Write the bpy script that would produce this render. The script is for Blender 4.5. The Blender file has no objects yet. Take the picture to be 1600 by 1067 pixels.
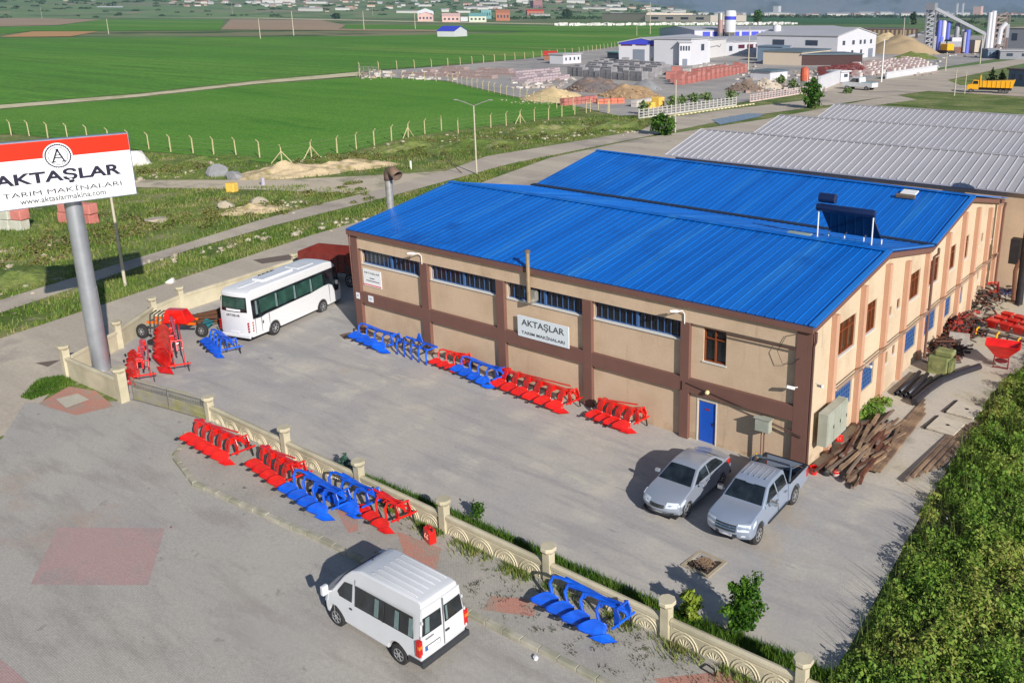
import bpy, bmesh, math, random
import numpy as np
from mathutils import Vector, Matrix
from mathutils.geometry import tessellate_polygon
R = math.radians
random.seed(7); rng = np.random.default_rng(7)
sc = bpy.context.scene
col = sc.collection

# ------------------------------------------------------------------ camera
CAM = Vector((13.09164732, -30.8843459, 18.0))
AR = Vector((0.8182047433697548, 0.574925085291373, 0.001464318934221271))
AU = Vector((-0.1615513502301446, 0.2274659967113306, 0.9602918210517771))
AF = Vector((-0.5517627743569249, 0.7859518857047347, -0.2789936812745421))
FP, PCX, PCY = 1399.35, 983.74, 426.58
cd = bpy.data.cameras.new('camera'); cam = bpy.data.objects.new('camera', cd); col.objects.link(cam)
m = Matrix.Identity(4)
for i in range(3):
    m[i][0] = AR[i]; m[i][1] = AU[i]; m[i][2] = -AF[i]; m[i][3] = CAM[i]
cam.matrix_world = m
cd.sensor_width = 36; cd.lens = FP / 1600 * 36
cd.shift_x = (800 - PCX) / 1600; cd.shift_y = (PCY - 533.5) / 1600
cd.clip_start = 0.5; cd.clip_end = 40000
sc.camera = cam

# ------------------------------------------------------------------ world and sun
SUN = Vector((0.908 * math.cos(R(26)), -0.419 * math.cos(R(26)), math.sin(R(26)))).normalized()
w = bpy.data.worlds.new('World'); sc.world = w; w.use_nodes = True
nt = w.node_tree; bg = nt.nodes['Background']
sky = nt.nodes.new('ShaderNodeTexSky'); sky.sky_type = 'NISHITA'; sky.sun_disc = False
sky.sun_elevation = R(26); sky.sun_rotation = math.atan2(SUN.x, SUN.y)
sky.air_density = 1.0; sky.dust_density = .6; sky.ozone_density = 3
nt.links.new(sky.outputs[0], bg.inputs[0]); bg.inputs[1].default_value = 0.07
sl = bpy.data.lights.new('sun', 'SUN'); sl.energy = 5.0; sl.angle = R(0.5); sl.color = (1.0, 0.95, 0.88)
so = bpy.data.objects.new('sun', sl); col.objects.link(so)
so.rotation_euler = (-SUN).to_track_quat('-Z', 'Y').to_euler()
sc.view_settings.view_transform = 'Standard'; sc.view_settings.look = 'None'
sc.view_settings.exposure = 0.22; sc.view_settings.gamma = 1.0
sc.cycles.max_bounces = 5; sc.cycles.transparent_max_bounces = 8; sc.cycles.volume_bounces = 0

# ------------------------------------------------------------------ ground shape and pixel lookup
def lerp(x, a, b, fa, fb):
    t = min(1.0, max(0.0, (x - a) / (b - a))); return fa + (fb - fa) * t
def gz(x, y): return lerp(x, -27, 1, .4, -.1) + lerp(y, -20, 12, -.6, .36)
def ray(px, py): return AR * ((px - PCX) / FP) - AU * ((py - PCY) / FP) + AF
def G(px, py):
    d = ray(px, py); z = 0.0
    for i in range(30):
        q = CAM + d * ((z - CAM.z) / d.z); z = gz(q.x, q.y)
    return Vector((q.x, q.y, z))
def mpp(p): return (Vector(p) - CAM).dot(AF) / FP      # metres per photo pixel at a point
def up_px(base, top_py):                                # height in metres reaching a picture row
    b = Vector(base); lo, hi = 0, 80
    for i in range(40):
        h = (lo + hi) / 2; d = b + Vector((0, 0, h)) - CAM
        y = PCY - FP * d.dot(AU) / d.dot(AF)
        if y > top_py: lo = h
        else: hi = h
    return h

# ------------------------------------------------------------------ tags and mesh builder
def tag(o, label=None, cat=None, group=None, kind=None):
    if label: o['label'] = label
    if cat: o['category'] = cat
    if group: o['group'] = group
    if kind: o['kind'] = kind
    return o
def thing(name, label, cat, loc=(0, 0, 0), rz=0, group=None, kind=None):
    o = bpy.data.objects.new(name, None); col.objects.link(o)
    o.empty_display_size = .2
    o.location = loc; o.rotation_euler = (0, 0, rz)
    return tag(o, label, cat, group, kind)
def children(o): return list(o.children)
def copy_tree(o, parent=None):
    c = o.copy(); col.objects.link(c); c.parent = parent
    for ch in children(o): copy_tree(ch, c)
    return c

class MB:
    def __init__(s): s.v = []; s.f = []
    def add(s, vs, fs):
        b = len(s.v); s.v += [tuple(v) for v in vs]; s.f += [tuple(i + b for i in f) for f in fs]; return s
    def box(s, x0, x1, y0, y1, z0, z1):
        return s.add([(x0,y0,z0),(x1,y0,z0),(x1,y1,z0),(x0,y1,z0),(x0,y0,z1),(x1,y0,z1),(x1,y1,z1),(x0,y1,z1)],
            [(0,3,2,1),(4,5,6,7),(0,1,5,4),(1,2,6,5),(2,3,7,6),(3,0,4,7)])
    def cbox(s, c, size, rot=None):
        M = rot or Matrix.Identity(3); vs = []
        for dz in (-.5, .5):
            for dx, dy in ((-.5,-.5),(.5,-.5),(.5,.5),(-.5,.5)):
                vs.append(Vector(c) + M @ Vector((dx*size[0], dy*size[1], dz*size[2])))
        return s.add(vs, [(0,3,2,1),(4,5,6,7),(0,1,5,4),(1,2,6,5),(2,3,7,6),(3,0,4,7)])
    def bar(s, p, q, w, h=None):
        p = Vector(p); q = Vector(q); h = h or w; d = (q - p)
        a = d.cross(Vector((0,0,1)));
        if a.length < 1e-4: a = Vector((1,0,0))
        a.normalize(); b = a.cross(d).normalized(); a *= w/2; b *= h/2
        return s.add([p-a-b, p+a-b, p+a+b, p-a+b, q-a-b, q+a-b, q+a+b, q-a+b],
            [(0,3,2,1),(4,5,6,7),(0,1,5,4),(1,2,6,5),(2,3,7,6),(3,0,4,7)])
    def path(s, pts, r, n=8, cap=True):
        pts = [Vector(p) for p in pts]; N = len(pts); rs = r if isinstance(r, (list, tuple)) else [r]*N
        vs = []; pa = None
        for i, p in enumerate(pts):
            d = (pts[min(i+1, N-1)] - pts[max(i-1, 0)]).normalized()
            if pa is None:
                a = d.cross(Vector((0,0,1)))
                if a.length < 1e-3: a = d.cross(Vector((0,1,0)))
            else: a = pa - d * pa.dot(d)
            a.normalize(); pa = a; b = d.cross(a)
            for k in range(n):
                t = 2*math.pi*(k+.5)/n; vs.append(p + (a*math.cos(t) + b*math.sin(t))*rs[i])
        fs = [(i*n+k, i*n+(k+1)%n, (i+1)*n+(k+1)%n, (i+1)*n+k) for i in range(N-1) for k in range(n)]
        if cap: fs += [tuple(reversed(range(n))), tuple((N-1)*n+k for k in range(n))]
        return s.add(vs, fs)
    def tube(s, p, q, r, r2=None, n=12): return s.path([p, q], [r, r if r2 is None else r2], n)
    def prism(s, poly, z0, z1):
        n = len(poly)
        return s.add([(x,y,z0) for x,y in poly] + [(x,y,z1) for x,y in poly],
            [tuple(reversed(range(n))), tuple(range(n, 2*n))] + [(i,(i+1)%n,n+(i+1)%n,n+i) for i in range(n)])
    def slab(s, pts, vec):
        n = len(pts); vec = Vector(vec); pts = [Vector(p) for p in pts]
        return s.add(pts + [p+vec for p in pts],
            [tuple(reversed(range(n))), tuple(range(n, 2*n))] + [(i,(i+1)%n,n+(i+1)%n,n+i) for i in range(n)])
    def lathe(s, c, prof, n=16, axis='z'):
        c = Vector(c); vs = []
        for (r, h) in prof:
            for k in range(n):
                t = 2*math.pi*k/n; a, b = r*math.cos(t), r*math.sin(t)
                vs.append(c + (Vector((a,b,h)) if axis == 'z' else Vector((a,h,b)) if axis == 'y' else Vector((h,a,b))))
        N = len(prof)
        fs = [(i*n+k, i*n+(k+1)%n, (i+1)*n+(k+1)%n, (i+1)*n+k) for i in range(N-1) for k in range(n)]
        fs += [tuple(reversed(range(n))), tuple((N-1)*n+k for k in range(n))]
        return s.add(vs, fs)
    def build(s, name, mat, parent=None, bev=0, smooth=False, solid=0, loc=None):
        me = bpy.data.meshes.new(name); me.from_pydata(s.v, [], s.f)
        bm = bmesh.new(); bm.from_mesh(me); bmesh.ops.recalc_face_normals(bm, faces=bm.faces); bm.to_mesh(me); bm.free()
        o = bpy.data.objects.new(name, me); col.objects.link(o); me.materials.append(mat)
        if parent: o.parent = parent
        if loc is not None: o.location = loc
        if solid:
            k = o.modifiers.new('solid', 'SOLIDIFY'); k.thickness = solid; k.offset = 0
        if bev:
            k = o.modifiers.new('bevel', 'BEVEL'); k.width = bev; k.segments = 2; k.limit_method = 'ANGLE'; k.angle_limit = R(35)
        if smooth:
            me.polygons.foreach_set('use_smooth', [True]*len(me.polygons))
            me.set_sharp_from_angle(angle=R(smooth if smooth is not True else 40))
        return o

# ------------------------------------------------------------------ materials
def S(r, g, b):
    f = lambda c: ((c/255+.055)/1.055)**2.4 if c > 10 else c/255/12.92
    return (f(r), f(g), f(b), 1)
MATS = {}
def nn(t, kind, **kw):
    n = t.nodes.new(kind)
    for k, v in kw.items(): setattr(n, k, v)
    return n
def mat(name, c, rough=.7, metal=0, var=.12, scale=3.0, bump=0, bscale=40, c2=None, coords='obj', thr=(.4, .6), detail=4, spec=.5, grime=0, wave=None, coat=0):
    if name in MATS: return MATS[name]
    M = bpy.data.materials.new(name); M.use_nodes = True; t = M.node_tree; b = t.nodes['Principled BSDF']
    b.inputs['Roughness'].default_value = rough; b.inputs['Metallic'].default_value = metal
    b.inputs['Specular IOR Level'].default_value = spec
    if coat: b.inputs['Coat Weight'].default_value = coat; b.inputs['Coat Roughness'].default_value = .06
    if coords == 'world': src = nn(t, 'ShaderNodeNewGeometry').outputs['Position']
    else: src = nn(t, 'ShaderNodeTexCoord').outputs['Object']
    def noise(sc_, det=detail):
        n = nn(t, 'ShaderNodeTexNoise'); n.inputs['Scale'].default_value = sc_; n.inputs['Detail'].default_value = det
        t.links.new(src, n.inputs['Vector']); return n.outputs['Fac']
    n1 = noise(scale)
    mr = nn(t, 'ShaderNodeMapRange'); mr.inputs['From Min'].default_value = .25; mr.inputs['From Max'].default_value = .75
    mr.inputs['To Min'].default_value = 1-var; mr.inputs['To Max'].default_value = 1+var
    t.links.new(n1, mr.inputs['Value'])
    mul = nn(t, 'ShaderNodeMix', data_type='RGBA', blend_type='MULTIPLY'); mul.inputs['Factor'].default_value = 1
    mul.inputs['A'].default_value = c
    if c2:
        n2 = noise(scale*.43+.01); mp = nn(t, 'ShaderNodeMapRange'); mp.inputs['From Min'].default_value = thr[0]; mp.inputs['From Max'].default_value = thr[1]
        t.links.new(n2, mp.inputs['Value'])
        mx = nn(t, 'ShaderNodeMix', data_type='RGBA'); mx.inputs['A'].default_value = c; mx.inputs['B'].default_value = c2
        t.links.new(mp.outputs[0], mx.inputs['Factor']); t.links.new(mx.outputs['Result'], mul.inputs['A'])
    cb = nn(t, 'ShaderNodeCombineColor')
    for i in range(3): t.links.new(mr.outputs[0], cb.inputs[i])
    t.links.new(cb.outputs[0], mul.inputs['B'])
    t.links.new(mul.outputs['Result'], b.inputs['Base Color'])
    if bump:
        nb = noise(bscale, 3); bp = nn(t, 'ShaderNodeBump'); bp.inputs['Strength'].default_value = bump; bp.inputs['Distance'].default_value = .02
        t.links.new(nb, bp.inputs['Height']); t.links.new(bp.outputs[0], b.inputs['Normal'])
    MATS[name] = M; return M
def leafmat(name, cols, rough=.6, scale=.5, world=True, patch=.6, trans=.25):
    """foliage: colour differs leaf by leaf and clump by clump"""
    if name in MATS: return MATS[name]
    M = bpy.data.materials.new(name); M.use_nodes = True; t = M.node_tree; b = t.nodes['Principled BSDF']
    b.inputs['Roughness'].default_value = rough; b.inputs['Specular IOR Level'].default_value = .25
    g = nn(t, 'ShaderNodeNewGeometry'); n = nn(t, 'ShaderNodeTexNoise'); n.inputs['Scale'].default_value = scale; n.inputs['Detail'].default_value = 3
    t.links.new(g.outputs['Position'], n.inputs['Vector'])
    ma = nn(t, 'ShaderNodeMath', operation='MULTIPLY_ADD'); ma.inputs[1].default_value = 1-patch; 
    mb_ = nn(t, 'ShaderNodeMapRange'); mb_.inputs['From Min'].default_value = .3; mb_.inputs['From Max'].default_value = .7; mb_.inputs['To Max'].default_value = patch
    t.links.new(n.outputs['Fac'], mb_.inputs['Value']); t.links.new(g.outputs['Random Per Island'], ma.inputs[0]); t.links.new(mb_.outputs[0], ma.inputs[2])
    cr = nn(t, 'ShaderNodeValToRGB'); e = cr.color_ramp.elements
    while len(e) < len(cols): e.new(.5)
    for i, c in enumerate(cols): e[i].position = i/(len(cols)-1); e[i].color = c
    t.links.new(ma.outputs[0], cr.inputs['Fac']); t.links.new(cr.outputs[0], b.inputs['Base Color'])
    tr = nn(t, 'ShaderNodeBsdfTranslucent'); mx = nn(t, 'ShaderNodeMixShader'); mx.inputs[0].default_value = trans
    t.links.new(cr.outputs[0], tr.inputs['Color']); t.links.new(b.outputs[0], mx.inputs[1]); t.links.new(tr.outputs[0], mx.inputs[2])
    t.links.new(mx.outputs[0], t.nodes['Material Output'].inputs['Surface'])
    MATS[name] = M; return M

# ground surface: several colours mixed by noise at different sizes, all in world space
def groundmat(name, base, layers, rough=.9, bump=.3, bscale=25, fine=.12, fscale=8, stretch=None, bdist=.03, brick=None):
    M = bpy.data.materials.new(name); M.use_nodes = True; t = M.node_tree; b = t.nodes['Principled BSDF']
    b.inputs['Roughness'].default_value = rough; b.inputs['Specular IOR Level'].default_value = .3
    src = nn(t, 'ShaderNodeNewGeometry').outputs['Position']
    if stretch:
        mp = nn(t, 'ShaderNodeMapping'); mp.inputs['Rotation'].default_value = (0, 0, stretch[0]); mp.inputs['Scale'].default_value = stretch[1]
        t.links.new(src, mp.inputs['Vector']); ssrc = mp.outputs[0]
    else: ssrc = src
    cur = None
    for (c, scl, lo, hi, st) in layers:
        n = nn(t, 'ShaderNodeTexNoise'); n.inputs['Scale'].default_value = scl; n.inputs['Detail'].default_value = 6; n.inputs['Roughness'].default_value = .62
        t.links.new(ssrc if st else src, n.inputs['Vector'])
        mr = nn(t, 'ShaderNodeMapRange'); mr.inputs['From Min'].default_value = lo; mr.inputs['From Max'].default_value = hi
        t.links.new(n.outputs['Fac'], mr.inputs['Value'])
        mx = nn(t, 'ShaderNodeMix', data_type='RGBA'); mx.inputs['B'].default_value = c
        if cur is None: mx.inputs['A'].default_value = base
        else: t.links.new(cur, mx.inputs['A'])
        t.links.new(mr.outputs[0], mx.inputs['Factor']); cur = mx.outputs['Result']
    n = nn(t, 'ShaderNodeTexNoise'); n.inputs['Scale'].default_value = fscale; n.inputs['Detail'].default_value = 5; n.inputs['Roughness'].default_value = .7
    t.links.new(src, n.inputs['Vector'])
    mr = nn(t, 'ShaderNodeMapRange'); mr.inputs['From Min'].default_value = .3; mr.inputs['From Max'].default_value = .7; mr.inputs['To Min'].default_value = 1-fine; mr.inputs['To Max'].default_value = 1+fine
    t.links.new(n.outputs['Fac'], mr.inputs['Value'])
    cb = nn(t, 'ShaderNodeCombineColor'); [t.links.new(mr.outputs[0], cb.inputs[i]) for i in range(3)]
    mul = nn(t, 'ShaderNodeMix', data_type='RGBA', blend_type='MULTIPLY'); mul.inputs['Factor'].default_value = 1
    if cur is None: mul.inputs['A'].default_value = base
    else: t.links.new(cur, mul.inputs['A'])
    t.links.new(cb.outputs[0], mul.inputs['B']); out = mul.outputs['Result']
    if brick:
        bt = nn(t, 'ShaderNodeTexBrick'); bt.inputs['Scale'].default_value = brick; bt.inputs['Color1'].default_value = (1.04,1.04,1.04,1); bt.inputs['Color2'].default_value = (.95,.95,.95,1)
        bt.inputs['Mortar'].default_value = (.72,.72,.70,1); bt.inputs['Mortar Size'].default_value = .03
        t.links.new(src, bt.inputs['Vector'])
        m2 = nn(t, 'ShaderNodeMix', data_type='RGBA', blend_type='MULTIPLY'); m2.inputs['Factor'].default_value = .8
        t.links.new(out, m2.inputs['A']); t.links.new(bt.outputs['Color'], m2.inputs['B']); out = m2.outputs['Result']
    t.links.new(out, b.inputs['Base Color'])
    if bump:
        nb = nn(t, 'ShaderNodeTexNoise'); nb.inputs['Scale'].default_value = bscale; nb.inputs['Detail'].default_value = 4
        t.links.new(src, nb.inputs['Vector']); bp = nn(t, 'ShaderNodeBump'); bp.inputs['Strength'].default_value = bump; bp.inputs['Distance'].default_value = bdist
        t.links.new(nb.outputs['Fac'], bp.inputs['Height']); t.links.new(bp.outputs[0], b.inputs['Normal'])
    return M

# ------------------------------------------------------------------ ground sheets
def sheet(name, pts, dz, material, kind='structure', label=None, cat=None):
    """flat sheet following the ground planes; pts are world (x, y)"""
    bm = bmesh.new(); vs = [bm.verts.new((p[0], p[1], 0)) for p in pts]
    for tri in tessellate_polygon([[Vector((p[0], p[1], 0)) for p in pts]]): bm.faces.new([vs[i] for i in tri])
    for co, no in (((-27,0,0),(1,0,0)), ((1,0,0),(1,0,0)), ((0,-20,0),(0,1,0)), ((0,12,0),(0,1,0))):
        bmesh.ops.bisect_plane(bm, geom=bm.verts[:]+bm.edges[:]+bm.faces[:], plane_co=co, plane_no=no)
    for v in bm.verts: v.co.z = gz(v.co.x, v.co.y) + dz
    bmesh.ops.recalc_face_normals(bm, faces=bm.faces)
    bm.normal_update(); bmesh.ops.reverse_faces(bm, faces=[f for f in bm.faces if f.normal.z < 0])
    me = bpy.data.meshes.new(name); bm.to_mesh(me); bm.free(); me.materials.append(material)
    o = bpy.data.objects.new(name, me); col.objects.link(o)
    return tag(o, label, cat, None, kind)
def P(*a): return [tuple(G(x, y)[:2]) for x, y in a]      # picture points to ground points
# ================================================================== GROUND, FIELDS, ROADS
GRASSY = groundmat('rough_ground', S(116,128,66), [(S(146,142,100), .35, .52, .62, 0), (S(86,106,46), .12, .45, .6, 0), (S(172,160,136), 1.3, .60, .70, 0)], fine=.35, fscale=3, bump=.6, bscale=4, bdist=.2)
PLAIN = groundmat('plain_ground', S(96,124,70), [(S(132,128,96), .004, .48, .58, 0), (S(70,92,52), .011, .5, .6, 0)], fine=.2, fscale=.02, bump=0)
FIELD = groundmat('wheat_field', S(86,140,38), [(S(68,124,28), .06, .42, .62, 1), (S(102,146,52), .011, .48, .66, 0), (S(92,140,44), .5, .45, .65, 1), (S(112,138,64), 2.2, .62, .74, 1)], fine=.42, fscale=3, bump=.9, bscale=2.2, bdist=.25, stretch=(R(-62), (.16, 1.4, 1)))
FIELD2 = groundmat('wheat_field_far', S(92,144,44), [(S(74,128,36), .02, .42, .62, 1), (S(118,150,62), .006, .5, .62, 1), (S(132,146,74), .02, .6, .7, 1), (S(74,120,36), .12, .45, .65, 1), (S(120,144,62), .5, .6, .74, 1)], fine=.36, fscale=.9, bump=.6, bscale=.8, bdist=.25, stretch=(R(-52), (.12, 1.5, 1)))
SOIL = groundmat('bare_soil', S(172,150,124), [(S(158,134,108), .02, .4, .6, 1)], fine=.1, fscale=.2, bump=0, stretch=(R(-52), (.15, 2, 1)))
REDSOIL = groundmat('reddish_soil', S(190,146,98), [], fine=.1, fscale=.2, bump=0)
TRACK = groundmat('pale_track', S(206,196,162), [(S(176,172,126), .2, .5, .62, 0)], fine=.12, fscale=1, bump=0)
ROAD = groundmat('dusty_road', S(178,166,151), [(S(192,180,162), .25, .45, .6, 1), (S(150,141,132), .09, .55, .66, 0), (S(186,176,160), 1.1, .6, .72, 1)], fine=.12, fscale=6, bump=.3, bscale=12, stretch=(R(-76), (.15, 1, 1)))
YARD = groundmat('yard_concrete', S(178,172,164), [(S(164,161,160), .16, .42, .62, 0), (S(190,184,172), .45, .52, .68, 0), (S(158,154,152), .9, .48, .68, 1), (S(128,124,122), 2.2, .66, .74, 1), (S(120,116,112), 4.5, .70, .76, 0), (S(172,158,140), .1, .60, .68, 0)], fine=.09, fscale=9, bump=.25, bscale=30, stretch=(R(28), (.25, 1.5, 1)))
ALLEY = groundmat('alley_concrete', S(186,178,166), [(S(190,178,154), .3, .48, .62, 0), (S(152,146,138), .6, .55, .7, 0)], fine=.1, fscale=7, bump=.25, bscale=20)
PAVE = groundmat('forecourt_pavers', S(172,167,161), [(S(178,173,164), .2, .42, .62, 0), (S(162,157,153), .5, .55, .72, 1), (S(172,156,144), .13, .60, .68, 0), (S(132,128,124), 1.6, .64, .74, 0), (S(110,106,100), 5, .70, .76, 0), (S(160,154,147), .9, .5, .66, 1)], fine=.16, fscale=14, bump=.35, bscale=30, stretch=(R(20), (.3, 1.3, 1)), brick=4.2)
PAVEW = groundmat('pavement_pavers', S(174,168,158), [(S(162,158,150), .5, .42, .62, 0), (S(104,108,84), 1.8, .64, .70, 0)], fine=.15, fscale=12, bump=.35, bscale=30, brick=4.2)
REDP = groundmat('red_pavers', S(178,150,146), [(S(166,150,146), .9, .5, .66, 0)], fine=.15, fscale=14, bump=.35, bscale=30, brick=4.2)
REDP2 = groundmat('bright_red_pavers', S(188,136,120), [(S(168,146,132), 1.1, .46, .62, 0)], fine=.16, fscale=14, bump=.35, bscale=30, brick=4.2)
DIRT = groundmat('sandy_dirt', S(196,176,142), [(S(140,130,88), .5, .5, .62, 0)], fine=.2, fscale=4, bump=.5, bscale=6, bdist=.1)
GREYYARD = groundmat('works_yard', S(172,166,160), [(S(150,146,144), .03, .42, .6, 0), (S(184,176,164), .1, .5, .7, 0)], fine=.1, fscale=1, bump=0)

big = 14000
sheet('ground', [(-big,-400),(big,-400),(big,big),(-big,big)], 0, PLAIN)
sheet('rough_ground', [(-170,-70),(20,-70),(20,30),(-30,260),(-60,300),(-140,110),(-170,40)], .01, GRASSY)
# wheat fields beyond the post fence
sheet('wheat_field', P((-420,262),(18,209),(135,222),(230,237),(330,245),(438,257),(545,238),(640,214),(800,193),(900,180),(905,168),(800,152),(700,128),(640,122),(560,121),(400,133),(220,153),(0,172),(-420,205)), .05, FIELD)
sheet('wheat_field', P((-420,200),(0,164),(220,146),(400,126),(560,112),(640,106),(820,92),(964,72),(1010,62),(1110,52),(1115,40),(1000,40),(870,44),(800,52),(560,57),(200,60),(-420,62)), .05, FIELD2)
sheet('field_track', P((-420,206),(0,171),(220,152),(400,132),(560,119),(560,113),(400,128),(220,148),(0,165),(-420,200)), .09, TRACK)
sheet('ploughed_field', P((-300,45),(0,42),(90,40),(160,31),(0,28),(-300,28)), .3, SOIL)
sheet('reddish_field', P((0,59),(110,58),(155,50),(50,50)), .3, REDSOIL)
sheet('ploughed_field', P((345,47),(700,50),(720,48),(530,46),(540,40),(500,32),(360,31)), .3, SOIL)
sheet('wheat_field', P((-100,57),(0,55),(50,49),(160,49),(345,48),(350,31),(160,31),(90,41),(-100,45)), .25, FIELD2)
sheet('wheat_field', P((540,46),(700,49),(960,50),(1110,44),(1110,39),(870,41),(540,39)), .25, FIELD2)
sheet('pale_lane', P((-200,27.4),(0,27.4),(400,29.6),(640,35),(900,40),(900,38.6),(640,33.6),(400,28.2),(0,26),(-200,26)), .35, TRACK)
sheet('wheat_field', P((1110,36),(1300,38),(1420,38),(1420,27.5),(1200,27.5),(1110,29)), .3, groundmat('dark_field', S(48,104,52), [(S(62,96,60), .01, .45, .6, 0)], fine=.15, fscale=.1, bump=0))

# works yard of the block factory
sheet('works_yard', P((560,119),(700,127),(800,151),(906,168),(965,182),(1050,178),(1270,143),(1420,114),(1600,86),(1620,60),(1420,52),(1100,46),(965,73),(820,93),(700,104),(580,112)), .07, GREYYARD)
# roads
nearL = [(-43.6,-70),(-44,-12.2),(-46.2,.56),(-49.5,20.3),(-52.6,34.1)] + P((860,247),(1000,217),(1200,186),(1400,149))
nearR = P((1440,158),(1385,163),(1310,172)) + [(-30,90),(-28.2,40),(-30.5,12),(-38.8,12),(-40.1,4.6),(-39.2,-5),(-36,-10.6),(-34.9,-12.8),(-30.5,-16.8),(-30,-70)]
sheet('road', nearL + nearR, .03, ROAD)
farL = [(-48.7,-70)] + P((-300,560),(0,490),(300,390),(600,310),(800,256),(1000,216),(1150,185),(1290,165))
farR = P((1260,157),(1160,169),(1040,185),(1000,205),(760,245),(700,267),(580,300),(460,330),(300,378),(0,470),(-300,540)) + [(-56,-70)]
sheet('road', farL + farR, .045, ROAD)
sheet('road', P((1255,158),(1290,166),(1400,150),(1450,143),(1600,152),(1700,160),(1700,144),(1600,137),(1500,134),(1480,126),(1600,100),(1700,82),(1700,76),(1600,92),(1480,108),(1390,124),(1280,128),(1262,148)), .08, ROAD)
sheet('dirt_path', P((-40,300),(200,293),(400,297),(560,303),(580,300),(700,268),(560,276),(430,282),(200,282),(-40,280)), .036, groundmat('beaten_path', S(196,182,160), [(S(158,150,128), .4, .5, .65, 0)], fine=.12, fscale=5, bump=.3, bscale=12))
sheet('grass_verge', P((1385,163),(1600,185),(1700,190),(1700,166),(1600,158),(1480,150)), .06, GRASSY)
for k, pts in enumerate((((880,228),(925,220),(905,232)), ((395,407),(455,398),(470,404),(410,413)), ((55,568),(95,563),(75,574)), ((1110,190),(1185,178),(1195,181),(1120,194)))):
    sheet('damp_patch', P(*pts), .038, groundmat('damp_%d' % 0, S(112,98,90), [], fine=.1, bump=0) if k == 0 else bpy.data.materials['damp_0'])
# yard, alley, forecourt
sheet('yard', [(-39.4,-5.2),(-39.6,-3.9),(-40.1,4.6),(-38.8,12),(-27.2,12),(-27.2,.3),(.1,.3),(.1,.9),(4.9,.9),(5.6,-11.1),(-29.5,-11.1),(-29.6,-12.5),(-34.8,-12.5)], .035, YARD)
sheet('alley', [(-.1,.9),(-.1,36),(-2,36),(-2,75),(14,75),(14,22),(5.2,18),(4.4,12),(4.7,6),(4.9,.9)], .035, ALLEY)
sheet('forecourt', [(-29.6,-12.45),(-29.5,-11.12),(-24.22,-11.12),(-23.8,-12.3),(-22.6,-13.9),(-19.6,-14.75),(-12.1,-14.2),(5,-13.75),(24,-13.2),(24,-70),(-30.2,-70),(-30.2,-17.4),(-33.4,-15.2),(-31.5,-13.9)], .035, PAVE)
sheet('pavement', [(-24.2,-11.4),(-23.5,-12.6),(-22.1,-13.95),(-19.5,-14.55),(-12.2,-14.02),(5,-13.58),(24,-13.05),(24,-11.1),(-24.2,-11.1)], .15, PAVEW)
sheet('paved_corner', P((60,632),(108,605),(150,612),(178,636),(118,650)), .05, REDP2)
sheet('concrete_slab', P((88,626),(122,617),(140,627),(104,640)), .09, groundmat('slab_concrete', S(182,176,160), [], fine=.12, fscale=6))
sheet('red_paving', P((90,825),(258,826),(232,915),(48,914)), .039, REDP)
sheet('red_paving', P((-60,1020),(0,1030),(45,1067),(60,1090),(-60,1090)), .039, REDP)
sheet('red_paving', [(-5.0,-12.95),(-3.6,-12.2),(-3.2,-12.9),(-4.75,-13.6)], .154, REDP2)
sheet('red_paving', P((620,835),(690,862),(680,905),(640,895)), .154, REDP2)
sheet('red_paving', P((525,800),(560,812),(560,835),(545,838)), .154, REDP2)
sheet('red_paving', P((1020,1067),(1130,1055),(1210,1090),(1090,1110)), .154, REDP2)
sheet('oily_stain', P((530,524),(547,520),(560,526),(556,530),(538,531)), .038, groundmat('stain', S(112,94,82), [], fine=.1, bump=0))
# kerb of the pavement, a row of separate stones
KERB = mat('kerb_concrete', S(176,170,154), .9, var=.2, scale=2, bump=.4, bscale=30, c2=S(150,148,128))
kl = [(-24.0,-12.5),(-23.5,-12.7),(-22.1,-14.03),(-19.5,-14.65),(-12.2,-14.12),(-5,-13.9),(5,-13.68),(24,-13.2)]
k = MB()
for a, b in zip(kl[:-1], kl[1:]):
    L = math.dist(a, b); n = max(1, round(L/.7))
    for i in range(n):
        t0, t1 = i/n + .008/L, (i+1)/n - .012/L
        p = [a[j]+(b[j]-a[j])*t0 for j in (0,1)]; q = [a[j]+(b[j]-a[j])*t1 for j in (0,1)]
        j = random.uniform(-.012, .012)
        k.bar((p[0],p[1]+j,gz(*p)+.09+j), (q[0],q[1]+j,gz(*q)+.09+j), .2, .18)
ko = k.build('kerb', KERB, bev=.015); tag(ko, kind='structure')

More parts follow.
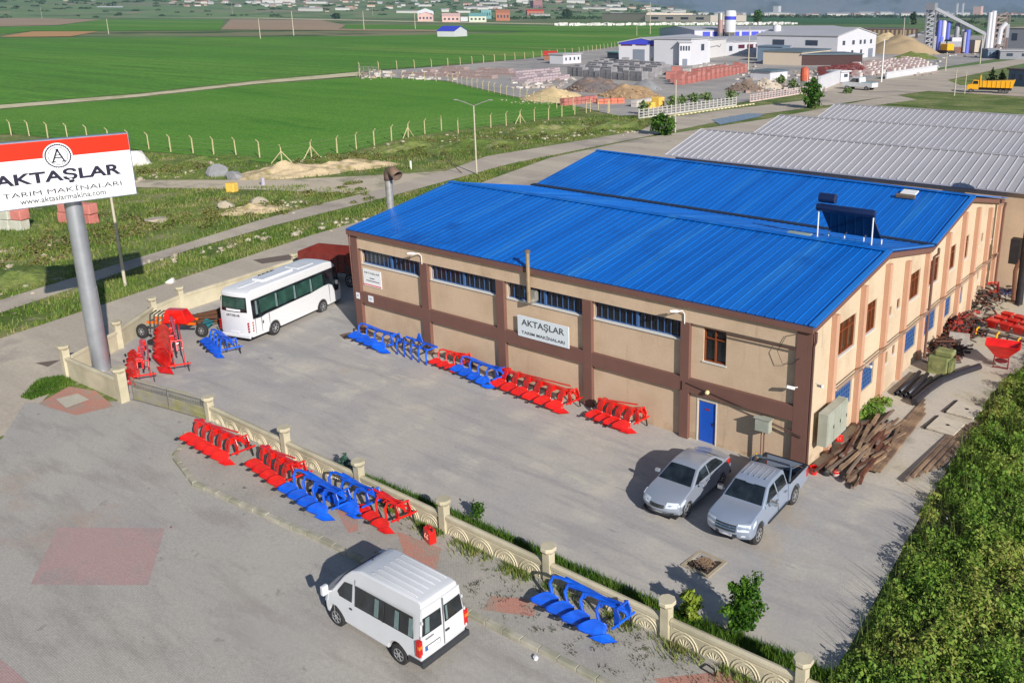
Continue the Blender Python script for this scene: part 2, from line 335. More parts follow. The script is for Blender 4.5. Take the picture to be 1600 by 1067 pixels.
# ================================================================== FACTORY BUILDING
def wallmat(name, c, c2):
    """plaster with cloudy patches, thin rain streaks and splashed dirt at the foot"""
    M = groundmat(name, c, [(c2, .5, .45, .65, 0), (tuple(x*.82 for x in c2[:3])+(1,), 2.6, .60, .74, 1), (tuple(x*1.1 for x in c[:3])+(1,), .22, .5, .7, 0)], rough=.92, bump=.35, bscale=60, bdist=.01, fine=.06, fscale=9, stretch=(0, (1, 1, .10)))
    t = M.node_tree; b = t.nodes['Principled BSDF']; src = nn(t, 'ShaderNodeNewGeometry').outputs['Position']; lk = b.inputs['Base Color'].links[0].from_socket
    sx = nn(t, 'ShaderNodeSeparateXYZ'); t.links.new(src, sx.inputs[0]); n = nn(t, 'ShaderNodeTexNoise'); n.inputs['Scale'].default_value = 1.8; n.inputs['Detail'].default_value = 6; t.links.new(src, n.inputs['Vector'])
    h = nn(t, 'ShaderNodeMath', operation='MULTIPLY_ADD'); h.inputs[1].default_value = 2.4; h.inputs[2].default_value = -.95; t.links.new(n.outputs['Fac'], h.inputs[0])
    d = nn(t, 'ShaderNodeMath', operation='SUBTRACT'); t.links.new(h.outputs[0], d.inputs[0]); t.links.new(sx.outputs['Z'], d.inputs[1])
    mr = nn(t, 'ShaderNodeMapRange'); mr.inputs['From Min'].default_value = 0; mr.inputs['From Max'].default_value = .5; mr.inputs['To Max'].default_value = .7; t.links.new(d.outputs[0], mr.inputs['Value'])
    mx = nn(t, 'ShaderNodeMix', data_type='RGBA'); mx.inputs['B'].default_value = S(160,136,104); t.links.new(lk, mx.inputs['A']); t.links.new(mr.outputs[0], mx.inputs['Factor']); t.links.new(mx.outputs['Result'], b.inputs['Base Color'])
    return M
STUC = wallmat('front_stucco', S(202,177,150), S(190,165,138))
STUC2 = wallmat('side_stucco', S(202,182,156), S(190,168,142))
BROWN = mat('brown_paint', S(114,80,70), .8, var=.07, scale=1.2, bump=.15, bscale=40)
PIL = mat('pilaster_paint', S(196,152,126), .8, var=.06, scale=1.5)
BLUE = groundmat('blue_metal', S(14,104,196), [(S(8,88,174), .9, .45, .68, 1), (S(46,124,196), .5, .55, .72, 1), (S(70,112,150), 1.6, .66, .78, 0), (S(10,84,166), .25, .55, .7, 0)], rough=.42, bump=.12, bscale=3, fine=.07, fscale=5, stretch=(0, (1.6, .07, .07)))
BLUE2 = mat('blue_edge', S(30,118,204), .4, var=.05)
GLASS = mat('dark_glass', S(30,34,38), .18, var=.4, scale=1.2, spec=.8)
BARM = mat('blue_bars', S(62,96,146), .6)
SILL = mat('sill_stone', S(214,212,206), .6, var=.04)
WOOD = mat('brown_frame', S(124,62,30), .5, var=.1)
DOOR = mat('blue_door', S(16,84,190), .4, var=.05)
GALV = mat('galvanised', S(170,168,160), .45, metal=.5, var=.15, scale=4)
BLACK = mat('black_iron', S(38,38,40), .6, var=.2)
WHITE = mat('white_paint', S(228,228,226), .45, var=.03)
GREYB = mat('grey_cabinet', S(168,170,158), .6, var=.07, c2=S(156,160,146))
SHUT = mat('blue_shutter', S(44,104,176), .5, var=.15, scale=5)

def holed(mb, u0, u1, z0f, z1, holes, at, depth):
    """wall face with openings; at(u, z, d) gives the point d metres inside the face"""
    us = sorted({u0, u1} | {h[i] for h in holes for i in (0, 1)}); zs = sorted({z0f, z1} | {h[i] for h in holes for i in (2, 3)})
    for a, b in zip(us[:-1], us[1:]):
        for c, d in zip(zs[:-1], zs[1:]):
            mu, mz = (a+b)/2, (c+d)/2
            if any(h[0] < mu < h[1] and h[2] < mz < h[3] for h in holes): continue
            mb.add([at(a,c,0), at(b,c,0), at(b,d,0), at(a,d,0)], [(0,1,2,3)])
    for h in holes:
        A, B, Cc, D = h
        for (p, q) in (((A,Cc),(B,Cc)), ((B,Cc),(B,D)), ((B,D),(A,D)), ((A,D),(A,Cc))):
            mb.add([at(p[0],p[1],0), at(q[0],q[1],0), at(q[0],q[1],depth), at(p[0],p[1],depth)], [(0,1,2,3)])

fb = thing('factory_building', 'long beige factory hall with brown bands and two bright blue ribbed gable roofs', 'factory')
front = lambda u, z, d: (u, d, z)
side = lambda u, z, d: (-d, u, z)
XL = -27.5
ribbons = [(-26.85,-21.95,4.56,5.36), (-21.3,-16.5,4.56,5.36), (-15.9,-11.1,4.56,5.36), (-10.55,-5.75,4.56,5.36)]
brw = (-4.76,-3.67,3.8,5.3); door = (-4.94,-4.07,.02,1.95)
mb = MB(); holed(mb, XL, 0, -.6, 6.2, ribbons + [brw, door], front, .22)
mb.build('front_wall', STUC, fb)
up = [(2.88,4.88,4.05,5.55), (6.05,7.4,4.1,5.55), (11.9,13.6,4.1,5.52), (15.2,16.85,4.1,5.5), (18.75,19.95,4.1,5.5), (21.6,22.6,4.1,5.5), (27.2,28.2,4.1,5.5)]
lo = [(3.0,4.95,1.35,2.5), (6.1,7.65,1.3,2.46), (11.8,13.8,1.3,2.5), (15.2,17.1,1.3,2.55), (18.35,20.0,1.3,2.5), (21.25,22.45,1.3,2.4)]
sm = [(9.15,9.55,4.15,4.6), (10.3,10.7,4.2,4.7), (9.2,9.55,1.7,2.3), (10.2,10.55,1.85,2.35), (24.6,24.95,4.3,4.8), (25.6,25.95,4.4,4.95), (24.6,24.9,1.9,2.5), (25.6,25.9,1.95,2.5)]
mb = MB(); holed(mb, 0, 29.3, -.6, 6.2, up + lo + sm, side, .2)
for tri in (((0,6.2),(14.5,6.2),(14.5,6.28),(7.94,7.4),(0,6.25)), ((14.5,6.2),(29.3,6.2),(29.3,6.3),(21.7,7.68),(14.5,6.28))):
    mb.add([(0, u, z) for u, z in tri], [tuple(range(len(tri)))])
mb.build('side_wall', STUC2, fb)
mb = MB(); mb.add([(XL,0,-.6),(XL,29.3,-.6),(XL,29.3,6.3),(XL,21.7,7.6),(XL,14.5,6.3),(XL,8,7.4),(XL,0,6.2)], [tuple(range(7))])
mb.add([(XL,29.28,-.6),(0,29.28,-.6),(0,29.28,6.3),(XL,29.28,6.3)], [(0,1,2,3)]); mb.build('back_wall', STUC, fb)
mb = MB(); mb.box(XL+.05,-.03,-.16,-.003,5.42,6.15); mb.build('top_beam', STUC, fb)
mb = MB()
cols_ = [(-27.5,-26.95), (-21.95,-21.4), (-16.52,-16.0), (-11.12,-10.6), (-5.8,-5.35), (-.46,-.003)]
for i, (a, b) in enumerate(cols_): MB().box(a, b, -.2, -.004, -.5, 5.419 if 0 < i < 5 else 6.15).build('front_column', BROWN, fb, bev=.01)
for (a, b), (c, d) in zip(cols_[:-1], cols_[1:]):
    MB().box(b, c, -.196, -.004, 2.25, 2.9).build('brown_band', BROWN, fb, bev=.01)
MB().box(-.003, .2, -.2, .12, -.5, 6.15).build('corner_column', BROWN, fb, bev=.01)
# fascia and gutter
mb = MB(); mb.box(XL-.12, .26, -.34, -.2, 6.15, 6.42)
mb.box(XL-.12, .26, -.2, .02, 6.15, 6.2); mb.build('fascia', BROWN, fb, bev=.01)
def gableline(y):
    P_ = [(-.3,6.42),(7.94,7.64),(14.5,6.5),(21.7,7.92),(29.4,6.5)]
    for (a, za), (b, zb) in zip(P_[:-1], P_[1:]):
        if a <= y <= b: return za + (zb-za)*(y-a)/(b-a)
    return 6.4
mb = MB()
for a, b in ((-.198,7.94),(7.94,14.5),(14.5,21.7),(21.7,29.5)):
    za, zb = gableline(max(a,-.3)), gableline(min(b,29.4))
    mb.slab([(.0,a,za-.3),(.0,b,zb-.3),(.0,b,zb-.02),(.0,a,za-.02)], (.27,0,0))
mb.build('gable_trim', BROWN, fb)
# side pilasters
for y in (2.3, 5.4, 8.4, 11.2, 17.9, 20.9, 23.8, 26.8):
    MB().box(.004, .24, y-.16, y+.16, -.2, gableline(y)-.62).build('pilaster', PIL, fb, bev=.01)
MB().box(.004, .22, 29.0, 29.3, -.2, 6.1).build('pilaster', PIL, fb, bev=.01)
MB().box(.004, .22, 14.25, 14.55, -.2, 6.15).build('pilaster', PIL, fb, bev=.01)
# pipes along the side wall
mb = MB(); mb.tube((.32,2.4,2.95),(.32,29.2,2.98),.035); mb.tube((.30,2.4,2.80),(.30,29.2,2.84),.02); mb.build('wall_pipe', mat('pipe_brown', S(150,124,108), .6), fb, smooth=True)
MB().path([(.5,14.75,6.4),(.5,14.75,6.1),(.3,14.75,5.9),(.3,14.75,.3)], .07).build('drainpipe', BROWN, fb, smooth=True)
MB().path([(.4,29.35,6.3),(.32,29.35,5.9),(.32,29.35,.4)], .08).build('drainpipe', BROWN, fb, smooth=True)
MB().path([(.34,-.18,6.2),(.34,-.18,5.8),(.26,-.16,5.6),(.26,-.16,-.2)], .05).build('drainpipe', mat('dark_brown', S(92,64,56), .6), fb, smooth=True)
MB().path([(-27.62,-.18,6.3),(-27.62,-.18,5.9),(-27.58,-.1,.2)], .04).build('drainpipe', BROWN, fb, smooth=True)
# ribbed roofs
def roofplane(name, A, B, Cc, D, m_, step=.42, rib=.022):
    """A-B eave left to right, D-C ridge left to right"""
    A, B, Cc, D = map(Vector, (A, B, Cc, D)); mb = MB(); n = round((B-A).length/step)
    nrm = (B-A).cross(D-A).normalized()
    if nrm.z < 0: nrm = -nrm
    prof = []
    for i in range(n):
        prof += [(i/n, 0), ((i+.80)/n, 0), ((i+.86)/n, rib), ((i+.94)/n, rib)]
    prof.append((1, 0)); vs = []
    for t, h in prof: vs += [A.lerp(B, t) + nrm*h, D.lerp(Cc, t) + nrm*h]
    fs = [(2*i, 2*i+2, 2*i+3, 2*i+1) for i in range(len(prof)-1)]
    mb.add(vs, fs); mb.add([A-nrm*.06, B-nrm*.06, Cc-nrm*.06, D-nrm*.06], [(3,2,1,0)])
    return mb
RL1, RL2 = (-28.4,8.5,7.72), (-27.9,23.2,7.98)
rf = roofplane('', (-27.65,-.36,6.46), (.34,-.36,6.46), (.34,7.94,7.68), RL1, BLUE)
r1 = rf.build('roof_slope', BLUE, fb)
roofplane('', (-27.7,15.3,6.5), (.34,14.5,6.53), (.34,7.94,7.68), RL1, BLUE).build('roof_slope', BLUE2 if 0 else BLUE, fb)
roofplane('', (-27.7,15.6,6.5), (.34,14.55,6.54), (.34,21.7,7.96), RL2, BLUE).build('roof_slope', BLUE, fb)
roofplane('', (-27.7,29.5,6.5), (.34,29.5,6.54), (.34,21.7,7.96), RL2, BLUE).build('roof_slope', BLUE, fb)
mb = MB()
for (L_, R_) in ((RL1, (.36,7.94,7.70)), (RL2, (.36,21.7,7.98))):
    L_, R_ = Vector(L_), Vector(R_); f = Vector((0,.28,-.045)); g_ = Vector((0,-.28,-.045)); z = Vector((0,0,.05))
    mb.add([L_+g_+z, R_+g_+z, R_+z*1.3, L_+z*1.3, L_+f+z, R_+f+z], [(0,1,2,3),(3,2,5,4)])
mb.build('ridge_cap', BLUE, fb)
mb = MB()
for a, b in (((.1,-.38,6.47),(.1,7.94,7.70)), ((.1,7.94,7.70),(.1,14.5,6.55)), ((.1,14.55,6.55),(.1,21.7,7.98)), ((.1,21.7,7.98),(.1,29.5,6.55))):
    mb.slab([a, b, (b[0]+.26,b[1],b[2]), (a[0]+.26,a[1],a[2])], (0,0,.06))
mb.build('verge_flashing', BLUE2, fb)
MB().slab([(-27.7,15.25,6.52),(.4,14.38,6.54),(.4,14.72,6.54),(-27.7,15.7,6.52)], (0,0,.09)).build('valley_gutter', mat('dark_gutter', S(30,44,66), .7), fb)
# windows
def ribbon(h):
    a, b, c, d = h
    fr = MB(); y = .12
    fr.box(a+.01,b-.01,y-.03,y+.03,c+.01,c+.06); fr.box(a+.01,b-.01,y-.03,y+.03,d-.06,d-.01)
    n = 14
    for i in range(n+1):
        x = a+.02+(b-a-.04)*i/n; fr.box(x-.012,x+.012,y-.05,y-.025,c+.06,d-.06)
    x = (a+b)/2-.05; fr.box(x-.06,x+.06,y-.07,y+.02,c+.06,d-.06)
    f = fr.build('ribbon_window', BARM, fb)
    MB().box(a+.01,b-.01,.16,.19,c+.03,d-.03).build('pane', GLASS, f)
    MB().box(a-.03,b+.03,-.07,.1,c-.05,c+.012).build('sill', SILL, f)
for h in ribbons: ribbon(h)
def frame_window(h, at, fm, pm, name='window', bars=None, sill=True, split=(.5,), cross=(.7,)):
    a, b, c, d = h
    def bx(mb, u0, u1, z0, z1, d0, d1):
        p = at(u0,z0,d0); q = at(u1,z1,d1)
        mb.box(min(p[0],q[0]),max(p[0],q[0]),min(p[1],q[1]),max(p[1],q[1]),z0,z1)
    fr = MB(); t = .06
    bx(fr,a+.004,b-.004,c+.004,c+t,.06,.14); bx(fr,a+.004,b-.004,d-t,d-.004,.06,.14); bx(fr,a+.004,a+t,c+t,d-t,.06,.14); bx(fr,b-t,b-.004,c+t,d-t,.06,.14)
    for s_ in split: x = a+(b-a)*s_; bx(fr,x-.03,x+.03,c+t,d-t,.055,.14)
    for s_ in cross: z = c+(d-c)*s_; bx(fr,a+t,b-t,z-.025,z+.025,.058,.138)
    f = fr.build(name, fm, fb)
    g_ = MB(); bx(g_,a+.01,b-.01,c+.01,d-.01,.15,.17); g_.build('pane', pm, f)
    if sill: s_ = MB(); bx(s_,a-.04,b+.04,c-.04,c+.003,-.05,.1); s_.build('sill', SILL, f)
frame_window(brw, front, WOOD, GLASS)
for h in up: frame_window(h, side, WOOD, mat('brown_glass', S(80,60,44), .15, var=.4, scale=1.5), split=(.33,.66) if h[1]-h[0] > 1.3 else (.5,))
for h in lo: frame_window(h, side, BARM, SHUT, name='shutter_window', split=[i/7 for i in range(1,7)], cross=[.2,.4,.6,.8], sill=False)
for h in sm: frame_window(h, side, WOOD, GLASS, name='small_window', split=(), cross=())
# door
dm = MB(); dm.box(door[0]+.03,door[1]-.03,.05,.1,.02,1.93); dd = dm.build('door', DOOR, fb, bev=.01)
MB().box(door[1]-.14,door[1]-.1,.0,.05,.9,1.05).build('handle', BLACK, dd)
MB().box(-4.62,-4.4,.03,.048,1.55,1.63).build('door_plate', mat('dull_red', S(150,40,70), .6), dd)
mb = MB(); mb.box(door[0]-.06,door[0]-.002,-.02,.1,0,2.0); mb.box(door[1]+.002,door[1]+.05,-.02,.1,0,2.0); mb.box(door[0]-.06,door[1]+.05,-.02,.1,2.0,2.05); mb.build('door_frame', SILL, fb)
# conduits on the front wall
CDK = mat('conduit_dark', S(84,60,54), .7)
for p_, r_ in (([(-5.4,-.24,2.72),(-1.75,-.24,2.16)],.025), ([(-5.62,-.24,2.75),(-5.62,-.24,2.35),(-5.75,-.24,2.3)],.025), ([(-1.3,-.24,1.95),(-.02,-.24,1.72)],.03), ([(-1.3,-.24,1.88),(-.02,-.24,1.65)],.02), ([(-3.6,-.18,5.28),(-.46,-.18,5.30)],.035)): MB().path(p_, r_, 6).build('conduit', CDK, fb)
MB().path([(-.5,-.21,5.95),(-.9,-.22,5.8),(-1.25,-.22,5.1),(-1.0,-.22,4.6),(-.6,-.22,4.7),(-.3,-.22,5.0)], .012, 5).build('loose_cable', BLACK, fb)

# lamps hung on the front wall
def wall_lamp(x, lab):
    t = thing('wall_lamp', lab, 'lamp', (x, -.2, 5.35), 0, 'white gooseneck lamps on the front wall')
    MB().path([(0,0,0),(0,-.02,.45),(-.04,-.12,.6),(-.14,-.35,.62)], .025, 8).build('bracket', WHITE, t, smooth=True)
    MB().lathe((0,0,0), [(.03,-.02),(.10,0),(.12,.15),(.09,.34),(.04,.42)], 12, 'y').build('lamp_head', WHITE, t, smooth=True)
    h = t.children[-1]; h.location = (-.15,-.32,.62); h.rotation_euler = (R(170), R(8), R(-25)); h.scale = (1,1,.55)
wall_lamp(-21.72, 'white gooseneck lamp over the first inner column by the bus end of the front wall')
wall_lamp(-5.6, 'white gooseneck lamp on the column beside the brown framed window')
t = thing('globe_lamp', 'small round cream lamp above the blue door', 'lamp', (-4.35,-.2,2.55)); MB().lathe((0,0,0), [(.02,.0),(.07,-.02),(.1,-.08),(.1,-.14),(.05,-.2)], 14, 'y').build('globe', mat('cream', S(220,205,150), .4), t, smooth=True); MB().box(-.06,.06,-.01,.0,-.06,.06).build('mount', BROWN, t)
def camera_box(loc, rz, lab):
    t = thing('security_camera', lab, 'camera', loc, rz)
    MB().cbox((0,-.28,0), (.11,.34,.11), Matrix.Rotation(R(-12), 3, 'X')).build('housing', WHITE, t, bev=.02)
    MB().tube((0,0,.02),(0,-.2,.0),.02).build('bracket', WHITE, t)
camera_box((-.3,-.2,3.75), R(-60), 'white security camera on the brown corner column facing the yard')
camera_box((.2,.4,3.85), R(60), 'small white security camera just round the corner on the side wall')
camera_box((.25,5.6,2.95), R(70), 'long white camera sticking out between the first two blue side windows')

# flue on the front wall
t = thing('wall_flue', 'thin tan metal flue pipe rising past the eave over the third ribbon window', 'flue', (-14.15,-.42,4.75))
mb = MB(); [mb.tube((0,0,z),(0,0,z+.5),.1,.095) for z in np.arange(0,2.3,.5)]; mb.build('pipe', mat('tan_metal', S(172,150,120), .5, metal=.4, var=.2), t, smooth=True)
MB().lathe((0,0,2.45), [(.14,0),(.15,.06),(.05,.14)], 14).build('cap', mat('tan_dark', S(120,104,90), .6), t, smooth=True)
MB().path([(0,0,.06),(0,.2,.0),(0,.5,0)], .11, 12).build('elbow', GALV, t, smooth=True)
MB().box(-.16,.16,.24,.5,.0,.5).build('blanking_plate', GALV, t)
# tall flue behind the roof edge
t = thing('exhaust_duct', 'tall silver exhaust duct with a bent rusty hood at the far end of the building', 'duct', (-28.15,3.35,gz(-28,3)))
mb = MB(); [mb.tube((0,0,z),(0,0,z+.95),.22,.215,n=20) for z in np.arange(0,8,.96)]; mb.build('duct_pipe', GALV, t, smooth=True)
MB().path([(0,0,8.1),(0,0,8.4),(.15,-.02,8.65),(.45,-.05,8.72),(.95,-.1,8.45)], [.24,.24,.25,.26,.3], 16, cap=False).build('hood', mat('rusty_hood', S(120,98,80), .7, c2=S(88,70,60)), t, smooth=True, solid=.03)

# electrical boxes
t = thing('meter_box', 'grey metal meter box on a post against the front wall behind the pickup', 'electrical box', (-1.65,-.3,0))
mb = MB(); mb.box(-.33,.33,-.2,.1,1.55,2.12); mb.build('case', GREYB, t, bev=.015); MB().box(-.3,.3,-.215,-.202,1.58,2.09).build('door', GREYB, t, bev=.004); MB().box(-.38,.38,-.25,.12,2.121,2.15).build('hood', GREYB, t)
MB().tube((.06,-.05,0),(.06,-.05,1.54),.03).build('conduit', BROWN, t); MB().tube((-.08,-.03,0),(-.08,-.03,1.54),.025).build('conduit', BROWN, t)
t = thing('electrical_cabinet', 'large pale grey wall cabinet with three doors round the corner above the timber pile', 'electrical cabinet', (.25,.75,1.0))
MB().box(0,.42,0,2.1,0,1.45).build('case', GREYB, t, bev=.015)
for i in range(3): d_ = MB().box(.421,.44,.03+i*.69,.68+i*.69,.05,1.4).build('door', GREYB, t, bev=.006); MB().box(.44,.46,.58+i*.69,.62+i*.69,.65,.8).build('handle', BLACK, d_)

# solar heater on the roof
def roofz(y): return 6.46+(7.68-6.46)*(y+.36)/8.3 if y < 7.94 else (7.68-(7.68-6.53)*(y-7.94)/6.56 if y < 14.5 else 6.54+(7.96-6.54)*(y-14.5)/7.2)
t = thing('solar_heater', 'solar water heater with dark sloping collector and white legs on the nearer blue roof', 'solar heater', (-2.6,10.1,7.3))
cp = MB(); cp.slab([(-1.25,.75,.12),(1.35,.75,.12),(1.35,-.55,1.45),(-1.25,-.55,1.45)], (0,.03,.06)); cp.build('collector', mat('collector_glass', S(22,34,62), .15, var=.2, spec=.8), t)
for a, b in (((-1.35,-.65,1.5),(-1.35,-.65,-.0)), ((1.4,-.65,1.5),(1.4,-.65,-.0)), ((-1.35,.75,.1),(-1.35,.75,-.2)), ((1.4,.75,.1),(1.4,.75,-.2)), ((-.5,.75,.1),(-.5,.75,-.2)), ((.5,.75,.1),(.5,.75,-.2))): MB().tube(a, b, .035, n=8).build('leg', WHITE, t, smooth=True)
MB().lathe((0,-.62,1.62), [(.05,-1.5),(.17,-1.46),(.19,-1.4),(.19,1.4),(.17,1.46),(.05,1.5)], 16, 'x').build('tank', mat('navy_tank', S(24,40,78), .3, var=.1), t, smooth=True)
MB().lathe((-.95,-.6,2.1), [(.05,-.42),(.24,-.4),(.24,.4),(.05,.42)], 16, 'x').build('feed_tank', mat('navy_tank', S(24,40,78), .3), t, smooth=True)
t = thing('roof_hatch', 'white skylight hatch lying on the farther blue roof', 'hatch', (-3.2,20.7,roofz(20.7)+.05)); t.rotation_euler = (math.atan2(1.42,7.2), 0, 0)
MB().box(-.45,.45,-.3,.5,.02,.12).build('lid', WHITE, t, bev=.02); MB().box(-.55,.55,-.62,-.35,0,.16).build('rubble_edge', mat('rubble_dark', S(110,96,80), .9), t); 
t = thing('roof_tray', 'flat pale metal tray lying near the ridge beside the solar heater', 'tray', (-4.7,9.0,roofz(9.0)+.03)); MB().box(-.6,.6,-.15,.2,.04,.09).build('sheet', mat('tray_metal', S(150,166,158), .6, var=.25), t)

# ------------------------------------------------------------------ lettering
def put(o, parent, org, right, up, name, mat_):
    r_ = Vector(right).normalized(); u_ = Vector(up).normalized(); n_ = r_.cross(u_)
    M = Matrix.Identity(4)
    for i in range(3): M[i][0], M[i][1], M[i][2], M[i][3] = r_[i], u_[i], n_[i], org[i]
    o.matrix_local = M
def text(name, body, parent, org, right, up, width, height, m_, align='CENTER', offset=0, ext=.004):
    cu = bpy.data.curves.new(name, 'FONT'); cu.body = body; cu.size = 1; cu.offset = offset; cu.extrude = ext/max(height,.05); cu.resolution_u = 3
    to = bpy.data.objects.new(name, cu); col.objects.link(to); bpy.context.view_layer.update()
    me = bpy.data.meshes.new_from_object(to.evaluated_get(bpy.context.evaluated_depsgraph_get()))
    bpy.data.objects.remove(to); bpy.data.curves.remove(cu)
    n = len(me.vertices); co = np.empty(n*3, np.float32); me.vertices.foreach_get('co', co); co = co.reshape(-1,3)
    lo_, hi_ = co.min(0), co.max(0); co[:,0] = (co[:,0]-(lo_[0]+hi_[0])/2) * width/(hi_[0]-lo_[0]); co[:,1] = (co[:,1]-lo_[1]) * height/(hi_[1]-lo_[1]); co[:,2] *= max(height,.05)
    me.vertices.foreach_set('co', co.ravel()); me.update(); me.materials.clear(); me.materials.append(m_)
    o = bpy.data.objects.new(name, me); col.objects.link(o); o.parent = parent
    put(o, parent, org, right, up, name, m_); return o
INK = mat('dark_ink', S(30,26,52), .5, var=.02); INKG = mat('grey_ink', S(74,80,84), .5, var=.02)
SIGNW = mat('sign_white', S(236,236,238), .35, var=.015, scale=.5); SIGNR = mat('sign_red', S(236,44,14), .4, var=.02)
# name board on the front wall
t = thing('name_board', 'white name board with grey lettering fixed at the middle of the front wall', 'sign', (-13.5,-.24,2.82))
MB().box(-1.6,1.6,0,.05,0,1.08).build('board', mat('board_white', S(214,222,228), .5, var=.03), t, bev=.01)
text('lettering', 'AKTAŞLAR', t, (0,-.006,.52), (1,0,0), (0,0,1), 2.66, .42, INKG, offset=.012)
text('lettering', 'TARIM MAKİNALARI', t, (0,-.006,.17), (1,0,0), (0,0,1), 2.7, .2, INKG, offset=.01)
# small banner by the left corner
t = thing('company_notice', 'small white notice with red bottom line near the bus end of the front wall', 'sign', (-26.05,-.05,3.3))
MB().box(-.75,.75,0,.03,0,.98).build('board', SIGNW, t); MB().box(-.75,.75,-.008,-.001,.05,.1).build('red_line', SIGNR, t)
text('lettering', 'AKTAŞLAR', t, (0,-.006,.7), (1,0,0), (0,0,1), 1.3, .13, INKG)
MB().box(-.2,.2,-.006,-.001,.45,.5).build('caption_line', INKG, t); MB().box(-.5,.6,-.006,-.001,.3,.345).build('caption_line', INKG, t)
for x, s_, lab in ((-26.1,.42,'white paper notice stuck on the brown band near the bus'), (-27.2,.3,'small cream number plate on the left corner column')):
    t = thing('wall_notice', lab, 'notice', (x,-.215,2.45)); MB().box(-s_/2,s_/2,0,.012,0,.36).build('sheet', SIGNW, t); MB().box(-s_*.25,s_*.25,-.006,-.001,.14,.24).build('printed_mark', mat('pale_mark', S(170,176,196), .6), t)

# ================================================================== GREY ROOFED HALLS BEHIND
GREYR = mat('grey_roof_metal', S(170,168,172), .55, metal=.05, var=.08, scale=.4)
WRIB = mat('white_rib', S(196,194,200), .5, var=.02)
ht = thing('grey_roofed_halls', 'row of three adjoining halls with grey corrugated roofs and white ribs behind the blue roofs', 'factory hall')
X0, X1 = -25.3, 24
for k, (y0, yr, y1) in enumerate(((29.6,35.2,42.2), (42.2,49.0,56.0), (56.0,62.6,70))):
    for (a, b) in (((y0,7.0),(yr,8.5)), ((y1,7.0),(yr,8.5))):
        n = 84; mb = MB(); rb = MB(); xl = X0 - (.0 if k else .6)
        mb.slab([(xl,a[0],a[1]),(X1,a[0],a[1]),(X1,b[0],b[1]),(xl,b[0],b[1])], (0,0,-.08)); mb.build('roof_sheet', GREYR, ht)
        for i in range(n+1):
            x = xl+(X1-xl)*i/n; rb.bar((x,a[0],a[1]+.03),(x,b[0],b[1]+.03),.06,.04)
        rb.build('roof_ribs', WRIB, ht)
    MB().bar((X0,yr,8.53),(X1,yr,8.53),.35,.06).build('ridge_cap', GREYR, ht)
mb = MB(); mb.box(X0+.2,X1-.2,29.9,69.8,-.2,6.95)
for (y0, yr, y1) in ((29.9,35.2,42.2), (42.2,49.0,56.0), (56.0,62.6,69.8)):
    mb.slab([(X0+.2,y0,6.95),(X0+.2,y1,6.95),(X0+.2,yr,8.4)], (.3,0,0))
mb.build('wall', STUC, ht)
hr = thing('beige_house', 'beige rendered building with an orange timber gate at the right edge of the photo', 'house', (2.6,26.5,gz(2,26)))
mb = MB(); holed(mb, 0, 14, -.3, 8.2, [(.7,1.9,4.3,5.6)], lambda u,z,d: (u*.45+0+d*.0, u*.0+4+d, z), .2)
mb.box(0,9,4.25,14,-.3,8.2); mb.build('wall', STUC2, hr); MB().box(.35,.82,4.14,4.2,4.3,5.6).build('window', GLASS, hr)
mb = MB(); mb.slab([(-.3,3.5,3.6),(8,3.5,3.6),(8,4,4.3),(-.3,4,4.3)], (0,0,-.08)); mb.build('porch_roof', GREYR, hr)
mb = MB(); mb.box(-.1,7,3.6,3.7,0,3.3); mb.build('timber_gate', mat('orange_wood', S(176,92,40), .6, var=.2, scale=3), hr)
t = thing('black_chimney', 'tall black metal chimney with a wide cap at the right edge beside the beige building', 'chimney', (2.25,27.5,gz(2,27)))
mb = MB(); [mb.tube((0,0,z),(0,0,z+1.2),.24,.23,n=16) for z in np.arange(0,8.6,1.2)]; mb.build('flue_pipe', mat('sooty_metal', S(52,50,54), .5, metal=.4, var=.3), t, smooth=True)
MB().lathe((0,0,8.5), [(.24,0),(.25,.5),(.36,.6),(.38,1.0),(.3,1.0)], 16).build('cap', BLACK, t, smooth=True); MB().box(-.9,-.3,-.2,.5,2.6,4.2).build('side_unit', mat('sooty_metal', S(52,50,54), .5), t, bev=.04)
MB().path([(-.3,-.2,.3),(-.4,-.2,2.2),(-.25,0,3)], .13).build('side_pipe', mat('rusty', S(110,72,52), .8), t)

# ================================================================== BILLBOARD
bt = thing('billboard', 'tall red and white company billboard on a thick silver pole at the yard corner', 'billboard', (-34.35,-11.15,gz(-34,-11)))
MB().lathe((0,0,0), [(.42,0),(.42,4.5),(.40,4.52),(.39,9.3)], 24).build('pole', mat('pole_steel', S(176,180,186), .38, metal=.6, var=.1, scale=2), bt, smooth=True)
MB().box(-.5,.5,-.5,.5,0,.06).build('base_plate', GALV, bt)
bd = Vector((.9,6.05,0)).normalized(); bn = Vector((bd.y,-bd.x,0)); ang = math.atan2(bd.y, bd.x)
zb = 9.12 - gz(-34,-11); HB, WB_ = 3.1, 6.1
be = bpy.data.objects.new('sign_box', None)
M3 = Matrix.Rotation(ang, 3, 'Z'); ctr = Vector((.1,.0,zb+HB/2))
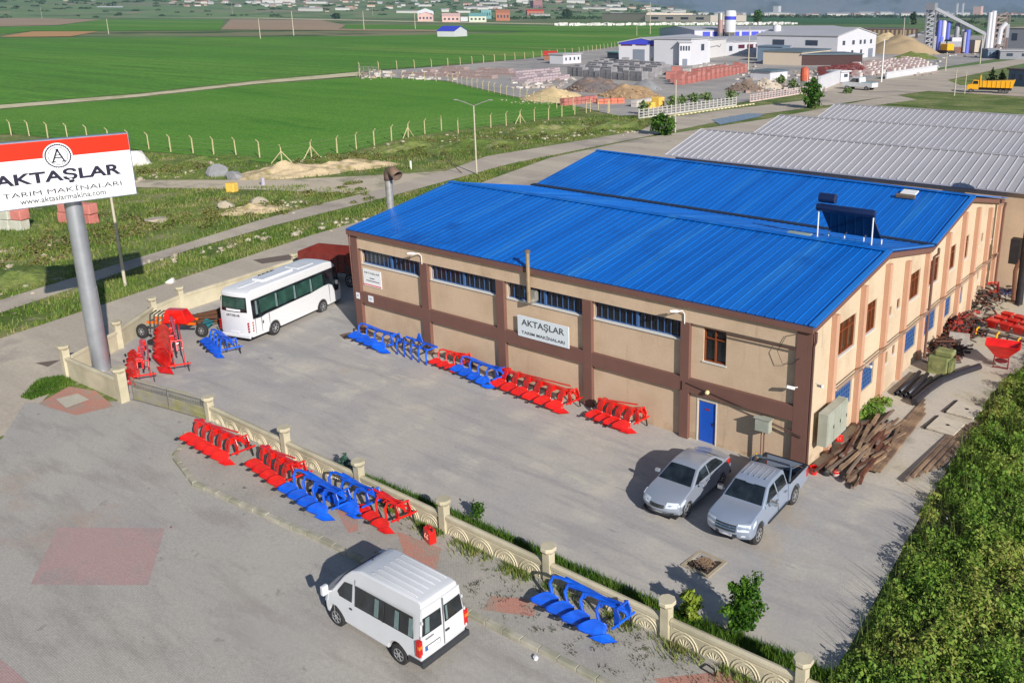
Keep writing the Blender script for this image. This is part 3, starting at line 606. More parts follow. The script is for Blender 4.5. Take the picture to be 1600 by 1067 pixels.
# local box: x along the board, -y towards the viewer
c0 = Vector((.62,-.45,0))
def bl(u, v, d=0): return c0 + bd*u + bn*(.22+d) + Vector((0,0,zb+v))
mb = MB(); mb.cbox(c0+Vector((0,0,zb+HB/2)), (WB_,.44,HB), M3); bx_ = mb.build('sign_box', mat('frame_grey', S(150,158,176), .4, metal=.5), bt, bev=.02)
mb = MB(); mb.slab([bl(-WB_/2+.05,.05),bl(WB_/2-.05,.05),bl(WB_/2-.05,HB-.84),bl(-WB_/2+.05,HB-.84)], bn*.02); mb.build('white_panel', SIGNW, bx_)
mb = MB(); mb.slab([bl(-WB_/2+.05,HB-.84),bl(WB_/2-.05,HB-.84),bl(WB_/2-.05,HB-.05),bl(-WB_/2+.05,HB-.05)], bn*.024); mb.build('red_panel', SIGNR, bx_)
def btext(body, u, v, wd, h, m_, off=0): text('lettering', body, bx_, bl(u,v,.026), bd, (0,0,1), wd, h, m_, offset=off)
btext('AKTAŞLAR', -.22, .98, 5.35, .70, INK, .03)
btext('TARIM MAKİNALARI', -.13, .56, 5.05, .30, INK, 0)
btext('www.aktaslarmakina.com', -.2, .2, 3.65, .27, INKG, .012)
# round gear emblem with an A
def disc(mb, u, v, r0, r1, d, n=36, teeth=0):
    o_, i_ = [], []
    for k in range(n):
        a = 2*math.pi*k/n; rr = r1*(1.0 if not teeth or k % 2 else .93)
        o_.append(bl(u+rr*math.cos(a), v+rr*math.sin(a), d)); i_.append(bl(u+r0*math.cos(a), v+r0*math.sin(a), d))
    mb.add(o_+i_, [(k,(k+1)%n,n+(k+1)%n,n+k) for k in range(n)])
EU, EV = -.16, HB-.8
mb = MB(); disc(mb, EU, EV, .001, .62, .03); mb.build('emblem_disc', SIGNW, bx_)
mb = MB(); disc(mb, EU, EV, .50, .58, .036, 72, 1); disc(mb, EU, EV, .40, .425, .036); mb.build('emblem_ring', INK, bx_)
mb = MB()
for a, b, w_ in (((-.24,-.26),(0,.3),.07), ((.24,-.26),(0,.3),.07), ((-.2,-.08),(.2,-.08),.05), ((-.15,.04),(.15,.04),.04), ((-.3,-.27),(-.12,-.27),.05), ((.3,-.27),(.12,-.27),.05), ((-.06,.3),(.06,.3),.07)):
    mb.bar(bl(EU+a[0],EV+a[1],.038), bl(EU+b[0],EV+b[1],.038), w_, .01) if 0 else None
    p_, q_ = Vector(a), Vector(b); dd_ = (q_-p_).normalized(); nn_ = Vector((-dd_.y, dd_.x))*w_/2
    mb.add([bl(EU+p_.x-nn_.x,EV+p_.y-nn_.y,.038), bl(EU+q_.x-nn_.x,EV+q_.y-nn_.y,.038), bl(EU+q_.x+nn_.x,EV+q_.y+nn_.y,.038), bl(EU+p_.x+nn_.x,EV+p_.y+nn_.y,.038)], [(0,1,2,3)])
mb.build('emblem_letter', INK, bx_)
# ================================================================== PERIMETER WALLS
CAST = mat('cast_concrete', S(196,186,160), .9, var=.1, scale=1.5, bump=.5, bscale=35, c2=S(176,168,142))
CAST2 = mat('cast_concrete_ornament', S(208,198,170), .9, var=.08, scale=1.5)
def pillar(mb, x, y, h, z, r=.15, rot=0):
    mb.prism([(x-r,y-r),(x+r,y-r),(x+r,y+r),(x-r,y+r)], z-.2, z+h-.14)
    o_ = [(x+(r+a)*math.cos(math.pi/4*k+math.pi/8)*1.25, y+(r+a)*math.sin(math.pi/4*k+math.pi/8)*1.25) for a in (.08,) for k in range(8)]
    s_ = [(x+r*1.15*math.cos(math.pi/4*k+math.pi/8), y+r*1.15*math.sin(math.pi/4*k+math.pi/8)) for k in range(8)]
    n = 8; z0 = z+h-.14
    mb.add([(a,b,z0-.1) for a,b in s_]+[(a,b,z0+.04) for a,b in o_]+[(a,b,z0+.14) for a,b in o_]+[(a*.96+x*.04,b*.96+y*.04,z0+.16) for a,b in o_],
        [(k,(k+1)%n,n+(k+1)%n,n+k) for k in range(n)]+[(n+k,n+(k+1)%n,2*n+(k+1)%n,2*n+k) for k in range(n)]+[(2*n+k,2*n+(k+1)%n,3*n+(k+1)%n,3*n+k) for k in range(n)]+[tuple(3*n+k for k in range(n))])
def wall_panel(root, a, b, h, orn=True, face=-1):
    """precast panel from a to b with coping, arches cast on the outer face"""
    a = Vector((a[0],a[1],0)); b = Vector((b[0],b[1],0)); d = (b-a).normalized(); nrm = Vector((d.y,-d.x,0))*(-face); L = (b-a).length
    za, zb_ = gz(a.x,a.y), gz(b.x,b.y)
    def pt(s_, z, o_=0): t_ = s_/L; p = a.lerp(b, t_); return Vector((p.x,p.y,za+(zb_-za)*t_+z)) + nrm*o_
    mb = MB(); mb.slab([pt(0,-.2,-.05),pt(L,-.2,-.05),pt(L,h-.16,-.05),pt(0,h-.16,-.05)], nrm*.10)
    p_ = mb.build('panel', CAST, root)
    mb = MB(); mb.add([pt(0,h-.16,-.11),pt(L,h-.16,-.11),pt(L,h-.16,.11),pt(0,h-.16,.11),pt(0,h-.04,-.11),pt(L,h-.04,-.11),pt(L,h-.04,.11),pt(0,h-.04,.11),pt(0,h,0),pt(L,h,0)],
        [(0,1,2,3),(0,1,5,4),(3,2,6,7),(4,5,9,8),(7,6,9,8),(1,2,6,9,5),(0,3,7,8,4)])
    mb.build('coping', CAST, p_)
    if orn:
        mb = MB(); n = max(2, round(L/1.05)); w_ = L/n
        for i in range(n):
            c_ = w_*(i+.5)
            for rr in (.46, .36):
                arc = [pt(c_-rr*math.cos(t_)*w_/1.0, .08+rr*1.15*math.sin(t_), .06) for t_ in np.linspace(.05, math.pi-.05, 11)]
                mb.path(arc, .022, 5)
            for t_ in np.linspace(.5, math.pi-.5, 6): mb.path([pt(c_,.06,.055), pt(c_-.3*math.cos(t_),.08+.3*math.sin(t_),.06)], [.03,.012], 5)
        mb.path([pt(.1,h-.26,.055), pt(L-.1,h-.26,.055)], .015, 4)
        mb.build('cast_ornament', CAST2, p_)
fw = thing('concrete_wall', 'long cream concrete wall with cast arches and capped posts between yard and pavement', 'wall')
px_ = [-24.05,-18.33,-13.58,-8.88,-3.96,.70,5.15,9.9]; YW = -11.25
for i, x in enumerate(px_):
    mb = MB(); pillar(mb, x, YW, 1.45 if i else 1.25, gz(x,YW)); mb.build('post', CAST, fw, bev=.008)
for a, b in zip(px_[:-1], px_[1:]): wall_panel(fw, (a+.17,YW), (b-.17,YW), .86)
lw = thing('concrete_wall', 'short cream wall with two taller posts below the billboard pole', 'wall')
mb = MB(); pillar(mb, -34.88, -12.55, 1.75, gz(-34.9,-12.6), .17); mb.build('post', CAST, lw, bev=.008)
mb = MB(); pillar(mb, -29.5, -12.45, 1.75, gz(-29.5,-12.5), .2); mb.build('post', CAST, lw, bev=.008)
wall_panel(lw, (-34.7,-12.55), (-29.7,-12.46), 1.15, orn=False)
rw = thing('concrete_wall', 'cream wall with capped posts running from the billboard to behind the bus beside the road', 'wall')
rp = [(-36.3,-10.4), (-37.9,-7.6), (-38.9,-5.0), (-39.3,-2.6), (-36,0.5), (-31,4)]
rp = [tuple(G(*q)[:2]) for q in ((162,548),(230,494),(262,478),(300,470))]
def rwz(i): return 1.15
mb = None
rpt = [(-34.88,-12.4),(-36.6,-9.1),(-38.9,-5.9),(-39.5,-3.9),(-40.1,4.6),(-38.8,12)]
for i, (x, y) in enumerate(rpt):
    if i: mb = MB(); pillar(mb, x, y, 1.6 if i < 4 else 1.5, gz(x,y)); mb.build('post', CAST, rw, bev=.008)
for a, b in zip(rpt[:-1], rpt[1:]):
    d_ = (Vector(b)-Vector(a)).normalized()*.16; wall_panel(rw, Vector(a)+d_, Vector(b)-d_, 1.1, orn=False, face=-1)
# sliding gate
gt = thing('sliding_gate', 'rusty grey wire mesh sliding gate between the billboard wall and the long wall', 'gate')
ga, gb_ = Vector((-29.2,-12.1,.05)), Vector((-24.3,-11.3,.0)); gd = (gb_-ga); GL = gd.length; gd.normalize()
def gp(s_, z): return ga + gd*s_ + Vector((0,0,z))
IRON = mat('gate_iron', S(120,118,112), .7, metal=.3, var=.25, scale=6); MESH = mat('gate_mesh', S(142,138,126), .8, var=.2, c2=S(150,146,90), scale=2)
mb = MB()
for z in (.06,1.02): mb.bar(gp(0,z),gp(GL,z),.05)
for s_ in (0,GL/2,GL): mb.bar(gp(s_,.0),gp(s_,1.22 if s_ != GL/2 else 1.1),.05)
mb.bar(gp(0,.72),gp(GL,.72),.035); mb.build('frame', IRON, gt)
mb = MB(); n = 90
for i in range(n+1): s_ = GL*i/n; mb.bar(gp(s_,.08),gp(s_,.72 if i%2 else 1.2),.014)
for z in np.arange(.14,.72,.07): mb.bar(gp(0,z),gp(GL,z),.012)
mb.bar(gp(0,1.17),gp(GL,1.17),.02)
mb.build('wire_mesh', MESH, gt)
t = thing('gate_rail', 'thin steel rail set in the ground under the sliding gate', 'rail'); MB().bar(gp(-.2,.01),gp(GL+.2,.01),.06,.03).build('rail', IRON, t)

# ================================================================== VEHICLES
TYRE = mat('tyre_rubber', S(44,43,43), .85, var=.15, bump=.2); RIM = mat('alloy_rim', S(186,188,192), .35, metal=.6, var=.05)
SILVER = mat('silver_paint', S(172,181,196), .28, metal=.45, var=.02, coat=.6); SILVER2 = mat('silver_paint_pickup', S(166,179,200), .28, metal=.45, var=.02, coat=.6)
VANW = mat('van_white', S(206,208,212), .35, var=.025, scale=2, coat=.5); BUSW = mat('bus_white', S(216,217,220), .3, var=.015, coat=.6)
VG = mat('vehicle_glass', S(34,42,48), .04, var=.6, scale=2.6, c2=S(14,18,22), spec=1.0); VG2 = mat('tinted_green_glass', S(44,74,66), .06, var=.4, scale=2.4, spec=.9)
PLAST = mat('black_plastic', S(52,54,58), .55, var=.05); CHROME = mat('chrome', S(210,212,216), .12, metal=1, var=.02)
LAMPC = mat('headlamp', S(206,214,222), .1, spec=1, var=.1, scale=9); LAMPR = mat('tail_lamp', S(190,30,24), .2, var=.1); LAMPO = mat('amber_lamp', S(226,120,40), .2)
PLATE = mat('number_plate', S(222,224,228), .4, var=.08, scale=14); PBLUE = mat('plate_blue', S(30,90,190), .4); INNER = mat('vehicle_inside', S(24,24,26), .9)
def wheel(root, x, y, r, w_, side_, rim=.66, name='wheel'):
    s_ = MB(); s_.lathe((0,0,0), [(r*rim,-w_/2),(r*.9,-w_/2),(r,-w_*.35),(r,w_*.35),(r*.9,w_/2),(r*rim,w_/2-.0)], 28, 'y')
    o = s_.build(name, TYRE, root, smooth=True); o.location = (x, y - side_*w_/2, r)
    m_ = MB(); yf = side_*(w_/2+.006)
    m_.lathe((0,0,0), [(r*rim,yf-side_*.05),(r*rim,yf),(r*rim*.92,yf),(r*rim*.88,yf-side_*.03)], 24, 'y')
    for k in range(6):
        a = 2*math.pi*k/6; m_.bar((r*.1*math.cos(a),yf-side_*.02,r*.1*math.sin(a)), (r*rim*.9*math.cos(a),yf-side_*.02,r*rim*.9*math.sin(a)), r*.17, .03)
    m_.lathe((0,0,0), [(r*.2,yf-side_*.03),(r*.18,yf+side_*.005),(.01,yf+side_*.008)], 14, 'y'); m_.build('rim', RIM, o, smooth=True)
    return o
class Shell:
    """car body frame: x forward, y left, z up; width follows height, ends follow plan curve"""
    def __init__(s, W, hw, ends, plan): s.W, s.hw, s.ends, s.plan = W, hw, ends, plan
    def halfw(s, z):
        zs = [a for a, b in s.hw]; bs = [b for a, b in s.hw]; return float(np.interp(z, zs, bs))
    def pt(s, x, z, t, out=0):
        xr, xf = s.ends; bf, br, kk = s.plan; mid = (xr+xf)/2
        L = (xf-xr)/2; u_ = (x-mid)/L
        k_ = max(0, (u_-kk)/(1-kk)) if u_ > 0 else -max(0, (-u_-kk)/(1-kk))
        x2 = x - (bf if k_ > 0 else br)*abs(t)**2.2*k_
        taper = 1 - .06*abs(k_)**2
        hw_ = s.halfw(z)*taper
        zz = z + (.03*(1-t*t) if z > s.hw[-1][0]-.08 else 0)
        return Vector((x2, t*(hw_ + (out if abs(t) == 1 else 0)), zz))
    def skin(s, prof, ts=(-1,-.9,-.6,-.2,.2,.6,.9,1)):
        mb = MB(); n = len(prof); vs = [s.pt(x, z, t) for t in ts for x, z in prof]
        fs = [(j*n+i, j*n+(i+1)%n, (j+1)*n+(i+1)%n, (j+1)*n+i) for j in range(len(ts)-1) for i in range(n)]
        fs += [tuple(range(n)), tuple((len(ts)-1)*n+i for i in range(n))]
        return mb.add(vs, fs)
    def sidepanel(s, poly, side_, out=.008, th=.02):
        pts = [s.pt(x, z, side_) + Vector((0, side_*out, 0)) for x, z in poly]
        return MB().slab(pts, (0, -side_*th, 0))
    def strip(s, a, b, t0, t1, out=.01, n=8, t0b=None, t1b=None):
        """panel across the body between profile points a and b"""
        a_, b_ = Vector((a[0],0,a[1])), Vector((b[0],0,b[1])); d = b_-a_; nv = Vector((-d.z,0,d.x)).normalized()
        if nv.z < 0 and abs(nv.z) > .15: nv = -nv
        elif abs(nv.z) <= .15: nv = nv if nv.x*(a[0]-(s.ends[0]+s.ends[1])/2) > 0 else -nv
        t0b = t0 if t0b is None else t0b; t1b = t1 if t1b is None else t1b
        vs = []
        for i in range(n+1):
            f = i/n; vs.append(s.pt(a[0],a[1],t0+(t1-t0)*f)+nv*out); vs.append(s.pt(b[0],b[1],t0b+(t1b-t0b)*f)+nv*out)
        return MB().add(vs, [(2*i,2*i+2,2*i+3,2*i+1) for i in range(n)])
def arch(cx_, r, z0, n=9):   # wheel arch points from front to rear along the bottom edge
    return [(cx_+r*math.cos(math.pi*i/n), z0+max(0,r*math.sin(math.pi*i/n))) for i in range(n+1)]

# --- sedan: origin under the rear axle middle, x forward
def sedan(t):
    wb = 2.62; W = .86
    sh = Shell(.86, [(.18,.80),(.5,.87),(.86,.85),(.98,.80),(1.42,.60)], (-.98,3.5), (.34,.2,.45))
    top = [(3.46,.42),(3.5,.55),(3.42,.70),(3.15,.80),(2.7,.90),(2.25,.97),(1.9,.985),(.2,.99),(-.35,1.0),(-.8,1.0),(-.97,.95),(-.98,.70),(-.94,.4),(-.85,.24)]
    prof = top + list(reversed(arch(0,.37,.24)))[0:0] + [(-.37,.24)] + [(x,z) for x,z in reversed(arch(0,.37,.24))][1:-1] + [(.37,.24),(wb-.37,.24)] + [(x,z) for x,z in reversed(arch(wb,.37,.24))][1:-1] + [(wb+.37,.24),(3.35,.26)]
    b = sh.skin(prof).build('body', SILVER, t, bev=.035, smooth=30)
    gh = [(2.28,.94),(1.5,1.37),(1.22,1.43),(.5,1.43),(.2,1.38),(-.50,1.0)]
    g = sh.skin(gh).build('cabin', SILVER, t, bev=.03, smooth=30)
    sh.strip((2.2,.998),(1.54,1.365),-.9,.9,.015,10,-.86,.86).build('windscreen', VG, g, smooth=True)
    sh.strip((-.40,1.07),(.14,1.355),-.84,.84,.015).build('rear_window', VG, g, smooth=True)
    for s_ in (1,-1):
        sh.sidepanel([(2.02,1.0),(1.48,1.31),(1.0,1.36),(.98,1.0)], s_).build('side_window', VG, g)
        sh.sidepanel([(.92,1.0),(.94,1.36),(.5,1.36),(.22,1.31),(-.18,1.06),(-.16,1.0)], s_).build('side_window', VG, g)
        sh.sidepanel([(3.36,.60),(3.38,.73),(3.05,.82),(2.9,.80),(3.05,.66)], s_, .012).build('headlamp_side', LAMPC, b)  # headlamp lens carried round onto the wing
        m_ = MB(); m_.cbox((1.85,s_*1.0,1.04),(.13,.2,.13)); m_.bar((1.87,s_*.82,.99),(1.86,s_*.94,1.02),.05); m_.build('wing_mirror', SILVER, t, bev=.03)
        for x in (.28,1.15): MB().cbox((x,s_*.872,.86),(.2,.03,.04)).build('door_handle', SILVER, b, bev=.01)
        sh.sidepanel([(2.02,.3),(2.05,.98),(2.035,.98),(2.005,.3)], s_, .003).build('door_seam', PLAST, b)
        sh.sidepanel([(.87,.3),(.87,.98),(.855,.98),(.855,.3)], s_, .003).build('door_seam', PLAST, b)
        sh.sidepanel([(-.9,.74),(-.9,.95),(-.55,.93),(-.6,.8)], s_, .01).build('tail_lamp', LAMPR, b)
    for s_ in (1,-1):
        l_ = sh.strip((3.47,.60),(3.30,.765),s_*.42,s_*.92,.02).build('headlamp', LAMPC, b, smooth=True)
        sh.strip((3.47,.34),(3.5,.42),s_*.62,s_*.8,.015).build('fog_lamp', PLAST, b)
    sh.strip((3.49,.58),(3.42,.70),-.38,.38,.018).build('grille', PLAST, b)
    for z in (.6,.64,.68): sh.strip((3.49-(z-.58)*.5,z),(3.485-(z-.58)*.5,z+.015),-.38,.38,.03).build('grille_bar', CHROME, b)
    sh.strip((3.44,.27),(3.5,.40),-.62,.62,.015).build('lower_grille', PLAST, b)
    sh.strip((3.47,.36),(3.49,.46),-.28,.28,.03).build('number_plate', PLATE, b)
    MB().box(-.9,3.3,-.74,.74,.2,.3).build('underbody', INNER, t)
    for x in (0, wb):
        for s_ in (1,-1): wheel(t, x, s_*.83, .325, .21, s_)
    MB().cbox((1.75,-.3,1.0),(.05,.3,.02)).build('dashboard_paper', WHITE, g)
def at_heading(name, label, cat, ax_mid, ang_):
    z = gz(ax_mid[0], ax_mid[1]) + .03; t = thing(name, label, cat, (ax_mid[0], ax_mid[1], z), ang_); return t
t = at_heading('parked_car', 'silver saloon car parked nose out between the building and the pickup', 'car', (-3.03,-2.69), R(-90)); sedan(t)
t.rotation_euler = (0, R(1.5), R(-90)); t.rotation_mode = 'XYZ'
# --- pickup
def pickup(t):
    wb = 3.08
    sh = Shell(.92, [(.3,.86),(.62,.93),(1.02,.92),(1.16,.86),(1.76,.66)], (-1.15,3.98), (.26,.03,.5))
    A0, A1 = arch(0,.45,.42), arch(wb,.45,.42)
    cabp = [(3.93,.55),(3.98,.72),(3.95,.95),(3.8,1.07),(3.3,1.16),(2.62,1.22),(2.5,1.22),(.62,1.20),(.6,1.1),(.6,.42),(wb-.45,.42)] + list(reversed(A1))[1:-1] + [(wb+.45,.42),(3.85,.44)]
    b = sh.skin(cabp).build('body', SILVER2, t, bev=.04, smooth=30)
    # cargo bed, open on top
    mb = MB()
    bedp = [(.585,.46),(.585,1.17),(-1.15,1.17),(-1.15,.55),(-.45,.46)] + list(reversed(A0))[1:-1] + [(.45,.46)]
    for s_ in (1,-1):
        pts = [Vector((x, s_*.91, z)) for x, z in bedp]; mb.slab(pts, (0,-s_*.09,0))
    mb.box(-1.15,-1.08,-.82,.82,.5,1.17); mb.box(.5,.583,-.82,.82,.5,1.17); mb.box(-1.08,.5,-.82,.82,.62,.68)
    bed = mb.build('cargo_bed', SILVER2, t, bev=.012); mb = MB(); mb.box(-1.07,.49,-.81,.81,.681,.70)
    for s_ in (1,-1): mb.box(-1.07,.49,min(s_*.80,s_*.815),max(s_*.80,s_*.815),.70,1.16); mb.box(-1.12,.56,min(s_*.80,s_*.925),max(s_*.80,s_*.925),1.172,1.20)
    mb.box(-1.12,-1.07,-.8,.8,1.172,1.2); mb.build('bed_liner', mat('bed_liner', S(34,36,42), .7, var=.1), bed)
    gh = [(2.72,1.18),(1.95,1.70),(1.6,1.77),(.8,1.78),(.66,1.74),(.6,1.18)]
    g = sh.skin(gh).build('cabin', SILVER2, t, bev=.04, smooth=30)
    sh.strip((2.62,1.245),(2.02,1.66),-.9,.9,.015,10,-.88,.88).build('windscreen', VG, g, smooth=True)
    sh.strip((.61,1.28),(.655,1.62),-.8,.8,.014).build('rear_window', VG, g)
    for s_ in (1,-1):
        sh.sidepanel([(2.42,1.24),(1.93,1.62),(1.58,1.66),(1.52,1.24)], s_).build('side_window', VG, g)
        sh.sidepanel([(1.44,1.24),(1.48,1.66),(.84,1.66),(.74,1.60),(.72,1.24)], s_).build('side_window', VG, g)
        m_ = MB(); m_.cbox((2.3,s_*1.08,1.30),(.12,.24,.18)); m_.bar((2.3,s_*.9,1.25),(2.3,s_*1.0,1.28),.05); m_.build('wing_mirror', CHROME, t, bev=.03)
        for x in (.95,1.7): MB().cbox((x,s_*.935,1.06),(.2,.03,.05)).build('door_handle', CHROME, b, bev=.01)
        sh.sidepanel([(2.5,.5),(2.52,1.2),(2.505,1.2),(2.485,.5)], s_, .003).build('door_seam', PLAST, b)
        sh.sidepanel([(1.49,.5),(1.49,1.2),(1.475,1.2),(1.475,.5)], s_, .003).build('door_seam', PLAST, b)
        sh.strip((3.965,.80),(3.86,1.04),s_*.5,s_*.95,.022).build('headlamp', LAMPC, b, smooth=True)
        sh.sidepanel([(3.78,.84),(3.7,1.04),(3.45,1.08),(3.5,.95)], s_, .012).build('side_lamp', LAMPC, b)
        sh.strip((3.96,.58),(3.98,.68),s_*.64,s_*.82,.02).build('fog_lamp', LAMPC, b)
        sh.sidepanel([(3.4,.42),(3.55,.62),(3.5,.88),(3.35,.97),(3.25,.9),(3.4,.8),(3.45,.6),(3.32,.42)][:0] or [(2.35,.44),(2.35,.5),(.7,.5),(.7,.44)], s_, .05, .1).build('side_step', PLAST, t)
        MB().box(-1.16,-1.0,s_*.80 if s_>0 else -.93,.93 if s_>0 else -.80,.72,1.05).build('tail_lamp', LAMPR, bed, bev=.01)
        MB().cbox((3.06+.0,s_*.93,.42+.0),(.001,.001,.001)) 
    gr = sh.strip((3.985,.76),(3.9,1.0),-.46,.46,.02).build('grille', PLAST, b)
    sh.strip((3.975,.83),(3.955,.87),-.46,.46,.035).build('grille_bar', CHROME, gr); sh.strip((3.945,.92),(3.93,.95),-.46,.46,.035).build('grille_bar', CHROME, gr)
    sh.strip((3.93,.5),(3.975,.66),-.55,.55,.02).build('lower_grille', PLAST, b); sh.strip((3.965,.54),(3.985,.64),-.27,.27,.035).build('number_plate', PLATE, b)
    for y in (-.45,-.22,0,.22,.45): MB().box(.9,1.75,y-.012,y+.012,1.795,1.815).build('roof_ridge', SILVER2, g)
    for pts in ([(.45,.84,1.2),(.25,.8,1.62),(.2,.72,1.72),(.2,-.72,1.72),(.25,-.8,1.62),(.45,-.84,1.2)],):
        MB().path(pts, .04, 8).build('roll_bar', CHROME, bed, smooth=True)
    for s_ in (1,-1): MB().path([(.2,s_*.78,1.6),(-.3,s_*.84,1.5),(-.75,s_*.86,1.2)], .03, 8).build('roll_bar_arm', CHROME, bed, smooth=True)
    MB().box(-1.0,3.7,-.7,.7,.4,.6).build('underbody', INNER, t)
    for x in (0, wb):
        for s_ in (1,-1): wheel(t, x, s_*.90, .385, .25, s_, .62)
t = at_heading('parked_pickup', 'silver double cab pickup with open black lined bed, parked beside the saloon car', 'pickup truck', (-.17,-2.24), R(-90)); pickup(t)
t.rotation_euler = (0, R(1.5), R(-89))
# --- white van (heading -x)
def van(t):
    wb = 2.86
    sh = Shell(.96, [(.3,.93),(.7,.97),(1.25,.95),(1.75,.87),(2.15,.80),(2.32,.70)], (-.95,3.8), (.42,.03,.62))
    A0, A1 = arch(0,.43,.36), arch(wb,.43,.36)
    prof = [(3.78,.5),(3.8,.75),(3.72,1.0),(3.55,1.12),(2.95,1.34),(2.45,1.95),(2.15,2.2),(1.75,2.30),(-.7,2.33),(-.86,2.28),(-.93,1.4),(-.95,.45),(-.43,.36)] + list(reversed(A0))[1:-1] + [(.43,.36),(wb-.43,.36)] + list(reversed(A1))[1:-1] + [(wb+.43,.36),(3.7,.36)]
    b = sh.skin(prof).build('body', VANW, t, bev=.045, smooth=30)
    sh.strip((3.02,1.36),(2.52,1.92),-.9,.9,.02,10,-.86,.86).build('windscreen', VG, b, smooth=True)
    for s_ in (1,-1):
        w1 = sh.sidepanel([(2.70,1.26),(2.66,1.42),(2.38,1.78),(2.02,1.82),(2.0,1.26)], s_).build('cab_window', VG, b)
        w2 = sh.sidepanel([(1.86,1.2),(1.88,1.84),(-.62,1.86),(-.7,1.22)], s_).build('side_window', VG, b)
        for x in (.98,.1,-.5): sh.sidepanel([(x,1.26),(x,1.8),(x-.16,1.8),(x-.18,1.26)], s_, .010, .012).build('curtain', mat('pale_curtain', S(104,124,124), .8, var=.2, scale=8), w2)
        sh.sidepanel([(.60,1.21),(.60,1.85),(.57,1.85),(.57,1.21)], s_, .012, .012).build('window_bar', PLAST, w2)
        for x in (1.93,): sh.sidepanel([(x,.45),(x,2.0),(x-.015,2.0),(x-.015,.45)], s_, .004).build('door_seam', mat('seam_grey', S(120,122,126), .8), b)
        sh.sidepanel([(2.9,.5),(2.92,1.2),(2.905,1.2),(2.885,.5)], s_, .004).build('door_seam', MATS['seam_grey'], b)
        MB().cbox((2.05,s_*.965,1.02),(.12,.03,.06)).build('door_handle', PLAST, b, bev=.01)
        m_ = MB(); m_.cbox((3.05,s_*1.13,1.36),(.14,.22,.32)); m_.bar((3.0,s_*.9,1.2),(3.03,s_*1.05,1.28),.06); m_.build('wing_mirror', VANW, t, bev=.04)
        sh.sidepanel([(3.76,.75),(3.55,1.1),(3.3,1.12),(3.5,.8)], s_, .012).build('headlamp', LAMPC, b)
        tl = MB(); tl.box(-.965,-.8,min(s_*.83,s_*.965),max(s_*.83,s_*.965),.70,1.22); tt = tl.build('tail_lamp', LAMPR, b, bev=.015)
        MB().box(-.975,-.9,min(s_*.84,s_*.974),max(s_*.84,s_*.974),.98,1.08).build('indicator', LAMPO, tt)
        a_ = [(x, z) for x, z in arch(0,.5,.36)]; ao = sh.sidepanel([(-.95,.36),(-.95,.55)] + [(-.5,.6)] + [(-.43,.36)], s_, .02).build('bumper_end', PLAST, t)
    MB().box(-1.06,-.93,-.93,.93,.34,.54).build('rear_bumper', PLAST, t, bev=.03)
    for s_ in (1,-1):
        d_ = sh.strip((-.952,.6),(-.885,2.16),s_*.02,s_*.97,.012,4).build('rear_door', VANW, t, smooth=True)
        sh.strip((-.925,1.30),(-.895,1.86),s_*.07,s_*.90,.026,4).build('rear_window', VG, d_)
        for z in (.72,1.3,1.75): MB().cbox((-.965+(z-.6)*.04,s_*(sh.halfw(z)*.94-.04),z),(.05,.05,.09)).build('hinge', VANW, d_)
        sh.strip((-.921,1.34),(-.897,1.82),s_*(.78 if s_ > 0 else .14),s_*(.6 if s_>0 else .22),.030,2).build('curtain', MATS['pale_curtain'], d_)
    MB().box(-.975,-.955,-.012,.012,.6,2.16).build('door_gap', MATS['seam_grey'], t)
    sh.strip((-.951,.785),(-.944,.935),.18,.80,.024,2).build('plate_frame', PLAST, t); p_ = sh.strip((-.95,.80),(-.945,.92),.20,.78,.03,2).build('number_plate', PLATE, t); sh.strip((-.95,.80),(-.945,.92),.71,.78,.036,1).build('plate_band', PBLUE, p_)
    MB().cbox((-.98,-.12,1.02),(.03,.16,.06)).build('door_handle', PLAST, t, bev=.01)
    MB().cbox((-.965,.55,1.18),(.012,.3,.03)).build('badge', mat('seam_grey', S(120,122,126), .8), t)
    for y in (-.56,-.34,-.12,.12,.34,.56):
        m_ = MB(); m_.path([(-.55,y,2.33),(-.5,y,2.365),(1.3,y,2.365),(1.4,y,2.33)], .022, 6); m_.build('roof_rib', VANW, t, smooth=True)
    MB().lathe((1.95,.1,2.3), [(.03,0),(.02,.06),(.01,.07)], 8).build('aerial', PLAST, t)
    MB().box(-.85,3.6,-.8,.8,.3,.5).build('underbody', INNER, t)
    for x in (0, wb):
        for s_ in (1,-1): wheel(t, x, s_*.93, .345, .22, s_, .60)
t = at_heading('parked_van', 'white high roof minivan with dark side windows parked on the paved forecourt', 'van', (-5.14,-15.75), R(180)); van(t)
t.rotation_euler = (0, R(-1.0), R(180)); t.location.z = gz(-5.14,-15.7)+.04
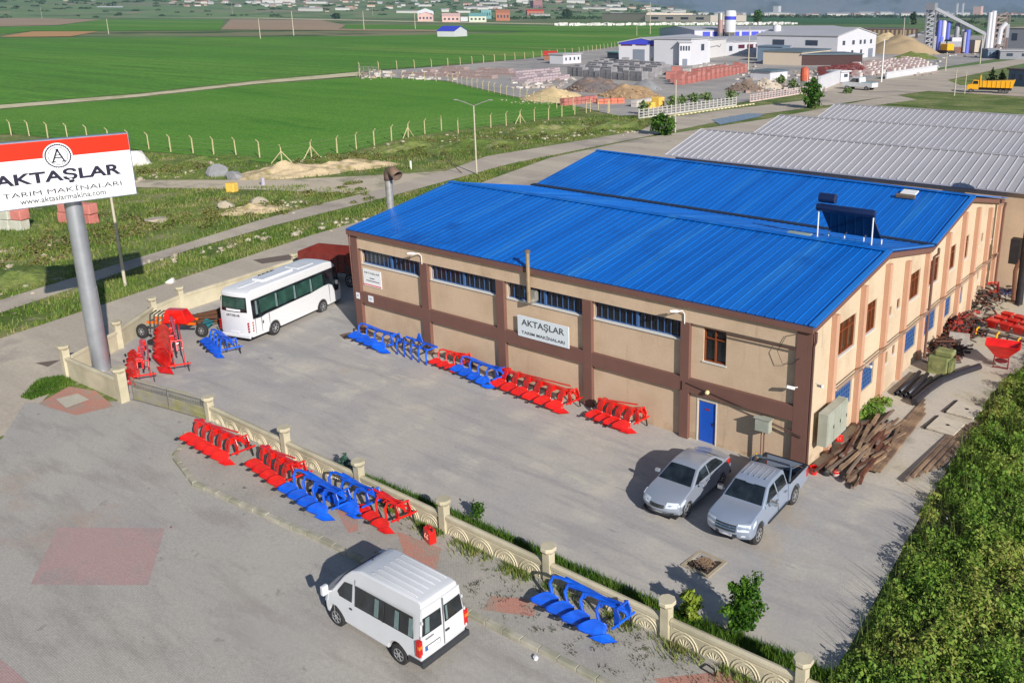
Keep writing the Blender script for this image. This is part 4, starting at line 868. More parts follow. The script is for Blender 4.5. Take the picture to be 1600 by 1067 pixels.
# --- bus
def bus(t):
    wb = 3.95
    sh = Shell(1.05, [(.3,1.03),(1.3,1.05),(2.3,1.0),(2.72,.86)], (-1.75,6.0), (.30,.14,.75))
    A0, A1 = arch(0,.46,.34), arch(wb,.46,.34)
    prof = [(5.95,.45),(6.0,.9),(5.95,1.3),(5.5,2.45),(5.2,2.68),(4.6,2.74),(-1.3,2.72),(-1.6,2.6),(-1.72,1.6),(-1.75,.6),(-1.7,.36),(-.46,.34)] + list(reversed(A0))[1:-1] + [(.46,.34),(wb-.46,.34)] + list(reversed(A1))[1:-1] + [(wb+.46,.34),(5.85,.36)]
    b = sh.skin(prof).build('body', BUSW, t, bev=.05, smooth=30)
    sh.strip((5.93,1.28),(5.53,2.5),-.97,.97,.02,10).build('windscreen', VG, b, smooth=True)
    for s_ in (1,-1):
        w_ = sh.sidepanel([(-1.6,1.32),(-1.58,2.28),(4.15,2.36),(5.45,2.36),(5.75,1.5),(5.6,1.0),(5.1,1.0),(4.9,1.42),(4.6,1.55),(4.1,1.55),(3.0,1.44),(-.6,1.36),(-.95,1.3)], s_).build('side_glazing', VG, b)
        for a_, c_ in ((-1.0,.3),(.42,1.75),(1.87,3.1),(3.22,4.1)):
            sh.sidepanel([(a_,1.5),(a_,2.2),(c_,2.24),(c_,1.54)], s_, .012, .01).build('side_window', VG2, w_)
        for x in (-1.2,.35,1.8,3.15): sh.sidepanel([(x,1.5),(x,2.2),(x-.12,2.2),(x-.16,1.5)], s_, .014, .01).build('curtain', mat('pale_curtain', S(104,124,124)), w_)
        for x in (-1.45,-.95,-.35): sh.sidepanel([(x,.5),(x,1.3),(x-.015,1.3),(x-.015,.5)], s_, .004).build('panel_seam', MATS['seam_grey'], b)
        sh.sidepanel([(4.62,.5),(4.62,1.5),(4.605,1.5),(4.605,.5)], s_, .004).build('door_seam', MATS['seam_grey'], b)
        MB().cbox((-.85,s_*1.05,1.0),(.05,.03,.14)).build('door_handle', PLAST, b)
        for z in (.72,.86,1.0,1.14): MB().lathe((-1.74,s_*.9,z), [(.055,-.02),(.05,.0)], 12, 'x').build('tail_lamp', LAMPR, b); 
        for z in (.72,.86,1.0,1.14): sh.sidepanel([(-1.62,z-.04),(-1.62,z+.04),(-1.7,z+.05),(-1.7,z-.05)], s_, .012).build('tail_lamp', LAMPR, b)
        m_ = MB(); m_.cbox((6.1,s_*1.25,1.9),(.12,.2,.42)); m_.path([(5.5,s_*.9,2.5),(5.9,s_*1.15,2.5),(6.1,s_*1.25,2.1)], .03, 6); m_.build('wing_mirror', PLAST, t, bev=.03)
        MB().cbox((5.2,s_*1.1,1.5),(.1,.18,.24)).build('small_mirror', BUSW, t, bev=.03)
    rw_ = sh.strip((-1.715,1.66),(-1.63,2.42),-.82,.82,.02,6).build('rear_window', VG, b)
    sh.strip((-1.70,1.86),(-1.64,2.36),-.74,.74,.024,6).build('rear_pane', VG2, rw_)
    sh.strip((-1.71,1.70),(-1.70,1.80),-.45,.45,.03,2).build('rear_sticker', SIGNW, rw_)
    MB().cbox((-1.765,0,.62),(.02,.5,.11)).build('number_plate', PLATE, b)
    MB().box(-1.79,-1.7,-.95,.95,.34,.5).build('rear_bumper', BUSW, t, bev=.03)
    text('lettering', 'AKTAŞLAR', b, (-1.775,0,1.42), (0,-1,0), (.03,0,1), .85, .14, INKG)
    r_ = MB(); r_.box(.2,2.6,-.36,.36,2.72,2.86); r_.build('roof_unit', BUSW, t, bev=.04)
    MB().box(-1.2,.1,-.06,.06,2.72,2.78).build('roof_rail', BUSW, t)
    for i in range(4): MB().lathe((1.0+i*.32,.48,2.73), [(.12,0),(.12,.09),(.05,.1)], 12).build('roof_fan', PLAST, t)
    MB().box(2.9,4.2,-.45,.45,2.73,2.8).build('roof_hatch', mat('grey_white', S(206,208,212), .5), t, bev=.03)
    MB().box(-1.6,5.8,-.85,.85,.28,.45).build('underbody', INNER, t)
    for x in (0, wb):
        for s_ in (1,-1): wheel(t, x, s_*1.03, .40, .26, s_, .6)
hd = math.atan2(.968,-.25); side_v = Vector((math.sin(hd), -math.cos(hd)))
rr_ = Vector((-30.99,-3.13)) - side_v*1.14
t = thing('parked_bus', 'white minibus with dark glazing parked between the roadside wall and the end of the factory', 'bus', (rr_.x, rr_.y, gz(rr_.x, rr_.y)+.035), hd); bus(t); t.scale = (1.04,1.11,1.10)
# red farm trailer in front of the bus
t = thing('farm_trailer', 'dark red open farm trailer standing beyond the bus beside the building corner', 'trailer', (-36.0,5.3,gz(-34,5)), R(18)); t.scale = (1.05,1,1.28)
RR = mat('trailer_red', S(116,40,34), .6, var=.2, scale=2, c2=S(118,48,40)); mb = MB()
mb.box(-2.3,2.3,-1.15,-1.08,.9,1.75); mb.box(-2.3,2.3,1.08,1.15,.9,1.75); mb.box(-2.3,-2.23,-1.08,1.08,.9,1.75); mb.box(2.23,2.3,-1.08,1.08,.9,1.75); mb.box(-2.3,2.3,-1.15,1.15,.8,.899)
for x in np.arange(-2.2,2.3,.55): mb.box(x-.03,x+.03,-1.19,-1.152,.85,1.75)
mb.build('tipper_body', RR, t, bev=.01); MB().bar((2.3,0,.75),(3.6,0,.6),.1).build('drawbar', BLACK, t); MB().box(-2.1,2.1,-.5,.5,.6,.8).build('chassis', BLACK, t)
for x in (-1.3,1.3):
    for s_ in (1,-1): wheel(t, x, s_*1.05, .38, .24, s_)
REDM = mat('machine_red', S(222,30,20), .3, var=.16, scale=4, coat=.5, c2=S(200,26,20)); BLUM = mat('machine_blue', S(18,96,222), .3, var=.16, scale=4, coat=.5, c2=S(14,80,196))
t = thing('spreader', 'red hopper with cream panel wedged beside the factory corner behind the bus', 'spreader', (-30.6,5.4,gz(-30,5)))
MB().add([(-.8,-.7,2.0),(.8,-.7,2.0),(.8,.7,2.0),(-.8,.7,2.0),(-.2,-.2,.9),(.2,-.2,.9),(.2,.2,.9),(-.2,.2,.9)], [(0,1,5,4),(1,2,6,5),(2,3,7,6),(3,0,4,7),(4,5,6,7)]).build('hopper', REDM, t, solid=.03)
MB().box(-.35,.35,-.35,.35,0,.9).build('base_frame', BLACK, t); MB().box(-1.3,-.7,-.5,-.4,1.1,1.9).build('cream_panel', CAST, t)

# ================================================================== PLOUGHS
def plough(name, label, p, q, n, colm, style='arc', group=None, h=1.0, sc_=1.0, rotx=None, back=None):
    """row of bodies from p (tail of first) to q (share tip of last); frame behind the row"""
    a = Vector((p[0],p[1],0)); b = Vector((q[0],q[1],0)); L = (b-a).length; ang_ = math.atan2(b.y-a.y, b.x-a.x)
    t = thing(name, label, 'plough', (a.x, a.y, gz(a.x,a.y)+(.16 if a.y < -11.4 and a.x > -24.3 else .04)), ang_, group)
    bl_ = 1.25*sc_; s_ = (L-bl_)/max(1,n-1)
    BC, BS = math.cos(R(20)), math.sin(R(20))
    for i in range(n):
        x0 = i*s_; jx = random.uniform(-.02,.02)
        # mouldboard: curved plate, tail left high, throat right low
        nu, nv = 8, 5; vs = []
        for iu in range(nu+1):
            u_ = iu/nu; lo_ = .22*(1-u_)**1.4; hi_ = .24+.40*math.sin(min(1,u_*1.3)*math.pi/2)*(1-.35*max(0,u_-.6)/.4)
            if iu == 0: hi_ = lo_+.03
            for iv in range(nv+1):
                v_ = iv/nv; z = lo_+(hi_-lo_)*v_
                yb = -.22*(1-u_)*1.0 + .30*z + .10*math.sin(v_*math.pi)*.7 - .1
                lx, ly = -.22+u_*1.07-.62, yb+.12*(1-u_); vs.append((x0+jx+(.62+lx*BC-ly*BS)*sc_, (lx*BS+ly*BC)*sc_, z*sc_))
        fs = [(iu*(nv+1)+iv, (iu+1)*(nv+1)+iv, (iu+1)*(nv+1)+iv+1, iu*(nv+1)+iv+1) for iu in range(nu) for iv in range(nv)]
        mo = MB().add(vs, fs).build('mouldboard', colm, t, smooth=60, solid=.015)
        e = x0+.85*sc_
        def rb(lx, ly, z): lx -= .62; return (x0+jx+(.62+lx*BC-ly*BS)*sc_, (lx*BS+ly*BC)*sc_, z)
        MB().slab([rb(.30,-.20,.03),rb(.66,-.10,.14),rb(.92,-.02,.20),rb(1.28,-.06,.015),rb(.84,-.30,.01)], (0,.012,-.012)).build('share', colm, mo)
        MB().slab([rb(-.42,-.22,.16),rb(-.20,-.20,.30),rb(-.05,-.20,.24),rb(-.2,-.22,.15)], (0,.014,0)).build('tail_piece', mat('bare_steel', S(60,62,70), .5, metal=.5), mo)
        px0, pz = x0+.5*sc_, .42*sc_
        if style == 'arc':
            pth = [(px0,.12,pz*.6),(px0-.05,.16,pz),(px0-.22*sc_,.22,h*.72),(px0-.16*sc_,.30,h*.95),(px0+.12*sc_,.38,h),(px0+.55*sc_,.48,h*.94),(px0+1.0*sc_ if i < n-1 else px0+.75*sc_,.58,h*.86)]
            MB().path(pth, .062*sc_, 8).build('leg', colm, t, smooth=True)
        elif style == 'plate':
            MB().slab([(px0-.14,.16,.2),(px0+.10,.16,.2),(px0+.14,.22,h*.62),(px0+.24,.3,h*.9),(px0-.1,.3,h*.92),(px0-.2,.22,h*.6)], (0,.05,0)).build('leg', colm, t, bev=.01)
            MB().path([(px0-.12,.3,h*.86),(px0-.26,.25,h*.6),(px0-.12,.16,h*.32)], .03, 6).build('spring', BLACK, t, smooth=True)
        if i == n//2 or n < 4: pass
    xe = L-.25
    fr = MB()
    if style == 'arc':
        fr.bar((.55,.62,h*.84),(xe,.66,h*.86),.10); fr.bar((.75,.42,h*.78),(xe,.9,h*.7),.06); fr.bar((L*.35,.3,h*.97),(xe,.62,h*1.05),.06)
        fr.bar((L*.5,.66,h*.86),(L*.5+.1,.30,h*.8),.06); fr.bar((L*.72,.66,h*.86),(L*.72+.1,.30,h*.8),.06)
    else:
        fr.bar((.2,.36,h*.88),(xe,.62,h*.86),.14,.16); fr.bar((L*.3,.36,h*1.02),(xe-.1,.6,h*1.18),.06); fr.bar((.4,.62,h*.7),(xe,.85,h*.72),.08)
        for i in range(n): fr.cbox((.5+i*s_,.42,h*.84),(.24,.3,.26))
    fr.build('frame', colm, t, bev=.012)
    hd_ = MB()
    for y in (.36,.86): hd_.slab([(xe-.05,y,.35),(xe+.12,y,.30),(xe+.20,y,h*.75),(xe+.06,y,h*1.02),(xe-.08,y,h*.98),(xe-.06,y,.7)], (0,.04,0))
    hd_.bar((xe+.05,.36,h*1.0),(xe+.05,.9,h*1.0),.06); hd_.tube((xe+.1,.1,.42),(xe+.1,1.15,.42),.045,n=8); hd_.bar((xe-.5,.6,h*.9),(xe+.05,.62,h*1.08),.05)
    hd_.bar((xe+.02,.6,h*1.0),(xe+.28,.62,h*.72),.09,.05)
    hd_.build('headstock', colm, t, bev=.01)
    MB().bar((xe+.02,1.0,.5),(xe+.1,1.02,.0),.05).build('parking_stand', BLACK, t)
    return t
pl = plough
pl('plough', 'large red five furrow plough at the gate end of the pavement row', (-23.0,-12.95), (-19.3,-13.15), 5, REDM, 'plate', 'ploughs on display along the pavement', 1.0, .86)
pl('plough', 'red four furrow plough second in the pavement row between red and blue ones', (-18.7,-12.6), (-15.7,-13.05), 4, REDM, 'plate', 'ploughs on display along the pavement', .95, .84)
pl('plough', 'blue four furrow plough in front of the second wall post, touching the red one', (-15.9,-12.95), (-12.6,-13.35), 4, BLUM, 'arc', 'ploughs on display along the pavement', .95, .9)
pl('plough', 'blue plough pushed close to the wall behind the other blue one', (-14.7,-12.2), (-11.8,-12.6), 3, BLUM, 'arc', 'ploughs on display along the pavement', .9, .85)
pl('plough', 'small red three furrow plough at the van end of the pavement row', (-12.4,-12.2), (-10.2,-12.6), 3, REDM, 'arc', 'ploughs on display along the pavement', .95, .75)
pl('plough', 'blue four furrow plough standing alone by the wall beyond the van', (-3.5,-12.25), (-.35,-12.55), 4, BLUM, 'arc', 'ploughs on display along the pavement', .95, .92)
gg_ = 'ploughs lined up along the factory front'
pl('plough', 'blue plough nearest the bus along the factory front', (-26.8,-1.05), (-23.3,-1.55), 4, BLUM, 'arc', gg_, .9, .88)
pl('plough', 'small red plough squeezed between the blue cultivator and a blue plough at the wall', (-20.5,-.95), (-18.4,-1.1), 3, REDM, 'arc', gg_, .8, .7)
pl('plough', 'blue plough between the small red one and the longest red one at the wall', (-18.85,-.95), (-15.7,-1.5), 4, BLUM, 'arc', gg_, .85, .82)
pl('plough', 'longest red six furrow plough under the name board', (-16.0,-1.05), (-11.0,-1.55), 6, REDM, 'plate', gg_, .95, .88)
pl('plough', 'red four furrow plough under the fourth ribbon window nearest the blue door', (-10.1,-1.0), (-7.4,-1.25), 4, REDM, 'plate', gg_, .95, .85)
# blue chisel cultivator by the wall
t = thing('chisel_plough', 'blue chisel cultivator with black spring tines along the factory front', 'cultivator', (-23.1,-.75,gz(-24,-.8)+.04), R(-3)); t.scale = (.8,1,1)
mb = MB(); mb.bar((0,.3,.75),(3.2,.3,.75),.1); mb.bar((.1,-.25,.72),(3.1,-.25,.72),.1)
for x in (.1,1.1,2.1,3.1): mb.bar((x,-.25,.73),(x,.3,.75),.08)
mb.slab([(1.2,.2,.8),(1.9,.2,.8),(1.62,.2,1.25),(1.48,.2,1.25)], (0,.05,0)); mb.build('frame', BLUM, t, bev=.01)
for i in range(5):
    x = .1+.75*i; o = MB().path([(x,-.3,.78),(x+.1,-.45,.7),(x+.14,-.5,.4),(x+.06,-.42,.12)], [.06,.06,.05,.05], 8).build('tine', BLUM, t, smooth=True)
    MB().slab([(x-.1,-.46,.0),(x+.2,-.5,.0),(x+.08,-.42,.22)], (0,.03,0)).build('point', BLUM, o); MB().path([(x,-.2,.85),(x-.03,-.32,1.05),(x+.1,-.48,.95),(x+.12,-.5,.7)], .04, 6).build('spring', BLACK, o, smooth=True)
# corner group of machines
t = plough('plough', 'small red plough right behind the post end of the sliding gate', tuple(G(214,560)[:2]), tuple(G(206,606)[:2]), 4, REDM, 'plate', 'machines parked in the yard corner', 1.15, 1.1)
t = plough('plough', 'big red plough standing crosswise in front of the wheeled cultivator', tuple(G(262,528)[:2]), tuple(G(262,590)[:2]), 4, REDM, 'plate', 'machines parked in the yard corner', 1.7, 1.75)
t = plough('plough', 'blue plough standing by the rear corner of the bus', (-33.1,-6.1), (-30.3,-6.9), 4, BLUM, 'arc', 'machines parked in the yard corner', .9, .85)
ORG = mat('machine_orange', S(226,104,20), .5, var=.15)
t = thing('wheeled_cultivator', 'orange and red disc cultivator on two rubber wheels beside the roadside wall', 'cultivator', (-35.6,-6.7,gz(-35,-6.5)+.04), R(30)); t.scale = (.8,.9,1)
mb = MB(); mb.bar((-1.7,0,.9),(1.9,0,.9),.14); mb.bar((-1.6,.6,1.0),(1.7,.6,1.0),.12); mb.bar((-1.2,0,.9),(-1.2,.6,1.0),.1); mb.bar((1.2,0,.9),(1.2,.6,1.0),.1); mb.build('frame', ORG, t, bev=.01)
for i in range(5): MB().path([(-1.4+.3*i,-.2,.55),(-1.42+.3*i,.05,1.35),(-1.4+.3*i,.7,1.4)], .045, 6).build('tine', BLACK, t, smooth=True)
MB().add([(-.3,-.4,1.0),(1.5,-.4,1.0),(1.6,.5,1.0),(-.3,.5,1.0),(0,-.3,1.75),(1.25,-.3,1.75),(1.3,.2,1.75),(0,.2,1.75)], [(0,1,5,4),(1,2,6,5),(2,3,7,6),(3,0,4,7),(4,5,6,7)]).build('hopper', REDM, t, bev=.02)
for x, y in ((-2.0,-.3),(2.1,.2)): wheel(t, x, y, .42, .22, -1, .5)
MB().lathe((-.5,-1.1,.12), [(.44,0),(.45,.1),(.3,.12)], 20).build('spare_disc', TYRE, t)
MB().bar((2.1,.3,.9),(4.5,2.2,1.0),.05).build('drawbar', BLACK, t)
t = thing('timber_heap', 'dark brown timber heap with a teal tarp behind the back of the bus', 'timber heap', (-35.9,-3.6,gz(-36,-2)))
mb = MB()
for i in range(26): x, y = random.uniform(-.6,.6), random.uniform(-.8,.9); a = random.uniform(0,.6)+.8; mb.bar((x-math.cos(a),y-math.sin(a),random.uniform(.05,.5)),(x+math.cos(a),y+math.sin(a),random.uniform(.1,.7)),.14,.1)
tm = mb.build('timbers', mat('dark_timber', S(96,62,40), .9, var=.25, scale=4), t); tag(tm, kind='stuff')
MB().add([(.6,-1.6,.3),(1.3,-1.5,.25),(1.2,-1.0,.5),(.5,-1.1,.55)], [(0,1,2,3)]).build('tarp', mat('teal_tarp', S(40,120,130), .6), t, solid=.02)
# red jerrycan on the pavement
def jerrycan(loc, rz, lab, s_=1.0, c=None):
    t = thing('jerrycan', lab, 'jerrycan', loc, rz); t.scale = (s_,)*3
    MB().slab([(-.2,-.12,0),(.2,-.12,0),(.2,-.12,.38),(.1,-.12,.48),(-.2,-.12,.48)], (0,.24,0)).build('can', c or REDM, t, bev=.03)
    MB().lathe((.13,0,.42), [(.04,0),(.04,.09),(.02,.1)], 10).build('cap', BLACK, t); MB().path([(-.16,0,.47),(-.14,0,.54),(.04,0,.54),(.06,0,.47)], .018, 6).build('handle', c or REDM, t)
    for a in (-.07,.07):
        MB().path([(a+.045*math.cos(k),-.128,.24+.08*math.sin(k)) for k in np.linspace(.8,5.4,9)], .012, 4).build('white_mark', mat('orange_white', S(250,170,150), .5), t)
p_ = G(673,852); jerrycan((p_.x, p_.y, gz(p_.x,p_.y)+.16), R(-15), 'red jerrycan standing alone on the pavement by the concrete wall', 1.15)
# ================================================================== STREET FURNITURE AND ROADSIDE
CONCP = mat('pole_concrete', S(186,178,158), .9, var=.12)
def pole(px, ty, lab, group=None, arms=None, r=.12, name='street_lamp', cat='lamp post', m_=None):
    b = G(*px); h = up_px(b, ty); t = thing(name, lab, cat, b, 0, group)
    MB().tube((0,0,-.1),(0,0,h),r,r*.6,10).build('pole', m_ or CONCP, t, smooth=True)
    if arms == 'Y':
        for s_ in (1,-1): a = MB(); a.path([(0,0,h),(s_*.7,s_*.45,h+.35),(s_*1.45,s_*.9,h+.62)], .05, 6); a = a.build('arm', GALV, t, smooth=True); MB().cbox((s_*1.6,s_*1.0,h+.66),(.45,.2,.1),Matrix.Rotation(R(33),3,'Z')).build('lamp_head', GALV, a)
    elif arms == 'one': a = MB(); a.path([(0,0,h),(-.5,.1,h+.5),(-1.3,.3,h+.6)], .06, 6); a.build('arm', GALV, t, smooth=True)
    elif arms == 'cross': MB().box(-.9,.9,-.06,.06,h-.5,h-.35).build('crossarm', CONCP, t)
    return t
pole((196,447), 250, 'thin concrete pole standing in the grass median behind the billboard', None, None, .11)
pole((745,273), 166, 'street lamp with two short arms in the median left of the blue roofs', None, 'Y', .11)
pole((1055,207), 125, 'plain lamp pole in the median beside the round green bush', None, None, .13)
pole((1259,166), 110, 'pole standing right beside the leafy roadside tree', None, 'one', .14)
pole((1169,110), 42, 'tall lamp mast in front of the white block factory office', None, 'Y', .2)
pole((1377,129), 62, 'white lamp mast at the junction near the white pickup', None, 'Y', .2, m_=WHITE)
pole((1477,112), 82, 'pole with insulators by the road bend near the yellow digger', None, 'cross', .2, 'utility_pole', 'utility pole')
pole((1531,100), 55, 'pale utility pole in front of the conveyor foot', None, 'cross', .22, 'utility_pole', 'utility pole')
pole((1491,150), 108, 'utility pole left of the yellow tipper truck', None, None, .14, 'utility_pole', 'utility pole')
pole((1507,147), 112, 'slim pole touching the cab of the yellow tipper truck', None, None, .12, 'utility_pole', 'utility pole')
pole((1016,54), 4, 'very tall pole rising behind the block factory roof', None, 'cross', .3, 'utility_pole', 'utility pole')
pole((995,56), 41, 'short pole at the field edge behind the factory hall with the blue gable', None, None, .25, 'utility_pole', 'utility pole')
pole((1411,62), 28, 'pole before the dark steel shed near the sand heap', None, None, .35, 'utility_pole', 'utility pole')
for px, ty in (((459,56),18), ((569,47),18), ((649,46),17), ((407,61),30), ((170,54),30), ((66,30),12), ((364,28),5), ((583,28),8)):
    pole(px, ty, 'thin pale power pole in the far fields, '+{459:'right of the bare field left end',569:'in front of the long green hall',649:'beside the pink houses',407:'at the left end of the ploughed field',170:'left of the long white farm building',66:'at the far left before the town',364:'tallest one right of the tall trees',583:'thin one behind the green hall'}[px[0]], 'power poles in the far fields', 'cross', .4 if ty < 19 else .3, 'utility_pole', 'utility pole')
t = thing('marker_post', 'short white marker post in the weeds between the duct and the lamp', 'post', G(642,265)); MB().box(-.09,.09,-.09,.09,-.1,.98).build('post', WHITE, t, bev=.02)
t = thing('leaning_stick', 'thin dark dead branch leaning over the dirt road near the street lamp', 'branch', G(722,271)); MB().path([(0,0,0),(-1.2,-.4,1.0),(-1.9,-.5,1.6),(-2.2,-.5,2.1)], [.06,.05,.04,.02], 6).build('branch', mat('dead_wood', S(70,58,50), .9), t); MB().path([(-1.5,-.4,1.25),(-1.9,-.2,2.0)], .03, 5).build('twig', MATS['dead_wood'], t)

# post and wire fences
POSTM = mat('fence_post_concrete', S(190,178,136), .95, var=.15)
WIRE = mat('fence_wire', S(130,124,104), .7)
def postfence(label, pts, spacing, h=2.2, r=.09, lean=1, braces=(), wires=4, exact=False):
    W_ = [Vector((*tuple(p)[:2], 0)) for p in pts]; root = thing('post_fence', label, 'fence', (0,0,0))
    P_ = []
    if exact: P_ = W_
    else:
        for a, b in zip(W_[:-1], W_[1:]):
            n = max(1, round((b-a).length/spacing)); P_ += [a.lerp(b, i/n) for i in range(n)]
        P_.append(W_[-1])
    me = None; tops = []
    for i, p in enumerate(P_):
        p = Vector((p.x, p.y, gz(p.x,p.y)))
        nx = P_[min(i+1,len(P_)-1)] - P_[max(i-1,0)]; sd = Vector((-nx.y,nx.x,0)).normalized()*lean
        mb = MB(); l_ = random.uniform(-.06,.06); q = p+Vector((l_,l_*.5,h*.82)); mb.path([p-Vector((0,0,.1)), q, q+sd*.32+Vector((0,0,.36))], [r,r*.9,r*.7], 5)
        if i in braces:
            dd_ = nx.normalized()
            for s_ in (1,-1): mb.path([p+dd_*s_*1.3, p+Vector((0,0,h*.62))], r*.8, 5)
        if i < 99: mb.build('fence_post', POSTM, root)
        tops.append((p, sd))
    mb = MB()
    for (a, sa), (b, sb) in zip(tops[:-1], tops[1:]):
        for z in np.linspace(.35, h*.8, wires): mb.bar(a+Vector((0,0,z)), b+Vector((0,0,z)), .02)
    mb.build('wires', WIRE, root)
    return root
near_posts = [G(*q) for q in ((18,212),(46,213),(75,216),(106,218),(137,221),(170,226),(202,230),(233,234),(267,238),(302,240),(334,242),(369,243),(406,247),(441,256),(487,247),(527,240),(557,234),(585,228),(612,221),(638,215),(664,210),(690,205),(716,209),(741,203),(767,200),(791,197),(813,193),(835,190),(857,188),(878,183),(898,180),(916,177),(935,175),(952,176))]
postfence('bent concrete posts with wire along the near edge of the wheat field', near_posts, 3, 2.35, .085, -1, (13,14,19,26), exact=True)
postfence('bent post and wire fence around the scrap yard beside the wheat field', [G(*q) for q in ((562,121),(700,129),(802,154),(870,170),(950,178))], 4.2, 2.4, .09, 1, (0,))
postfence('far bent post fence between wheat field and block factory', [G(*q) for q in ((562,112),(700,104),(820,93),(905,84),(966,74))], 7.5, 2.8, .12, 1)
t = thing('field_gate', 'grey mesh gate closing the field track at the fence corner', 'gate', G(561,118)); e_ = G(592,119)-G(561,118); ln = e_.length; t.rotation_euler = (0,0,math.atan2(e_.y,e_.x))
mb = MB(); [mb.bar((0,0,z),(ln,0,z),.12) for z in (.1,1.3,2.4)]; [mb.bar((x,0,.1),(x,0,2.4),.12) for x in np.linspace(0,ln,5)]; mb.build('frame', GALV, t)
mb = MB(); [mb.bar((x,0,.1),(x,0,2.4),.05) for x in np.linspace(.3,ln-.3,16)]; mb.build('mesh', GALV, t)

# rocks, rubble and blocks on the verge
def rockmesh(r, seed, flat=.65, sub=2):
    bm = bmesh.new(); bmesh.ops.create_icosphere(bm, subdivisions=sub, radius=r); q = random.Random(seed)
    ds = [(Vector((q.uniform(-1,1),q.uniform(-1,1),q.uniform(-1,1))).normalized(), q.uniform(.42,.9)) for _ in range(11)]
    for v in bm.verts:
        for d, k in ds:
            a = v.co.dot(d)
            if a > r*k: v.co -= d*(a-r*k)
        v.co.z *= flat
    vs = [tuple(v.co) for v in bm.verts]; fs = [tuple(x.index for x in f.verts) for f in bm.faces]; bm.free(); m_ = MB(); m_.add(vs, fs); return m_
STONE = mat('limestone', S(186,176,156), .95, var=.15, c2=S(164,152,132), bump=.4); GSTONE = mat('grey_stone', S(140,140,142), .95, var=.12, bump=.4)
def boulder(px, r, lab, m_=None, flat=.65, seed=0, dz=0):
    b = G(*px); o = rockmesh(r, seed+int(px[0]), flat).build('boulder', m_ or STONE); o.location = b + Vector((0,0,r*.2+dz)); tag(o, lab, 'boulder'); return o
boulder((345,274), 1.5, 'larger grey boulder on the verge below the fence corner', GSTONE, .8); boulder((366,280), 1.1, 'smaller grey boulder touching the larger grey one', GSTONE, .75, 3)
boulder((208,256), 2.6, 'white rubble heap just right of the billboard top', mat('white_rubble', S(222,220,212), .95), .5)
boulder((243,348), 1.0, 'flat pale rock among weeds left of the upper dirt path', STONE, .4); boulder((355,325), .9, 'pale rock beside the yellow block on the verge', STONE, .6)
boulder((268,441), .45, 'white stone at the edge of the grass median', mat('white_rubble', S(222,220,212), .95), .6)
boulder((405,320), 1.1, 'sandy lump of rubble right of the yellow block', STONE, .5)
t = G(363,300); o = MB().cbox((0,0,.45), (.95,.8,.9), Matrix.Rotation(.4,3,'Z')).build('block', mat('yellow_block', S(228,186,84), .9, var=.15), bev=.08); o.location = t; tag(o, 'yellow stone block standing in the weeds beside the dirt path', 'block')
t = G(411,290); o = MB().cbox((0,0,.4), (.35,.3,.8)).build('marker_stone', mat('lilac_grey', S(176,170,186), .9), bev=.05); o.location = t; tag(o, 'small lilac grey stone post at the fork of the dirt path', 'stone')
PINK = mat('pink_block', S(200,126,116), .95, var=.14, scale=2, bump=.4, c2=S(190,112,102)); GRB = mat('pale_block', S(190,190,176), .95, var=.12, scale=2, bump=.4)
def blockstack(px, lab, m_, cols_, rows, w_=1.0, rz=.25, seed=1):
    t = thing('block_stack', lab, 'block stack', G(*px), rz); q = random.Random(seed)
    for j in range(rows):
        for i in range(cols_):
            mb = MB(); mb.cbox((i*w_*1.04+(j%2)*.15+q.uniform(-.04,.04), q.uniform(-.08,.08), .45+j*.92), (w_*.98,.95,.88), Matrix.Rotation(q.uniform(-.06,.06),3,'Z')); mb.build('block', m_(i,j) if callable(m_) else m_, t, bev=.06)
    return t
blockstack((106,347), 'two rows of dusty pink stone blocks behind the billboard pole', PINK, 3, 2, 1.15, R(18))
blockstack((0,357), 'pale grey and pink stone blocks stacked at the left edge below the billboard', lambda i, j: PINK if (i+j) % 3 == 0 else GRB, 3, 2, 1.05, R(20), 4)
# rubble strewn on the verge and bank: nobody could count it
mb = MB(); q = random.Random(5)
zones = [((430,258),(600,238),14,3), ((415,270),(590,255),30,3), ((600,235),(960,190),60,8), ((0,390),(60,470),20,6), ((380,330),(480,315),40,4), ((200,285),(330,262),20,4), ((700,225),(1000,205),60,5), ((200,420),(560,345),40,2), ((820,160),(960,160),160,7)]
for a, b, n, sp in zones:
    A_, B_ = G(*a), G(*b)
    for i in range(n*2):
        p = A_.lerp(B_, q.random()) + Vector((q.gauss(0,sp*.35), q.gauss(0,sp*.35), 0)); r_ = abs(q.gauss(.12,.12))+.06; rk = rockmesh(r_, q.randint(0,9999), .6, 1)
        z = gz(p.x,p.y)+r_*.2; mb.add([(v[0]+p.x, v[1]+p.y, v[2]+z) for v in rk.v], rk.f)
o = mb.build('rubble', STONE); tag(o, 'pale stones and rubble strewn over the road verges', 'rubble', kind='stuff')
